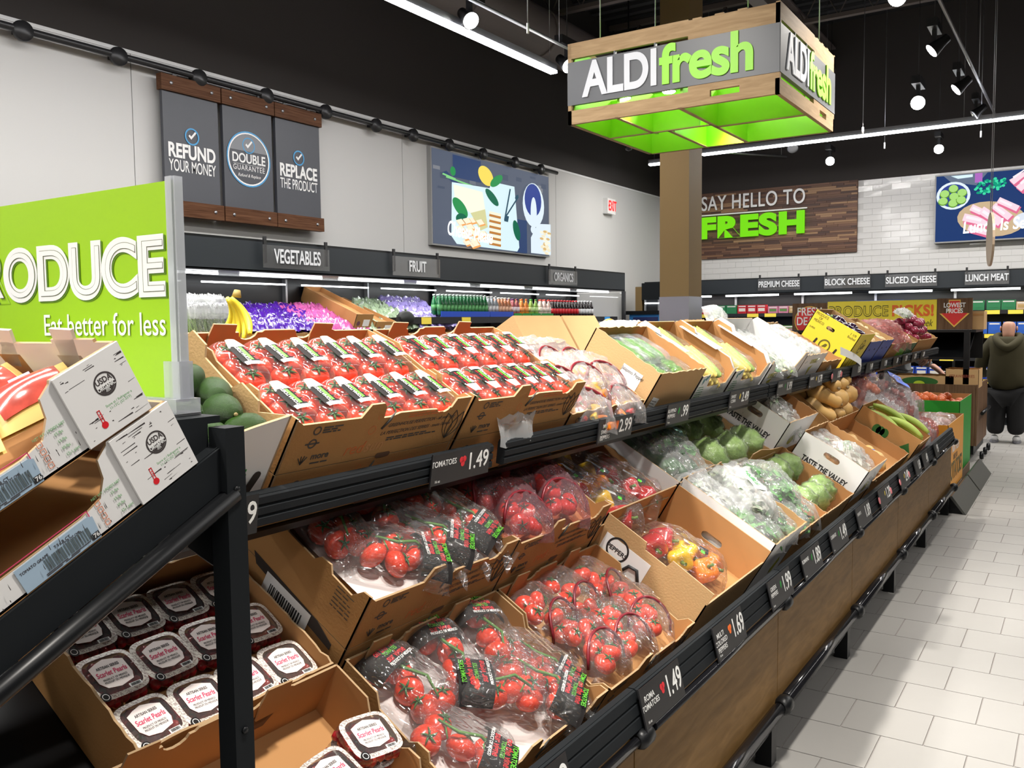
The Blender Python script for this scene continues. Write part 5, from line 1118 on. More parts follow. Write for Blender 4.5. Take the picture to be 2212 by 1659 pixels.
for q_ in range(3):
    dup(pc, C_ @ T_(.500, .215, .006+.047*q_) @ Rz(-10), '%s Scarlet Pearls clamshell of the right stack in the nearly empty carton' % ('lowest', 'middle', 'top')[q_]); dup(pc, C_ @ T_(.368, .185, .006+.047*q_) @ Rz(4), '%s Scarlet Pearls clamshell of the left stack in the nearly empty carton' % ('lowest', 'middle', 'top')[q_])
# ---------------------------------------------------------------- vine tomatoes and banded bags
PAPER = mat('white_tissue', (.72, .66, .64), .8)
def sheet(c, nm, x0, x1, y0, y1, z0, m=PAPER, amp=.012, seed=1):
    return MB().grid(12, 10, lambda u, v: Vector((x0+(x1-x0)*u, y0+(y1-y0)*v, z0+amp*(1+noise.noise(Vector((u*3, v*3, seed))))))).build(nm, m, c)
sheet(CR['f2'], 'paper_liner', .05, .55, .02, .38, .046); sheet(CR['l1'], 'paper_liner', .05, .55, .02, .38, .078)
C_ = CR['f2'].matrix_world
for k, (x, y, z, a, fl_, lab) in enumerate([(.13, .29, .062, 100, 0, 'bag of vine tomatoes with dark label, far left of the front row carton'), (.28, .30, .062, 78, 0, 'bag of vine tomatoes, second from the left in the front row carton'), (.45, .30, .064, 70, 0, 'bag of vine tomatoes in the rear right corner of the front row carton'),
        (.11, .11, .06, -60, 1, 'bag of vine tomatoes with big label, front left of the front row carton'), (.31, .16, .085, 140, 1, 'bag of vine tomatoes in the middle of the front row carton'), (.42, .12, .085, -65, 0, 'bag of vine tomatoes at the front right with large dark label'), (.51, .17, .06, -72, 0, 'bag of vine tomatoes against the right wall of the front row carton')]):
    vine_bag(lab, C_ @ T_(x, y, z) @ Rz(a), k+1, n=5)
C_ = CR['l1'].matrix_world
for k, (x, y, z, a, lab) in enumerate([(.10, .25, .09, 90, 'shaded bag of vine tomatoes at the left of the back row carton'), (.20, .10, .095, -35, 'bag of vine tomatoes at the front left of the back row carton'), (.27, .28, .095, 80, 'shaded bag of vine tomatoes in the middle of the back row carton'), (.34, .13, .09, -50, 'bag of vine tomatoes with label at the front of the back row carton'), (.43, .29, .095, 95, 'shaded bag of vine tomatoes at the rear right of the back row carton'), (.49, .15, .09, -70, 'bag of vine tomatoes with white label end at the right of the back row carton')]):
    vine_bag(lab, C_ @ T_(x, y, z) @ Rz(a), k+20, n=5)
C_ = CR['f3'].matrix_world
for k, (x, y, z, a) in enumerate([(.12, .28, .06, 100), (.28, .29, .062, 95), (.45, .28, .06, 110), (.12, .13, .085, 80), (.27, .12, .09, 75), (.43, .13, .088, 60)]):
    banded('%s bag of tomatoes with dark red band, %s side of the front row carton' % (ORD[k % 3], 'rear' if k < 3 else 'front'), C_ @ T_(x, y, z) @ Rz(a), k+30, size=(.235, .165, .085))
C_ = CR['l2'].matrix_world
for k, (x, y, z, a) in enumerate([(.12, .26, .085, 95), (.27, .27, .085, 85), (.43, .26, .085, 100), (.15, .12, .10, 70), (.38, .12, .10, 60)]):
    banded('%s purple tinted tomato bag, %s side of the back row carton' % (ORD[k % 3], 'rear' if k < 3 else 'front'), C_ @ T_(x, y, z) @ Rz(a), k+40, films=PILLP, size=(.24, .17, .085))
C_ = CR['u3'].matrix_world
MINI = [('mini_pepper', PEP['red'], (.03, .03, .055), 4, 'lie'), ('mini_pepper', PEP['orange'], (.03, .03, .055), 4, 'lie'), ('mini_pepper', PEP['yellow'], (.03, .03, .055), 3, 'lie')]
for k, (x, y, z, a) in enumerate([(.11, .31, .105, 95), (.27, .32, .11, 90), (.43, .31, .105, 85), (.12, .17, .13, 75), (.29, .17, .135, 70), (.45, .17, .13, 60), (.20, .07, .10, 60), (.42, .07, .10, 80)]):
    banded('%s bag of mini peppers with brown band, %s of the top shelf carton' % (ORD[k % 3], ('rear', 'middle', 'front')[k//3]), C_ @ T_(x, y, z) @ Rz(a), k+50, films=PILL2, items=MINI, size=(.26, .18, .075), bandcol=(.10, .02, .015), r_=.006)
# ---------------------------------------------------------------- avocados and bananas
C_ = CR['avo'].matrix_world; k = 0; rn = random.Random(4)
av = thing('avocado', 'x', 'avocado'); obj('body', MAVO, av, Sc(.078)); obj('stem_end', MAVS, av, Sc(.078))
for z0, spots in ((.165, [(x, y) for y in (.06, .15, .24, .33) for x in (.06, .16, .26, .36, .45)]), (.228, [(.44, .04), (.45, .16), (.36, .03), (.12, .10), (.22, .08), (.33, .09), (.43, .10), (.17, .2), (.29, .2), (.41, .21), (.14, .3), (.27, .31), (.4, .31)])):
    for x, y in spots:
        Mx = C_ @ T_(x, y, z0+rn.uniform(-.004, .008)) @ Rz(rn.uniform(0, 360)) @ Rx(rn.uniform(60, 110)); lab = '%s avocado %s of the white carton' % (ORD[k % 20], 'in the lower layer' if z0 < .18 else 'on top of the heap')
        if k == 0: av.matrix_world = Mx; av['label'] = lab; av['group'] = 'avocados in the white carton'
        else: dup(av, Mx, lab, 'avocados in the white carton')
        k += 1
def banana_hand(lab, T, n=6, g=False, arc=14):
    t = thing('banana_bunch', lab, 'bananas', T); 
    for k in range(n): obj('banana', MBANG if g else MBAN, t, Rz((k-(n-1)/2)*arc) @ T_(.10, 0, .02+.004*(k % 2)) @ Rx((k-(n-1)/2)*8))
    MB().tube([(0, 0, .02), (-.03, 0, .03)], [.022, .014], 8).build('crown', mat('banana_crown', (.30, .22, .06), .7), t); return t
ban = crate('banana_carton', 'banana carton on the far side seen below the top shelf rail', T_(.55, 2.0, .80), .75, .42, .14, CARD, CARDIN, fill=.12)
rn = random.Random(8)
for k in range(8): banana_hand('%s bunch of yellow green bananas under the top shelf rail' % ORD[k], T_(.62+.17*(k % 4), 2.08+.16*(k//4), .945+.03*(k//4)) @ Rz(250+rn.uniform(-20, 20)) @ Rx(0) @ Ry(-25), 7, k % 2 == 0)
area('banana_aisle_light', (1.0, 3.0, 4.3), (6, .12), 160)
p = onY(478, 712, 2.05); t = banana_hand('pale yellow bunch of bananas standing up behind the avocado carton', T_(p.x+.02, 2.02, p.z+.09) @ Ry(82) @ Sc(.62), 5, False, 14)
# ---------------------------------------------------------------- jalapeno packs, corn, greens, mushrooms
def tray_pack(nm, lab, T, size, items, seed=1, cat='pack'):
    t = bag(nm, lab, T, size, items, [TRAYF], seed, cat); MB().box(-size[0]/2, size[0]/2, -size[1]/2, size[1]/2, 0, .006).build('tray', mat('dark_green_tray', (.03, .12, .05), .4), t); return t
TRAYF = pillow_mesh('film', FILM, 21, wr=.05, ragged=.01, p=6)
C_ = CR['u4'].matrix_world
for k, (x, y, z, a) in enumerate([(.12, .25, .215, 90), (.22, .25, .218, 90), (.32, .25, .215, 92), (.14, .10, .205, 5), (.33, .10, .205, -4)]):
    tray_pack('jalapeno_pack', '%s film wrapped jalapeno pack, %s of the brown carton' % (ORD[k % 3], 'rear' if k < 3 else 'front'), C_ @ T_(x, y*.86, z) @ Rz(a), (.20, .095, .038) if k < 3 else (.17, .12, .04), [('jalapeno', MJAL, (.075, .025, .024), 22, 'row')], k+60)
for key in ('corn1', 'corn2'):
    C_ = CR[key].matrix_world; W_ = .37 if key == 'corn1' else .46; wh = 'nearer' if key == 'corn1' else 'farther'
    for j, (x, y) in enumerate(((W_*.5, .12), (W_*.45, .30))):
        t = thing('corn_pack', '%s corn cob pack in the %s white carton' % (('front', 'rear')[j], wh), 'pack', C_ @ T_(x, y*.86, .13) @ Rz(-4+8*j) @ Sc(1.05))
        for q in range(5): obj('corn_cob', MCORN if q else MHUSK, t, T_(-.085+q*.042, 0, .032+.012*(q % 2)) @ Rx(90+4*q-8) @ Sc(.056, .056, .20)); 
        for q in range(3): obj('corn_cob', MCORN if q != 2 else MHUSK, t, T_(-.045+q*.045, .0, .075) @ Rx(94) @ Sc(.056, .056, .19))
        obj('film', TRAYF, t, Sc(.25, .2, .105))
def leafy(nm, lab, T, size, col, seed, films=PILL2, n=70, lab_w=None, stuff=True):
    t = thing(nm, lab, 'bag', T); L_, W_, H_ = size; rn = random.Random(seed); b = MB()
    for k in range(n):
        x, y = rn.uniform(-.42, .42)*L_, rn.uniform(-.40, .40)*W_; z = H_*.2+rn.random()*H_*.55*(1-(2*x/L_)**2); s_ = rn.uniform(.018, .035); T2 = T_(x, y, z) @ Rz(rn.uniform(0, 360)) @ Rx(rn.uniform(-50, 50))
        b.add([T2 @ Vector(v) for v in ((-s_, -s_*.5, 0), (0, -s_*.2, .004), (s_, -s_*.4, 0), (s_*.8, s_*.5, .003), (0, s_*.6, -.004), (-s_*.9, s_*.5, .002))], [(0, 1, 4, 5), (1, 2, 3, 4)])
    o = b.build('leaves', island('leaf_mix_'+col, {'green': [(.03, .16, .02), (.06, .26, .04), (.10, .34, .06), (.02, .10, .02)], 'pale': [(.30, .42, .12), (.5, .6, .25), (.2, .35, .08), (.62, .66, .42)], 'white': [(.6, .62, .5), (.35, .5, .3), (.7, .7, .62)]}[col], .5), t); o['kind'] = 'stuff'
    f = obj('film', films[seed % len(films)], t, Sc(L_, W_, H_))
    if lab_w: 
        if lab_w == 'PEPPER': text(lab_w, .038, mat('dark_teal_print', (.01, .06, .04), .5), t, T_(0, 0, H_*1.12+.006), bold=.05, ext=.0002); MB().prism(disc_pts(.022), T_(.085, .045, H_*1.1), .0005).build('round_print', mat('pale_teal_print', (.25, .5, .42), .5), t)
        else:
            p_ = MB().grid(6, 3, lambda u, v: Vector(((u-.5)*L_*.5, (v-.5)*W_*.35, H_*1.05+.004*math.sin(u*5)))).build('printed_band', WHITE, t); text(lab_w, .025, GREENPR, p_, T_(0, 0, H_*1.05+.008), bold=.03, ext=.0002)
    return t
C_ = CR['greens'].matrix_world
for k, (x, y, z, a, s_, c_) in enumerate([(.14, .30, .145, 95, (.27, .16, .06), 'pale'), (.30, .31, .145, 85, (.27, .17, .07), 'white'), (.46, .30, .145, 90, (.27, .16, .06), 'white'), (.20, .12, .145, 60, (.24, .17, .055), 'green'), (.42, .12, .145, 70, (.24, .17, .055), 'pale')]):
    leafy('salad_bag', '%s bag of greens, %s of the wide white top shelf carton' % (ORD[k % 3], 'rear' if k < 3 else 'front'), C_ @ T_(x, y*.86, z) @ Rz(a), s_, c_, k+70, PILLW if k != 3 else PILL2)
leafy('salad_bag', 'tall clear bag standing up at the back of the wide white carton', C_ @ T_(.08, .36, .20) @ Rz(80) @ Ry(-35), (.28, .16, .06), 'white', 79, PILLW)
C_ = CR['mush'].matrix_world
for k, (x, y) in enumerate([(.12, .3), (.33, .3), (.13, .12), (.33, .12)]): leafy('mushroom_bag', '%s cream coloured bag in the white fronted carton' % ORD[k], C_ @ T_(x, y*.86, .195) @ Rz(80+k*9), (.19, .18, .06), 'white', k+90, PILLW)
C_ = CR['sprout'].matrix_world
for k, (x, y) in enumerate([(.14, .28), (.35, .28), (.25, .1)]): leafy('sprout_bag', '%s small green bag in the plain carton by the yellow one' % ORD[k], C_ @ T_(x, y*.8, .095) @ Rz(k*30), (.18, .15, .06), 'pale', k+95, PILL2)
def pile(nm, labf, C_, meshes, n, x0, x1, y0, y1, z0, layers, s, cat, seed=1, sub=None, group=None, flat=False, shr=.13):
    rn = random.Random(seed); k = 0; protos = []
    for i, (me, pn) in enumerate(meshes):
        p = thing(nm, 'x', cat); obj(pn, me, p, Sc(s)); 
        if sub: obj(sub[1], sub[0], p, Sc(s))
        protos.append([p, False])
    for l in range(layers):
        sh = l*shr; X0, X1, Y0, Y1 = x0+(x1-x0)*sh, x1-(x1-x0)*sh, y0+(y1-y0)*sh, y1-(y1-y0)*sh
        for (dx, dy) in scatter(n-l*int(n*.3), (X1-X0)/2, (Y1-Y0)/2, seed+l):
            Mx = C_ @ T_((X0+X1)/2+dx, (Y0+Y1)/2+dy, z0+l*s*.68) @ Rz(rn.uniform(0, 360)) @ Rx(90+rn.uniform(-15, 15) if flat else rn.uniform(-40, 40)); pr = protos[k % len(protos)]; lab = labf(k, l)
            if not pr[1]: pr[0].matrix_world = Mx; pr[0]['label'] = lab; pr[1] = True; (pr[0].__setitem__('group', group) if group else None)
            else: dup(pr[0], Mx, lab, group)
            k += 1
pile('eggplant', lambda k, l: '%s dark shiny eggplant in the yellow carton' % ORD[k], CR['egg'].matrix_world, [(MEGG, 'body')], 8, .08, .38, .06, .28, .315, 1, .10, 'eggplant', 3, (MEGS, 'green_cap'), 'eggplants in the yellow carton', True)
for j, key in enumerate(('blue0', 'blue1')):
    pile('ginger_root', lambda k, l: '%s pale tan root in the %s blue carton' % (ORD[k], ('nearer', 'farther')[j]), CR[key].matrix_world, [(MB().lathe(prof_sphere(1.6, 0), 8, lob=3, amp=.2).mesh('root', mat('ginger_skin', (.62, .46, .26), .7, var=.15, vscale=20)), 'root')], 16, .07, .37, .05, .28, .25, 1, .055, 'root', 5+j, None, 'pale roots in the blue cartons', True)
C_ = CR['redpot'].matrix_world
for k, (x, y, z) in enumerate([(.14, .23, .185), (.36, .24, .185), (.6, .24, .185), (.2, .10, .19), (.45, .10, .19), (.7, .10, .19), (.3, .17, .245), (.58, .16, .245)]):
    bag('red_potato_bag', '%s pink net bag of red potatoes heaped on the green brown carton' % ORD[k], C_ @ T_(x, y, z) @ Rz(60+k*17), (.26, .2, .09), [('potato', MRP, (.05, .045, .045), 12, 'tilt')], PILLN, k+100)
pile('garlic_bulb', lambda k, l: '%s white garlic bulb in the dark green carton' % ORD[k], CR['garlic'].matrix_world, [(MGAR, 'bulb')], 14, .05, .37, .05, .28, .185, 2, .055, 'garlic', 9, None, 'garlic bulbs in the dark green carton')
pile('red_onion', lambda k, l: '%s glossy red onion, %s of the far carton' % (ORD[k], ('bottom layer', 'second layer', 'top')[l]), CR['onion'].matrix_world, [(MRO, 'bulb')], 24, .06, .95, .05, .30, .22, 3, .085, 'red onion', 12, None, 'red onions heaped in the last top shelf carton')
for k, (x, y) in enumerate(((.1, .28), (.35, .28))): leafy('tissue_bag', '%s white crumpled bag among the red onions' % ORD[k], CR['onion'].matrix_world @ T_(x, y, .34) @ Rz(40*k), (.14, .12, .06), 'white', 110+k, PILLW)
# bell peppers
BELL = [('red_pepper', PEP['red'], (.085, .085, .09), 2, 'tilt'), ('yellow_pepper', PEP['yellow'], (.085, .085, .09), 1, 'tilt'), ('orange_pepper', PEP['orange'], (.085, .085, .09), 1, 'tilt')]
def bell_bag(lab, T, order, seed):
    t = thing('bell_pepper_bag', lab, 'bag', T)
    for (x, y, c_, a, b_) in order: o = obj(c_+'_pepper', PEP[c_], t, T_(x, y, .045) @ Rz(a) @ Rx(b_) @ Sc(.088)); obj('stem', MPST, o)
    obj('film', PILL[seed % 4], t, Sc(.35, .19, .115)); lb = MB().grid(5, 3, lambda u, v: Vector((-.02+.06*u, .03+.04*v, .093-.01*v))).build('paper_label', WHITE, t)
    MB().box(.045, .06, .01, .03, .094, .095).build('green_tag', mat('neon_green', (.1, .8, .02), .4), lb); MB().box(.04, .075, .03, .065, .09, .0915).build('dark_label_patch', DKLAB, lb)
    return t
bell_bag('bag of two red, one yellow and two orange bell peppers in the tall carton', CR['f4'].matrix_world @ T_(.30, .20, .095) @ Rz(-68), [(-.11, -.02, 'red', 20, 80), (-.085, .05, 'red', 80, 60), (-.01, -.025, 'yellow', 10, 70), (.01, .045, 'yellow', 60, 75), (.085, -.01, 'orange', 0, 30), (.10, .055, 'orange', 50, 70)], 1)
C_ = CR['l3'].matrix_world
bell_bag('bag of mixed bell peppers at the left of the shaded carton', C_ @ T_(.14, .27, .125) @ Rz(-80), [(-.09, 0, 'orange', 20, 80), (-.01, .03, 'orange', 10, 70), (.05, -.03, 'red', 80, 60), (.09, .03, 'orange', 50, 70)], 2)
bell_bag('bag of mixed bell peppers in the middle of the shaded carton', C_ @ T_(.31, .25, .125) @ Rz(-75), [(-.09, 0, 'yellow', 20, 80), (0, .03, 'yellow', 10, 70), (.07, -.02, 'orange', 80, 60)], 3)
bell_bag('bag with a bright red bell pepper at the right of the shaded carton', C_ @ T_(.42, .14, .135) @ Rz(-70), [(-.06, .02, 'red', 20, 80), (.03, .0, 'red', 10, 40), (.10, .02, 'red', 50, 70)], 0)
bell_bag('bag of mixed bell peppers at the front left of the shaded carton', C_ @ T_(.2, .1, .125) @ Rz(-60), [(-.09, 0, 'red', 20, 80), (0, .03, 'yellow', 10, 70), (.08, -.02, 'red', 80, 60)], 1)
# white cartons
C_ = CR['l4'].matrix_world
for k, (x, y, z, a, w_) in enumerate([(.12, .33, .2, 85, None), (.28, .33, .2, 80, ''), (.15, .14, .21, 70, 'PEPPER'), (.30, .13, .2, 75, None)]):
    bag('pepper_bag', '%s clear bag of green peppers in the back row white carton' % ORD[k], C_ @ T_(x, y, z) @ Rz(a), (.26, .17, .08), [('green_vegetable', MZUC, (.16, .06, .06), 5, 'row')], PILL2, k+120)
t = leafy('pepper_bag', 'clear bag printed PEPPER on top of the back row white carton', C_ @ T_(.24, .20, .265) @ Rz(-22), (.30, .19, .05), 'green', 125, PILL2, lab_w='PEPPER')
C_ = CR['l4b'].matrix_world
for k, (x, y) in enumerate([(.12, .30), (.34, .31), (.58, .30), (.22, .12), (.48, .11), (.74, .12)]):
    t = thing('wrapped_lettuce', '%s film wrapped green head in the back row brown carton' % ORD[k], 'lettuce', C_ @ T_(x, y, .125+.07)); obj('head', MCAB, t, Rz(k*50) @ Sc(.19, .17, .14)); obj('film', MCABF, t, Rz(k*50) @ Sc(.20, .18, .15))
for key, nm_, base in (('f5', 'white', 130), ('f5b', 'plain brown', 140)):
    C_ = CR[key].matrix_world; zf = .20 if key == 'f5' else .16
    for k, (x, y, z, a, c_, w_) in enumerate([(.12, .33, zf, 85, 'white', None), (.29, .33, zf, 80, 'pale', 'FRESH'), (.13, .13, zf, 75, 'green', None), (.30, .13, zf, 70, 'green', None), (.22, .24, zf+.07, 60, 'white' if key == 'f5' else 'green', 'FRESH' if key == 'f5' else None)]):
        leafy('greens_bag', '%s bag of greens in the front row %s carton' % (ORD[k], nm_), C_ @ T_(x, y, z) @ Rz(a), (.27, .18, .08), c_, base+k, PILLW if c_ == 'white' else PILL2, lab_w=w_)
C_ = CR['cab'].matrix_world
for k, (x, y) in enumerate([(.11, .33), (.28, .33), (.45, .33), (.11, .13), (.28, .12), (.45, .13)]):
    t = thing('wrapped_cabbage', '%s film wrapped cabbage in the front row carton' % ORD[k], 'cabbage', C_ @ T_(x, y, .072+.07)); obj('head', MCAB, t, Rz(k*70) @ Rx(k*40) @ Sc(.16, .155, .14)); obj('film', MCABF, t, Rz(k*70) @ Rx(k*40) @ Sc(.17, .165, .15))
for key, r_ in (('val1', 'front'), ('val2', 'back')):
    C_ = CR[key].matrix_world
    for k, (x, y, z, a) in enumerate([(.14, .30, .10, 60), (.33, .28, .10, 80), (.20, .12, .12, 70), (.34, .13, .11, 40)]):
        leafy('romaine_bag', '%s clear bag in the %s row TASTE THE VALLEY carton' % (ORD[k], r_), C_ @ T_(x, y, z) @ Rz(a) @ (Ry(-30) if k == 2 else Rz(0)), (.26, .18, .07), 'white', 150+k, PILL2, n=30)
def squash(nm, lab, Mx, s=.15, cat='squash'):
    t = thing(nm, lab, cat, Mx); obj('body', MSQ, t, Sc(s)); obj('stem_stub', MSQS, t, Sc(s)); return t
C_ = CR['nut'].matrix_world; rn = random.Random(6); k = 0; sqp = None
for l, spots in enumerate(([(x, y) for x in (.10, .25, .40, .55, .70) for y in (.11, .33)], [(.18, .14), (.35, .14), (.52, .14), (.68, .15), (.25, .3), (.45, .3), (.62, .32)], [(.27, .2), (.45, .2), (.6, .22)])):
    for x, y in spots:
        Mx = C_ @ T_(x*.92, y, .22+l*.085) @ Rz(rn.uniform(-50, 50)+(180 if rn.random() < .5 else 0)) @ Rx(90); lab = '%s butternut squash, %s of the back row heap' % (ORD[k], ('bottom layer', 'second layer', 'top')[l])
        if sqp is None: sqp = squash('butternut_squash', lab, Mx); sqp['group'] = 'butternut squash in the back row carton'
        else: dup(sqp, Mx, lab, 'butternut squash in the back row carton')
        k += 1
C_ = CR['squashf'].matrix_world
for k, (x, y) in enumerate([(.12, .12), (.28, .14), (.45, .12), (.2, .3), (.4, .3), (.6, .28), (.6, .13)]):
    o = dup(sqp, C_ @ T_(x, y, .15) @ Rz(20*k) @ Rx(90), '%s squash in the low front row carton' % ORD[k], 'squash in the low front row carton')
    if k in (2, 6): MB().lathe([(.275, .0), (.268, .3)], 16).build('yellow_sticker', mat('sticker_yellow', (.85, .62, .02), .4), o, Sc(.152)); MB().lathe([(.28, .1), (.278, .2)], 16).build('blue_sticker_band', mat('sticker_blue', (.02, .1, .6), .4), o, Sc(.152))
C_ = CR['plant'].matrix_world
for k in range(9):
    t = thing('plantain', '%s green plantain from the left in the leaf printed carton' % ORD[k], 'plantain', C_ @ T_(.06+.05*k*.95, .15+.14*(k % 2), .23+.03*(k % 3)) @ Rz(88+5*(k % 3)) @ Rx(20)); obj('body', MPLA, t); MB().tube([(.12, 0, -.035), (.15, 0, -.06)], [.010, .007], 6).build('stem', mat('plantain_stem', (.25, .28, .08), .6), t)
# net bags at the far end of the lower deck
SACKW = film('white_net', haze=.16, gloss=.3, bscale=25, bstr=.4, hazecol=(.8, .68, .7)); PILLS = [pillow_mesh('net_bag_skin', SACKW, s, wr=.35, ragged=.2) for s in (31, 32)]
rn = random.Random(17)
far = [(7.02+.23*i, v, .02+.12*(j == 1)) for j, v in enumerate((.14, .36, .62)) for i in range(5)]+[(6.62, .62, .10), (6.75, .66, .22), (6.9, .52, .14), (7.0, .58, .26), (7.2, .7, .2)]
for k, (u, v, z) in enumerate(far):
    kind = ('onion', 'potato')[k % 2] if k < 15 else 'onion'; me = MON if kind == 'onion' else MRP
    bag(kind+'_net_bag', '%s %s net bag in the pile at the far end of the lower shelf' % (ORD[k], 'brown onion' if kind == 'onion' else 'red potato'), L(u, v, z+.003) @ Rz(rn.uniform(40, 120)), (.30, .24, .13), [(kind, me, (.075, .07, .07), 11, 'tilt')], [PILLS, PILLN, PILLW][k % 3], k+160)
bl = bag('blue_print_bag', 'clear bag with blue print on the far end of the lower shelf', L(7.55, .45, .27) @ Rz(30), (.36, .24, .10), [('potato', MRP, (.06, .055, .05), 9, 'tilt')], PILL2, 191)
MB().grid(6, 3, lambda u, v: Vector(((u-.5)*.26, (v-.5)*.12, .112+.006*math.sin(u*7)))).build('blue_band', mat('blue_band', (.03, .12, .65), .4), bl)

# fruit of the far side that shows over the ridge behind the pepper bags
pile('apple', lambda k, l: '%s red and green apple behind the ridge by the tan cartons' % ORD[k], RU @ T_(-4.62, .04, .06), [(MB().lathe(prof_sphere(.9, .05), 14).mesh('apple', mat('apple_skin', (.45, .22, .04), .3, var=.6, vscale=5)), 'body')], 8, 0, .42, 0, .3, .17, 2, .085, 'apple', 41, None, 'apples behind the ridge')
crate('rear_carton', 'green carton of apples behind the ridge right of the tan cartons', RU @ T_(-4.66, .02, 0), .5, .36, .22, mat('green_carton', (.02, .25, .06), .5), CARD2, 'torn', fill=.14, seed=47)
# ---------------------------------------------------------------- green sign on the end stand
GR = mat('sign_lime_green', (.33, .60, .004), .4)
SXX = .70
ps = thing('produce_sign', 'large lime green sign reading PRODUCE Eat better for less', 'sign')
y0, y1, z0, z1 = .962, 1.50, 1.553, 1.826
MB().box(SXX, SXX+.004, y0, y1, z0, z1).build('sign_sheet', GR, ps)
b = MB()
for k, (w_, d_) in enumerate(((.010, -.004), (.006, -.008))): b.box(SXX-.004-.002*k, SXX+.008+.002*k, y0-.012+.004*k, y0+.006-.002*k, z0-.004, z1+.004)
b.build('clear_edge_channel', film('clear_channel', haze=.45, gloss=.5, bscale=2, bstr=0, rough=.1, hazecol=(.75, .78, .85)), ps)
T = lambda y, z: faceX(SXX-.0006, y, z)
GAPS = mat('sign_olive', (.12, .14, .05), .6); SHD = mat('sign_shadow_green', (.10, .22, .005), .5)
def place(txt, yr_, zc, h, width, bold, m, dz=0):
    o = text(txt, h, m, ps, T(0, zc) @ T_(0, 0, dz), 'lettering', .0002, bold); bx = [v.co.x for v in o.data.vertices]; W_ = max(bx)-min(bx); s = width/W_; o.data = o.data.copy()
    o.data.transform(T_(-max(bx), 0, 0)); o.data.transform(Sc(s, 1, 1)); o.matrix_local = T(yr_, zc) @ T_(0, 0, dz); return o
def py(x, y): return onX(x, y, SXX)
a, b_ = py(358, 580), py(-75, 640); wd = b_.y-a.y
zt_, zb_ = py(310, 520).z, py(310, 645).z; hh = (zt_-zb_)
place('PRODUCE', a.y-.003, (zt_+zb_)/2-.002, hh*.98, wd, .075, SHD, .0000); place('PRODUCE', a.y, (zt_+zb_)/2, hh*.98, wd, .075, WHITE, .0006); place('PRODUCE', a.y+.002, (zt_+zb_)/2, hh*.94, wd*.985, -.002, GAPS, .0010); place('PRODUCE', a.y+.002, (zt_+zb_)/2, hh*.94, wd*.985, -.012, WHITE, .0014)
a, b_ = py(360, 710), py(98, 710); zt_, zb_ = py(320, 672).z, py(320, 733).z
place('Eat better for less', a.y, (zt_+zb_)/2, (zt_-zb_)*.86, b_.y-a.y, .005, WHITE, .0006)
h_ = thing('sign_holder', 'clear plastic sign foot clipped to the black shelf', 'sign holder')
HOLD = film('clear_holder', haze=.35, gloss=.5, bscale=2, bstr=0, rough=.1, hazecol=(.75, .78, .88))
MB().box(SXX-.016, SXX+.020, y0-.016, y0+.10, 1.5345, 1.553).build('foot_block', HOLD, h_)
MB().box(SXX-.008, SXX+.012, y0-.014, y0+.018, 1.553, 1.600).build('clip_jaw', HOLD, h_)
MB().box(SXX-.018, SXX+.022, y0-.014, y0+.105, 1.5315, 1.5345).build('metal_base', ALU, h_)
for k in range(3): MB().box(SXX-.0175, SXX-.0160, y0+.008+k*.018, y0+.016+k*.018, 1.540, 1.546).build('slot', ALU, h_)
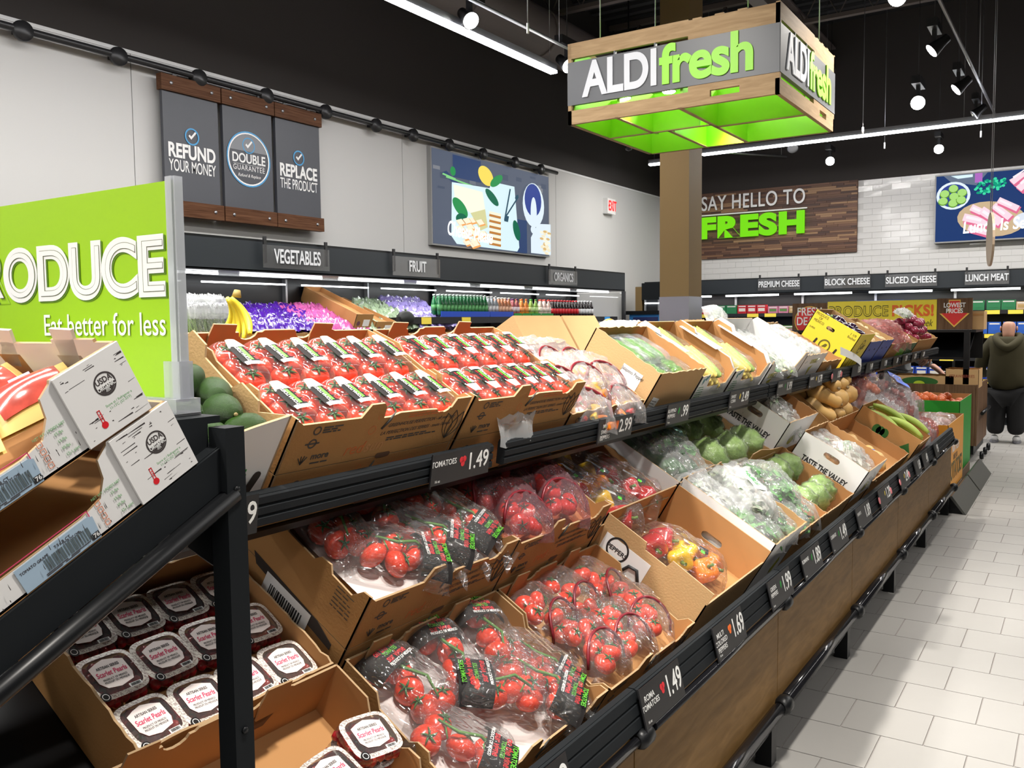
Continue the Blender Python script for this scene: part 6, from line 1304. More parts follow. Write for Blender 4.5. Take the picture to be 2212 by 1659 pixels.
# ---------------------------------------------------------------- white organic cartons on the slanted shelf
BX, BH, BWY = .40, .088, .36
BR = mat('birch_print', (.05, .04, .04), .6); RTH = mat('thermo_red', (.70, .01, .02), .5); PKR = mat('label_pink_line', (.65, .05, .15), .5); SGN = mat('small_green_print', (.18, .42, .18), .6)
STK = mat('blue_grey_sticker', (.36, .48, .60), .5)
def organic(lab, T, fill, key):
    """x runs up the slope from 0 to BX; front long side faces -Y"""
    fr = [(0, 0), (BX, 0), (BX, BH), (BX-.086, BH), (BX-.088, BH*.96), (BX-.104, BH*.86), (BX-.108, BH*.62), (BX-.122, BH*.42), (BX-.15, BH*.36), (BX-.30, BH*.34), (0, BH*.36)]
    t_ = .004; c = thing('organic_carton', lab, 'box', T)
    obj('front_wall', wall_mesh(fr, -t_, WCARD, CARDIN), c, faceY(0, 0, 0)); obj('back_wall', wall_mesh([(0, 0), (BX, 0), (BX, BH), (0, BH*.4)], -t_, CARDIN, WCARD), c, faceY(0, BWY, 0))
    ew = [(0, 0), (BWY, 0), (BWY, BH), (BWY*.82, BH)]+arc_notch(BWY*.72, BH, .04, .016, True)+[(BWY*.62, BH), (BWY*.60, BH*.98), (BWY*.34, BH*.98), (BWY*.34, BH*1.04), (BWY*.1, BH*1.04), (BWY*.1, BH), (0, BH)]
    e = obj('end_wall', wall_mesh(ew, t_, WCARD, WCARD), c, T_(BX-t_, 0, 0) @ PY); obj('end_wall', wall_mesh([(0, 0), (BWY, 0), (BWY, BH*.4), (0, BH*.4)], t_, WCARD, CARDIN), c, PY)
    MB().box(0, BX, 0, BWY, -.001, .003).build('base', CARDIN, c)
    for fy in (.27, .64):
        MB().prism([(BWY*fy-.022, BH*1.18), (BWY*fy+.022, BH*1.20), (BWY*fy+.030, BH*.62), (BWY*fy-.004, BH*.60)], T_(-.006, 0, 0), .004).build('locking_tab', WCARD, e)
        MB().prism([(BWY*fy-.035, BH*.36), (BWY*fy+.012, BH*.36), (BWY*fy+.03, BH*.80), (BWY*fy-.02, BH*.80)], T_(-.0012, 0, 0), .001).build('tab_slot', CARDIN, e)
    rn = random.Random(key)
    # raised corner flap with the emblem
    F_ = lambda x, z, d=0: faceY(x, -.0036-d, z)
    fl_ = MB().prism([(BX-.085, .001), (BX-.0005, .001), (BX-.0005, BH), (BX-.085, BH*.99)], faceY(0, -.0006, 0), .003).build('corner_flap', [WCARD], c)
    k = rn; cx, cz = BX-.036, BH*.62
    ring(fl_, F_(cx, cz), .0115, .0135, BR, 'emblem_ring', .0002); MB().prism(disc_pts(.0112, 20, 1, 188, 352), F_(cx, cz), .0003).build('emblem_field', BR, fl_)
    text('USDA', .0068, BR, fl_, F_(cx, cz+.0042), ext=.0001, bold=.04, sx=.85); text('ORGANIC', .0046, WHITE, fl_, F_(cx, cz-.0035, .0004), ext=.0001, bold=.04, sx=.8)
    for a_ in (-40, -15, 12, 38): MB().box(-.0003, .0003, -.0095, -.005, 0, .0001, 0, F_(cx, cz, .0004) @ Rz(a_*.4)).build('field_line', WHITE, fl_)
    text('Store at / Refrigerer a', .0032, SGN, fl_, F_(cx+.006, BH*.36), ext=.0001, sx=.9); text("11-13'C (52'-55'F)", .0032, SGN, fl_, F_(cx+.006, BH*.31), ext=.0001, sx=.9)
    MB().prism(disc_pts(.004, 16), F_(cx-.022, BH*.17), .0003).build('thermometer_bulb', RTH, fl_)
    for a_ in ((-.002, -.0012, .003, .018), (.0012, .002, .003, .018), (-.002, .002, .017, .018)): MB().box(*a_, 0, .0003, 0, F_(cx-.022, BH*.17)).build('thermometer_line', RTH, fl_)
    for a_ in (.007, .010, .013): MB().box(-.0005, .0015, a_, a_+.0007, 0, .0003, 0, F_(cx-.022, BH*.17)).build('thermometer_line', RTH, fl_)
    b = MB()
    for _ in range(44):
        x, z = rn.uniform(BX-.082, BX-.008), rn.choice((rn.uniform(.005, BH*.3), rn.uniform(BH*.7, BH*.95), rn.uniform(.3*BH, .9*BH)))
        if abs(x-cx) < .02 and abs(z-cz) < .018: continue
        L_ = rn.choice((.002, .004, .012, .02)); b.prism([(x, z), (min(x+L_, BX-.002), z+rn.uniform(-.001, .001)), (min(x+L_, BX-.002), z+.0009), (x, z+.0006)], F_(0, 0), .0001)
    for _ in range(26):
        x, z = rn.uniform(BX-.30, BX-.09), rn.uniform(.003, BH*.3); b.prism([(x, z), (x+.0007, z), (x+.0009, z+rn.choice((.002, .008))), (x, z+.003)], F_(0, 0), .0001)
    b.build('bark_print', BR, c)
    # label side
    x0 = BX-.15
    text('NET WT. / POIDS NET', .0032, SGN, c, faceY(x0+.037, -.0008, BH*.48), ext=.0001, sx=.9)
    for k_, s_ in enumerate(('15 lbs', '13 lbs', '10 lbs', '12-1 pint')):
        z = BH*(.40-.095*k_); text(s_, .0036, SGN, c, faceY(x0+.045+.004*(k_ == 3), -.0008, z), ext=.0001, sx=.9)
        b = MB()
        for q in ((-.003, .003, .0024, .003), (-.003, .003, -.003, -.0024), (-.003, -.0024, -.003, .003), (.0024, .003, -.003, .003)): b.box(*q, 0, .0002, 0, faceY(x0+.022, -.0006, z))
        b.build('tick_box', mat('orange_box_print', (.75, .22, .08), .6), c)
    for q in ((-.10, .008, .0, .001), (.007, .008, -.032, .001)): MB().box(*q, 0, .0003, 0, faceY(x0-.0, -.0006, BH*.40)).build('pink_line', PKR, c)
    s_ = MB().prism([(-.085, .001), (.008, .001), (.010, .027), (.004, .030), (-.085, .030)], faceY(x0, -.0008, 0), .0005).build('blue_sticker', STK, c); G = lambda x, z: faceY(x0+x, -.0015, z)
    barcode(s_, G(-.028, .0135), .055, .014, mat('barcode_ink', (.10, .13, .14), .5), 26, key); text('7.5 LB CT', .0035, BR, s_, G(-.03, .0245), ext=.0001); text('12*10 OZ CMB', .003, BR, s_, G(-.02, .0215), ext=.0001, sx=.8)
    text('TOMATO GRAPE', .0032, BR, s_, G(-.065, .0225), ext=.0001); lines(s_, G(-.03, .005), .06, 2, .0016, BR, .0004); t2 = MB().box(-.004, .006, 0, .007, 0, .0002, 0, G(.002, .003)).build('number_patch', BLK, s_); text('76', .005, WHITE, t2, G(.004, .0065) @ T_(0, 0, .0003), ext=.0001, bold=.03)
    return c
ctB = organic('lower white USDA ORGANIC carton on the slanted black shelf', EC @ T_(-.022-BX, .0, 0), None, 3)
ctA = organic('upper white USDA ORGANIC carton stacked on the slanted black shelf', EC @ T_(-.018-BX-.025, .0, BH+.003), .045, 8)
POUCH = mat('yellow_pouch', (.86, .62, .20), .35); POUR = film('pouch_window', haze=.2, gloss=.6, bscale=8, bstr=.4, hazecol=(.8, .5, .5))
rn = random.Random(31)
for k, (x, y, a) in enumerate([(.335, .10, 70), (.335, .21, 80), (.335, .31, 85), (.23, .10, 65), (.23, .22, 75), (.23, .31, 80), (.13, .12, 70), (.13, .24, 80)]):
    t = thing('grape_tomato_pouch', '%s yellow edged pouch of small tomatoes in the upper white carton' % ORD[k], 'pouch', ctA.matrix_world @ T_(x, y, .045) @ Rz(a-90) @ Rx(18))
    pb = MB().grid(10, 8, lambda u, v: Vector(((u-.5)*.10, (v-.5)*.085, .004+.018*math.sin(math.pi*u)**.6*math.sin(math.pi*v)**.6))); pb.grid(2, 2, lambda u, v: Vector(((u-.5)*.10, (v-.5)*.085, 0))); pb.build('pouch_body', POUCH, t)
    MB().grid(8, 6, lambda u, v: Vector(((u-.5)*.075, (v-.5)*.058, .0065+.018*math.sin(math.pi*(.15+.7*u))**.6*math.sin(math.pi*(.15+.7*v))**.6))).build('red_window', mat('grape_tomato_window', (.45, .07, .05), .15, coat=.6, var=.6, vscale=60), t)
    if k < 3: MB().box(-.012, .012, .030, .036, .012, .016).build('zip_tab', mat('lilac_tab', (.50, .30, .65), .4), t)
# ---------------------------------------------------------------- goods in the left cooler
def vegbag_mesh(nm, m, seed): return pillow_mesh(nm, m, seed, 12, 10, wr=.5, ragged=.2)
PURP = [vegbag_mesh('bag_skin', mat('purple_bag', (.07, .015, .30), .18, var=.5, vscale=14, coat=.5), s) for s in (61, 62, 63)]
PINKB = [vegbag_mesh('bag_skin', mat('pink_bag', (.60, .12, .38), .2, var=.5, vscale=12, coat=.5), s) for s in (64, 65)]
WGB = [vegbag_mesh('bag_skin', mat('pale_green_bag', (.30, .40, .26), .2, var=.7, vscale=16, coat=.5), s) for s in (66, 67)]
VIO = [vegbag_mesh('bag_skin', mat('violet_clear_bag', (.30, .25, .62), .2, var=.7, vscale=16, coat=.5), s) for s in (68,)]
CEL = MB()
rn = random.Random(3)
for k in range(16): CEL.tube([(rn.uniform(-.05, .05), rn.uniform(-.04, .04), 0), (rn.uniform(-.06, .06), rn.uniform(-.05, .05), .22)], [.012, .006], 5)
CELM = CEL.mesh('stalks', mat('celery_green', (.16, .28, .04), .45, var=.4, vscale=10))
def celery(k, x, y, z):
    t = thing('green_stalk_bag', '%s clear topped bag of green stalks at the left of the vegetable cooler' % ORD[k], 'bag', T_(x, y, z) @ Rx(-12)); o = obj('stalks', CELM, t); o['kind'] = 'stuff'
    obj('film', PILLW[k % 2], t, T_(0, 0, .17) @ Rx(15) @ Sc(.17, .12, .12)); obj('film_front', PILL[k % 4], t, T_(0, -.05, .11) @ Rx(90) @ Sc(.15, .22, .03)); MB().box(-.075, .075, -.062, -.058, 0, .03).build('green_band', GREENPR, t); return t
SZ = 1.43
YV = YF+.12
k = 0
x0, x1 = onY(412, 690, YV).x, onY(520, 690, YV).x
for r_ in range(2):
    for i in range(5): celery(k, x0+.1+(x1-x0-.1)*i/4.2, YV+.1+r_*.16, SZ+.10+r_*.08); k += 1
def vrow(px0, px1, meshes, nm, desc, nrow, ncol, z0, dz, size=(.20, .16, .10), seed=1, up=0):
    x0, x1 = onY(px0, 690, YV).x, onY(px1, 690, YV).x; rn = random.Random(seed); k = 0; pr = {}
    for r_ in range(nrow):
        for i in range(ncol):
            x = x0+(x1-x0)*(i+.5)/ncol+rn.uniform(-.02, .02); me = meshes[(i+r_) % len(meshes)]; Mx = T_(x, YV+.06+r_*.10, z0+r_*dz+rn.uniform(0, .01)) @ Rz(rn.uniform(-30, 30)) @ Rx(-18)
            lab = '%s %s, %s row on the cooler shelf' % (ORD[i], desc, ORD[r_])
            if me.name not in pr: t = thing(nm, lab, 'bag', Mx, desc+'s in the left cooler'); obj('bag_skin', me, t, Sc(*size)); pr[me.name] = t
            else: dup(pr[me.name], Mx, lab, desc+'s in the left cooler')
vrow(512, 700, PURP, 'purple_bag', 'crinkled purple vegetable bag', 5, 11, SZ+.12, .045, seed=1)
vrow(675, 790, PINKB, 'pink_bag', 'crinkled pink vegetable bag', 5, 6, SZ+.12, .045, seed=2); vrow(765, 832, WGB, 'pale_bag', 'clear green and white vegetable bag', 4, 3, SZ+.12, .04, seed=3)
vrow(850, 925, WGB, 'pale_green_bag', 'pale green vegetable bag', 6, 4, SZ+.12, .05, seed=4); vrow(905, 985, VIO, 'violet_bag', 'violet and clear vegetable bag', 6, 4, SZ+.13, .055, seed=5)
def cool_crate(px0, px1, z, lab, m=CARD, h=.13, d=.6, y=YV-.02, tilt=12, nm='shelf_carton', tag=True):
    x0, x1 = onY(px0, 700, y).x, onY(px1, 700, y).x
    c = crate(nm, lab, T_(x0+.005, y, z) @ Rx(tilt), x1-x0-.01, d, h, m, CARDIN, fill=h*.7)
    if tag: MB().box((x1-x0)*.45, (x1-x0)*.8, -.003, -.0005, .03, .10).build('paper_label', WHITE, c); MB().prism(disc_pts(.025, 14), faceY((x1-x0)*.2, -.0006, .06), .0004).build('round_print', mat('plum_print', (.16, .06, .09), .7), c)
    return c
for i, (a, b_) in enumerate(((415, 455), (455, 505), (510, 560), (562, 610), (612, 658), (660, 705))): cool_crate(a, b_, SZ+.005, '%s small carton along the vegetable shelf front' % ORD[i])
GRC = mat('green_plastic_crate', (.01, .16, .05), .4)
for i, (a, b_) in enumerate(((707, 770), (772, 835))): cool_crate(a, b_, SZ+.005, '%s green crate under the pink vegetable bags' % ORD[i], GRC, .10, tag=False)
cool_crate(862, 985, SZ+.01, 'low brown crate under the violet bags', CARD, .10, tag=False)
c = cool_crate(762, 800, SZ+.16, 'high brown carton standing above the pink bags', CARD, .16, .8, YV-.0, 22)
c = cool_crate(805, 850, SZ+.10, 'second high brown carton right of the pink bags', CARD, .14, .8, YV-.0, 20)
t = thing('black_ball_melon', 'round black shape on the shelf between the cartons', 'melon', T_(*onY(876, 688, YV))); MB().lathe(prof_sphere(1, 0, 12), 20).build('rind', mat('black_rind', (.006, .008, .007), .6), t, Sc(.22, .18, .17)); MB().lathe([(.01, .085), (.012, .1)], 8).build('stem_end', STEMG, t)
# bottles and cartons on the right part
def bottle_mesh(col, cap, lab, h=.24, r_=.035, seed=0):
    b = MB(); b.lathe([(r_*.9, 0), (r_, .01), (r_, h*.55), (r_*.92, h*.62), (r_*.45, h*.82), (r_*.38, h*.92)], 10, 0); b.lathe([(r_*.45, h*.92), (r_*.45, h), (r_*.1, h+.002)], 10, 1); b.lathe([(r_*1.03, h*.2), (r_*1.03, h*.5)], 10, 2)
    return b.mesh('bottle', [mat('bottle_'+str(col), col, .08, coat=.5), mat('cap_'+str(cap), cap, .4), mat('bottle_label_'+str(lab), lab, .5)])
groups = [(958, 1063, (.01, .16, .05), (.5, .6, .55), (.10, .35, .12), .24, 'green water bottle', 14), (1064, 1086, (.35, .38, .42), (.5, .5, .5), (.6, .6, .62), .23, 'clear drink bottle', 3), (1086, 1114, (.55, .22, .10), (.75, .75, .7), (.75, .45, .3), .22, 'orange drink bottle', 4),
    (1116, 1132, (.4, .1, .12), (.1, .02, .12), (.7, .6, .65), .21, 'berry smoothie bottle', 2), (1134, 1152, (.75, .25, .03), (.8, .15, .02), (.8, .35, .1), .21, 'orange smoothie bottle', 2), (1154, 1173, (.25, .45, .08), (.05, .35, .05), (.5, .7, .3), .21, 'green smoothie bottle', 2), (1175, 1200, (.72, .55, .5), (.75, .05, .03), (.8, .7, .65), .21, 'pink drink carton', 3),
    (1202, 1258, (.015, .008, .008), (.65, .02, .03), (.70, .015, .03), .235, 'dark cola bottle with red label', 9), (1259, 1290, (.015, .01, .012), (.7, .7, .72), (.75, .75, .78), .235, 'dark cola bottle with white label', 5)]
for gi, (a, b_, col, cap, lb, h, desc, n) in enumerate(groups):
    me = bottle_mesh(col, cap, lb, h); x0, x1 = onY(a, 660, YV).x, onY(b_, 660, YV).x; pr = None
    for r_ in range(2):
        for i in range(n):
            Mx = T_(x0+(x1-x0)*(i+.5)/n, YV+.08+r_*.085, 1.706); lab = '%s %s, %s row on the cooler shelf' % (ORD[i], desc, ('front', 'rear')[r_])
            t = thing('drink_bottle', lab, 'bottle', Mx @ T_(0, 0, .028 if gi < 7 else 0), desc+'s', data=me)
    if gi < 3: MB().box(x0, x1, YV+.035, YV+.04, 1.706, 1.775).build('shelf_tray', mat('blue_tray', (.02, .08, .55), .4), thing('shelf_tray', 'blue cardboard tray under the %ss' % desc, 'tray')).name
    if gi in (3, 4, 5, 6): MB().box(x0, x1, YV+.035, YV+.04, 1.706, 1.755).build('shelf_tray', mat('green_tray', (.01, .30, .05), .4), thing('shelf_tray', 'green cardboard tray under the %ss' % desc, 'tray'))
lows = [(990, 1040, (.25, .42, .62), (.4, .55, .7), (.3, .5, .75), 'blue water bottle', 9), (1045, 1100, (.6, .62, .66), (.5, .5, .6), (.2, .3, .6), 'white drink pouch bottle', 8), (1246, 1292, (.45, .45, .5), (.3, .3, .35), (.2, .1, .3), 'slim grey can', 9)]
for gi, (a, b_, col, cap, lb, desc, n) in enumerate(lows):
    me = bottle_mesh(col, cap, lb, .22); x0, x1 = onY(a, 700, YV).x, onY(b_, 700, YV).x
    for i in range(n): thing('drink_bottle', '%s %s on the lower cooler shelf' % (ORD[i], desc), 'bottle', T_(x0+(x1-x0)*(i+.5)/n, YV+.08, 1.302), desc+'s', data=me)
# ---------------------------------------------------------------- goods in the rear cooler
rn = random.Random(12)
PKC = [(.02, .06, .38), (.5, .02, .03), (.03, .02, .02), (.10, .22, .06), (.65, .62, .55), (.03, .12, .5), (.6, .42, .25), (.55, .2, .3), (.03, .2, .08), (.7, .66, .6), (.45, .3, .12), (.08, .02, .02)]
def pack_mesh(w_, h, d, c1, c2, flex):
    b = MB(); b.box(0, d, -w_/2, w_/2, 0, h, 0); b.box(-.002, 0, -w_*.36, w_*.36, h*.25, h*.62, 1); b.box(-.002, 0, -w_*.4, w_*.4, h*.78, h*.9, 2)
    return b.mesh('pack', [mat('pack_%d' % PKC.index(c1), c1, .3, var=.2, vscale=20), mat('packlabel_%d' % PKC.index(c2), c2, .4), mat('pack_strip', (.75, .72, .7), .4)])
PKM = []
for k in range(14): PKM.append((pack_mesh(rn.uniform(.13, .19), rn.choice((.12, .15, .18)), .1, PKC[k % 12], PKC[(k*5+4) % 12], 0), k))
NAMES = ['blue', 'red', 'black', 'dark green', 'cream', 'bright blue', 'tan', 'rose', 'green', 'pale', 'brown', 'maroon', 'blue and cream', 'red and green']
q = 0
for si, z in enumerate((1.745, 1.38, 1.02, .68)):
    y = 6.8; col = 0
    while y > -1.2:
        me, k = PKM[rn.randrange(14)]; w_ = me.vertices[2].co.y*2 if 0 else max(v.co.y for v in me.vertices)*2; run = rn.randint(2, 4)
        for r_ in range(run):
            y -= w_+.012; q += 1
            pt = Vector((XF+.1, y, z)); 
            thing('cheese_pack', '%s dairy pack, %s along the %s shelf of the rear cooler' % (NAMES[k], ORD[min(col, 98)], ('top', 'second', 'third', 'bottom')[si]), 'pack', T_(XF+.10, y, z+.001), 'packs in the rear cooler', data=me); col += 1
        y -= .02
# ---------------------------------------------------------------- bins at the far end of the display
def bin_(nm, lab, x0, x1, y0, y1, z1, m, inner=CARDIN):
    c = crate(nm, lab, T_(x0, y0, .14), x1-x0, y1-y0, z1-.14, m, inner, fill=z1-.14-.12, cat='bin'); MB().box(0, x1-x0, 0, y1-y0, -.139, -.02).build('pallet', mat('pallet_wood', (.2, .13, .08), .8), c); return c
GRB = mat('green_bin', (.015, .30, .02), .5)
q0 = onX(2108, 857, 8.9)
g_ = bin_('onion_bin', 'tall green and brown bin of brown onions under the end of the top shelf', 9.35, 10.35, 1.0, 2.1, onX(2100, 868, 9.35).z, GRB)
pile('onion', lambda k, l: '%s brown onion in the green bin, %s layer' % (ORD[k], ('lower', 'upper')[l]), g_.matrix_world, [(MON, 'bulb')], 40, .08, .92, .08, 1.0, onX(2100, 868, 9.35).z-.14-.08, 2, .09, 'onion', 14, None, 'brown onions in the green bin')
q1 = onY(2075, 905, .93)
OR_ = mat('orange_bin_print', (.80, .34, .03), .5)
o_ = bin_('potato_bin', 'orange fronted potato bin at the far end of the display', 8.12, 9.2, .95, 2.0, .74, OR_)
T = faceY(.54, -.001, 0)
text('POTATOES', .16, mat('dark_olive_print', (.10, .09, .02), .6), o_, faceY(.55, -.002, .16), bold=.02, sx=.8); text('100% FRESH', .07, WHITE, o_, faceY(.5, -.002, .36)); text('RATE 5 LB', .05, BLK, o_, faceY(.5, -.002, .28), sx=.9)
oM = faceX(-.0015, .75, .0)
text('POTATOES', .13, mat('dark_olive_print', (.10, .09, .02), .6), o_, faceX(-.002, .38, .16), bold=.02, sx=.7); MB().box(.08, .16, .46, .58, 0, .001, 0, faceX(-.0005, .95, 0)).build('white_print_panel', WHITE, o_)
for k in range(7): bag('potato_bag', '%s clear bag of potatoes in the orange bin' % ORD[k], o_.matrix_world @ T_(.2+.32*(k % 3), .2+.3*(k//3), .49) @ Rz(k*40), (.34, .26, .12), [('potato', MRP, (.08, .07, .065), 9, 'tilt')], PILL2, k+200)
for k, (x0, x1) in enumerate(((8.1, 9.25), (9.3, 10.4))):
    t = thing('bin_bumper', '%s dark steel bumper plate on the floor before the bins' % ('nearer' if k == 0 else 'farther'), 'bumper'); MB().prism([(0, 0), (.02, 0), (.13, .14), (.11, .15)], T_(x0, .80, 0) @ PY, x1-x0).build('bumper_plate', mat('galvanised_dark', (.13, .13, .12), .4, metal=.6), t)
    for x in (x0+.02, x1-.04): MB().prism([(.02, 0), (.15, 0), (.13, .14)], T_(x, .80, 0) @ PY, .02).build('end_gusset', BLACK, t)
# boxes on the far stand
for k, (px, nm, w_, m, tx) in enumerate(((1992, 'produce_carton', .66, DG, ''), (2078, 'produce_carton', .34, CARD, 'STRAWBERRIES'))):
    q = onX(px, 828, XT+.1); c = crate('produce_carton', ('long green printed carton on the far stand', 'brown carton reading STRAWBERRIES on the far stand')[k], T_(XT+.08, q.y+w_/2, q1.z if 0 else onX(2108, 832, XT).z-.04) @ Rz(-90), w_, .4, .13 if k == 0 else .21, CARD2, CARDIN, 'torn', fill=.1)
    if tx: text(tx, .034, mat('brown_red_print', (.25, .04, .02), .6), c, faceY(w_/2, -.001, .13), sx=.8)
    else: MB().prism(ell(0, 0, .2, .055), faceY(.3, -.0008, .06), .0005).build('leaf_print', DG, c); MB().prism(ell(0, 0, .06, .035), faceY(.3, -.001, .035), .0006).build('round_print', mat('lime_print2', (.45, .6, .03), .5), c)
# ---------------------------------------------------------------- people
SKIN = mat('skin', (.50, .26, .18), .5, var=.06, vscale=8)
def skinmesh(nm, verts, edges, radii, m, parent, sub=2, root=0, Mx=None):
    me = bpy.data.meshes.new(nm); me.from_pydata([Vector(v) for v in verts], edges, []); me.update()
    o = bpy.data.objects.new(nm, me); COL.objects.link(o); sk = o.modifiers.new('skin', 'SKIN'); sk.use_smooth_shade = True
    for i, r_ in enumerate(radii):
        d = me.skin_vertices[0].data[i]; d.radius = r_ if isinstance(r_, tuple) else (r_, r_); d.use_root = (i == root)
    s_ = o.modifiers.new('sub', 'SUBSURF'); s_.levels = s_.render_levels = sub
    dg = bpy.context.evaluated_depsgraph_get(); m2 = bpy.data.meshes.new_from_object(o.evaluated_get(dg)); bpy.data.objects.remove(o)
    m2.materials.clear(); m2.materials.append(m)
    for p in m2.polygons: p.use_smooth = True
    return obj(nm, m2, parent, Mx)
def chain(pts): return [(i, i+1) for i in range(len(pts)-1)]
def hand(parent, wrist, d, n, m=SKIN, side=1, curl=.5, s=1):
    """palm and five fingers; d points along the hand, n out of its back"""
    d = Vector(d).normalized(); n = Vector(n).normalized(); a = d.cross(n)*side; w0 = Vector(wrist)
    V = [w0, w0+d*.045*s, w0+d*.085*s]; E = [(0, 1), (1, 2)]; Rr = [(.022*s, .026*s), (.022*s, .036*s), (.016*s, .034*s)]
    for k, (off, L_) in enumerate(((-.030, .070), (-.011, .080), (.009, .075), (.028, .060))):
        b0 = w0+d*.080*s+a*off*s; i0 = len(V); V.append(b0); Rr.append(.0095*s); E.append((1, i0))
        p = b0; ang = 0
        for j in range(3): ang += curl*.5; p = p+(d*math.cos(ang)-n*math.sin(ang))*(L_*s/3); V.append(p); Rr.append((.009-.001*j)*s); E.append((len(V)-2, len(V)-1))
    i0 = len(V); p = w0+d*.03*s-a*.034*s; V.append(p); Rr.append(.012*s); E.append((0, i0))
    for j in range(2): p = p+(d*.6-a*.55-n*.3).normalized()*.032*s; V.append(p); Rr.append(.0095*s); E.append((len(V)-2, len(V)-1))
    return skinmesh('hand', V, E, Rr, m, parent, 2, 1)
# man seen from behind, standing at the rear cooler
mn = thing('person', 'person seen from behind in an olive hooded sweatshirt, black trousers and white trainers', 'person')
OLI = mat('olive_fleece', (.040, .034, .012), .9, var=.15, vscale=6); BPT = mat('black_trousers', (.006, .006, .007), .8)
bx, by = 13.1, .86
P = lambda x, y, z: (bx+x, by+y, z)
V = [P(0, 0, .63), P(.02, 0, .98), P(.03, 0, 1.25), P(.04, 0, 1.36), P(.04, .17, 1.30), P(.04, -.17, 1.30), P(.03, .29, 1.12), P(.05, -.29, 1.12), P(.14, .33, .93), P(.14, -.33, .93), P(.30, .27, .86), P(.30, -.27, .86)]
skinmesh('sweatshirt', V, [(0, 1), (1, 2), (2, 3), (2, 4), (2, 5), (4, 6), (5, 7), (6, 8), (7, 9), (8, 10), (9, 11)], [(.26, .20), (.27, .20), (.21, .15), (.10, .10), (.13, .12), (.13, .12), (.10, .095), (.10, .095), (.08, .075), (.08, .075), (.055, .05), (.055, .05)], OLI, mn)
V = [P(0, 0, .68), P(0, .10, .60), P(0, -.10, .62), P(.01, .115, .38), P(.01, -.115, .38), P(0, .12, .09), P(0, -.12, .09)]
skinmesh('trousers', V, [(0, 1), (0, 2), (1, 3), (2, 4), (3, 5), (4, 6)], [(.17, .15), .14, .14, .125, .125, .105, .105], BPT, mn)
V = [P(.04, 0, 1.34), P(.05, 0, 1.42), P(.08, 0, 1.48), P(.095, 0, 1.545), P(.10, 0, 1.575)]
hd = skinmesh('head', V, chain(V), [.075, .075, (.088, .100), (.082, .094), (.055, .065)], SKIN, mn)
for s_ in (-1, 1): MB().lathe([(.004, -.035), (.020, -.02), (.022, .015), (.004, .035)], 10, T=T_(bx+.085, by+s_*.093, 1.485) @ Rz(90) @ Sc(.5, 1, 1)).build('ear', SKIN, hd)
MB().lathe([(.004, -.02), (.014, -.012), (.010, .02), (.003, .03)], 8, T=T_(bx+.19, by, 1.475)).build('nose', SKIN, hd)
for s_ in (-1, 1): MB().lathe(prof_sphere(1, 0, 6), 10, T=T_(bx+.168, by+s_*.033, 1.495) @ Sc(.02)).build('eye', WHITE, hd)
MB().box(bx+.175, bx+.182, by-.022, by+.022, 1.438, 1.444).build('mouth', mat('lip', (.35, .10, .09), .5), hd)
V = [P(-.03, .15, 1.36), P(-.10, .10, 1.30), P(-.15, .03, 1.24), P(-.15, -.03, 1.24), P(-.10, -.10, 1.30), P(-.03, -.15, 1.36), P(.08, -.12, 1.40), P(.13, 0, 1.38), P(.08, .12, 1.40)]
skinmesh('hood', V, chain(V)+[(8, 0)], [.05, .055, .055, .055, .055, .05, .045, .04, .045], OLI, mn)
for s_ in (-1, 1):
    V = [P(-.09, s_*.125, .045), P(.0, s_*.125, .055), P(.13, s_*.135, .04)]; sh_ = skinmesh('shoe', V, chain(V), [(.045, .04), (.05, .05), (.045, .035)], mat('white_trainer', (.72, .72, .72), .5), mn)
    MB().prism([(x*.15+.02, y*.052) for x, y in disc_pts(1, 20)], T_(bx, by+s_*.13, .001), .022).build('sole', mat('grey_sole', (.2, .2, .22), .7), sh_)
    hand(mn, P(.31, s_*.27, .86), (1, -s_*.3, -.1), (0, 0, 1), side=s_)
# person partly hidden behind the far stand
wm = thing('person', 'person in a grey top behind the far stand, hand over the other forearm', 'person')
GRY = mat('grey_marl_knit', (.20, .205, .21), .9, var=.2, vscale=60); SLV = mat('blue_grey_sleeve', (.10, .13, .14), .85)
bx, by = 12.62, 2.12
V = [P(0, 0, .80), P(0, -.02, .95), P(0, -.04, 1.10), P(0, -.06, 1.24), P(0, -.07, 1.34), P(-.16, -.10, 1.22), P(.16, -.10, 1.22), P(-.20, -.24, 1.12), P(.20, -.22, 1.10), P(-.14, -.42, 1.17), P(.02, -.42, 1.02), P(0, 0, .66)]
skinmesh('top', V, [(0, 1), (1, 2), (2, 3), (3, 4), (3, 5), (3, 6), (5, 7), (6, 8), (7, 9), (8, 10), (0, 11)], [(.20, .16), (.20, .16), (.19, .15), (.15, .12), (.08, .08), (.09, .08), (.09, .08), (.075, .07), (.07, .07), (.05, .05), (.05, .05), (.20, .16)], GRY, wm)
V = [P(0, 0, .68), P(-.10, 0, .60), P(.10, 0, .60), P(-.11, 0, .36), P(.11, 0, .36), P(-.11, 0, .09), P(.11, 0, .09)]
skinmesh('trousers', V, [(0, 1), (0, 2), (1, 3), (2, 4), (3, 5), (4, 6)], [.16, .12, .12, .09, .09, .07, .07], BPT, wm)
for s_ in (-1, 1):
    V = [P(s_*.11, .06, .045), P(s_*.11, -.03, .05), P(s_*.11, -.15, .035)]; skinmesh('shoe', V, chain(V), [.042, .045, .038], BPT, wm)
V = [P(0, -.07, 1.33), P(0, -.09, 1.42), P(0, -.12, 1.49), P(0, -.12, 1.55)]
h2 = skinmesh('head', V, chain(V), [.05, .055, (.072, .085), (.06, .07)], SKIN, wm)
MB().lathe(prof_sphere(1.05, 0, 10), 18, T=T_(bx, by-.095, 1.535) @ Sc(.19)).build('hair', mat('dark_hair', (.03, .02, .012), .6), wm)
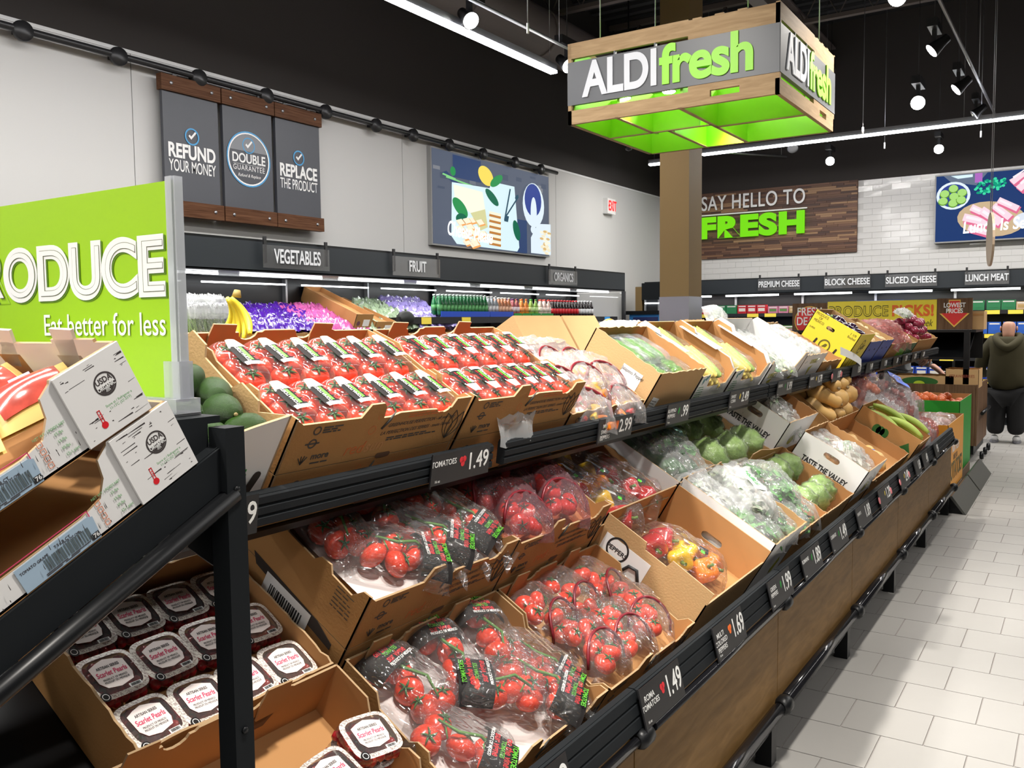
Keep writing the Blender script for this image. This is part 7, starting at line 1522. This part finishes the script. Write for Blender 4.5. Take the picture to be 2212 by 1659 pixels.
MB().lathe([(.004, -.02), (.012, -.012), (.003, .03)], 8, T=T_(bx, by-.205, 1.49)).build('nose', SKIN, h2)
for s_ in (-1, 1): MB().lathe(prof_sphere(1, 0, 6), 10, T=T_(bx+s_*.03, by-.19, 1.505) @ Sc(.018)).build('eye', WHITE, h2)
V = [P(.02, -.42, 1.02), P(-.06, -.52, .96), P(-.10, -.60, .88)]; skinmesh('forearm', V, chain(V), [.042, .036, .028], SKIN, wm)
hand(wm, P(-.10, -.60, .88), (0, -.6, -.8), (-1, 0, 0), s=1.0)
V = [P(-.14, -.42, 1.17), P(-.18, -.50, 1.15)]; skinmesh('cuff', V, chain(V), [.055, .048], SLV, wm)
hand(wm, P(-.20, -.44, 1.13), (-.15, .62, -.45), (-1, 0, .3), curl=.35, s=1.15)
# ---------------------------------------------------------------- price tags clipped on the rails
TAGM = mat('black_tag', (.012, .011, .012), .35); TW = mat('tag_white', (.78, .78, .76), .5)
def tag(row, px0, px1, py, name, price, icon, clip=False):
    yf, z0, z1, tilt = (1.332, 1.253, 1.318, 8) if row == 'u' else (.883, .640, .735, -14)
    ym_ = yf+.004 if row == 'u' else yf-.008
    x0, x1 = onY(px0, py, ym_).x, onY(px1, py, ym_).x; W_ = max(min(x1-x0, .34), .12); cx = (x0+x1)/2; H_ = .078 if row == 'u' else .098
    T = T_(cx, yf, z0) @ Rx(tilt) @ T_(0, -.004, (z1-z0)/2) @ Rx(90); x0, x1 = -W_/2, W_/2
    g = MB().box(x0, x1, -H_/2, H_/2, 0, .0015, 0, T).build('price_tag', TAGM, gd)
    MB().box(x0, x0+.002, -H_/2-.004, H_/2+.004, .0015, .005, 0, T).build('tag_clip', SATIN, g)
    F = lambda x, y: T @ T_(x, y, .0018)
    if name:
        ln = name.split(' '); hh = min(.015, H_*.7/len(ln)/1.3)
        for k, w_ in enumerate(ln): text(w_, hh, TW, g, F(x0+W_*.21, H_*.18-k*hh*1.35), sx=min(1, W_*.38/(len(w_)*hh*.85)), ext=.0001, bold=.01)
        text('16 oz', .007, TW, g, F(x0+.03, -H_*.38), ext=.0001)
    if icon:
        m = {'t': LRED, 'g': GREENPR, 'y': mat('icon_yellow', (.8, .6, .05), .5), 'o': mat('orange_print', (.85, .16, .02), .6)}[icon]
        b = MB()
        for (a, c_, r_) in ((-.006, .004, .008), (.006, .005, .008), (0, -.006, .008)) if icon in 'to' else ((0, 0, .006),): b.prism(ell(a, c_, r_, r_*(1 if icon in 'to' else 2.2), -20), F(W_*.02, H_*.12), .0003)
        if icon in 'to' and name and 'SWEET' in name:
            b = MB()
            for q in (-1, 0, 1): b.prism(ell(q*.009, 0, .004, .016, -10*q), F(W_*.02, H_*.12), .0003)
        o = b.build('icon', m, g); o['kind'] = 'stuff'
    text(price, H_*.58, TW, g, F(W_*.29, .002), ext=.0003, sx=min(.9, W_*.42/(H_*.58*len(price)*.62)), bold=.012)
    if clip:
        for s_ in (-1, 1): MB().prism(disc_pts(.018, 14), F(s_*W_*.5, 0), .003).build('pink_clip', mat('pink_clip', (.75, .22, .24), .4), g)
for a in [('u', 920, 1048, 1005, 'TOMATOES', '1.49', 't'), ('u', 1283, 1358, 930, 'MINI SWEET PEPPERS', '2.99', 'o'), ('u', 1432, 1482, 888, 'JALAPENO PEPPERS', '.99', 'g'), ('u', 1568, 1612, 860, 'SWEET CORN', '2.49', 'y'), ('u', 1672, 1706, 835, 'GREENS', '1.99', 'g'), ('u', 1742, 1772, 820, 'HEARTS', '1.79', 'y'), ('u', 1792, 1812, 808, '', '1.89', '', True), ('u', 1835, 1856, 798, '', '1.69', ''), ('u', 1866, 1881, 790, '', '1.49', ''), ('u', 1898, 1912, 783, '', '1.99', ''), ('u', 1925, 1937, 777, '', '.89', ''), ('u', 1945, 1956, 772, '', '1.29', ''), ('u', 1966, 1976, 767, '', '2.19', ''), ('u', 1985, 1994, 763, '', '2.49', ''), ('u', 330, 548, 1150, 'AVOCADOS', '1.49', ''),
          ('l', 1060, 1245, 1690, 'TOMATOES', '1.49', 't'), ('l', 1398, 1483, 1480, 'ROMA TOMATOES', '1.49', 't'), ('l', 1555, 1616, 1350, 'MULTI COLORED PEPPERS', '1.69', 'o'), ('l', 1672, 1718, 1255, 'GREEN PEPPERS', '1.99', 'g'), ('l', 1742, 1781, 1195, 'ROMAINE', '1.89', 'g'), ('l', 1803, 1836, 1145, 'CABBAGE', '1.49', 'g'), ('l', 1859, 1887, 1095, 'HEARTS', '1.89', ''), ('l', 1906, 1930, 1053, '', '1.29', 'y', True), ('l', 1950, 1969, 1018, '', '2.49', 'y', True), ('l', 1982, 1994, 990, '', '1.69', ''), ('l', 1999, 2010, 975, '', '.49', ''), ('l', 2024, 2032, 955, '', '1.99', '')]: tag(*a)
# plastic sleeve and crumpled papers hanging over the top rail
t = thing('crumpled_bag', 'crumpled clear bag hanging over the top rail before the second tomato carton', 'bag', T_(2.06, 1.362, 1.325)); MB().grid(8, 6, lambda u, v: Vector(((u-.5)*.17*(1+.2*v), -.03-.006*math.sin(u*9+v*4), -.02+.09*v+.03*noise.noise(Vector((u*4, v*3, 1)))))).build('film', WHITEF, t)
t = thing('paper_slip', 'white curled paper slip hanging over the rail beside the yellow carton', 'paper', T_(5.95, 1.36, 1.33)); MB().grid(8, 3, lambda u, v: Vector(((u)*.42, -.02-.05*math.sin(u*2), .08-.10*u+.05*v))).build('paper_sheet', WHITE, t)
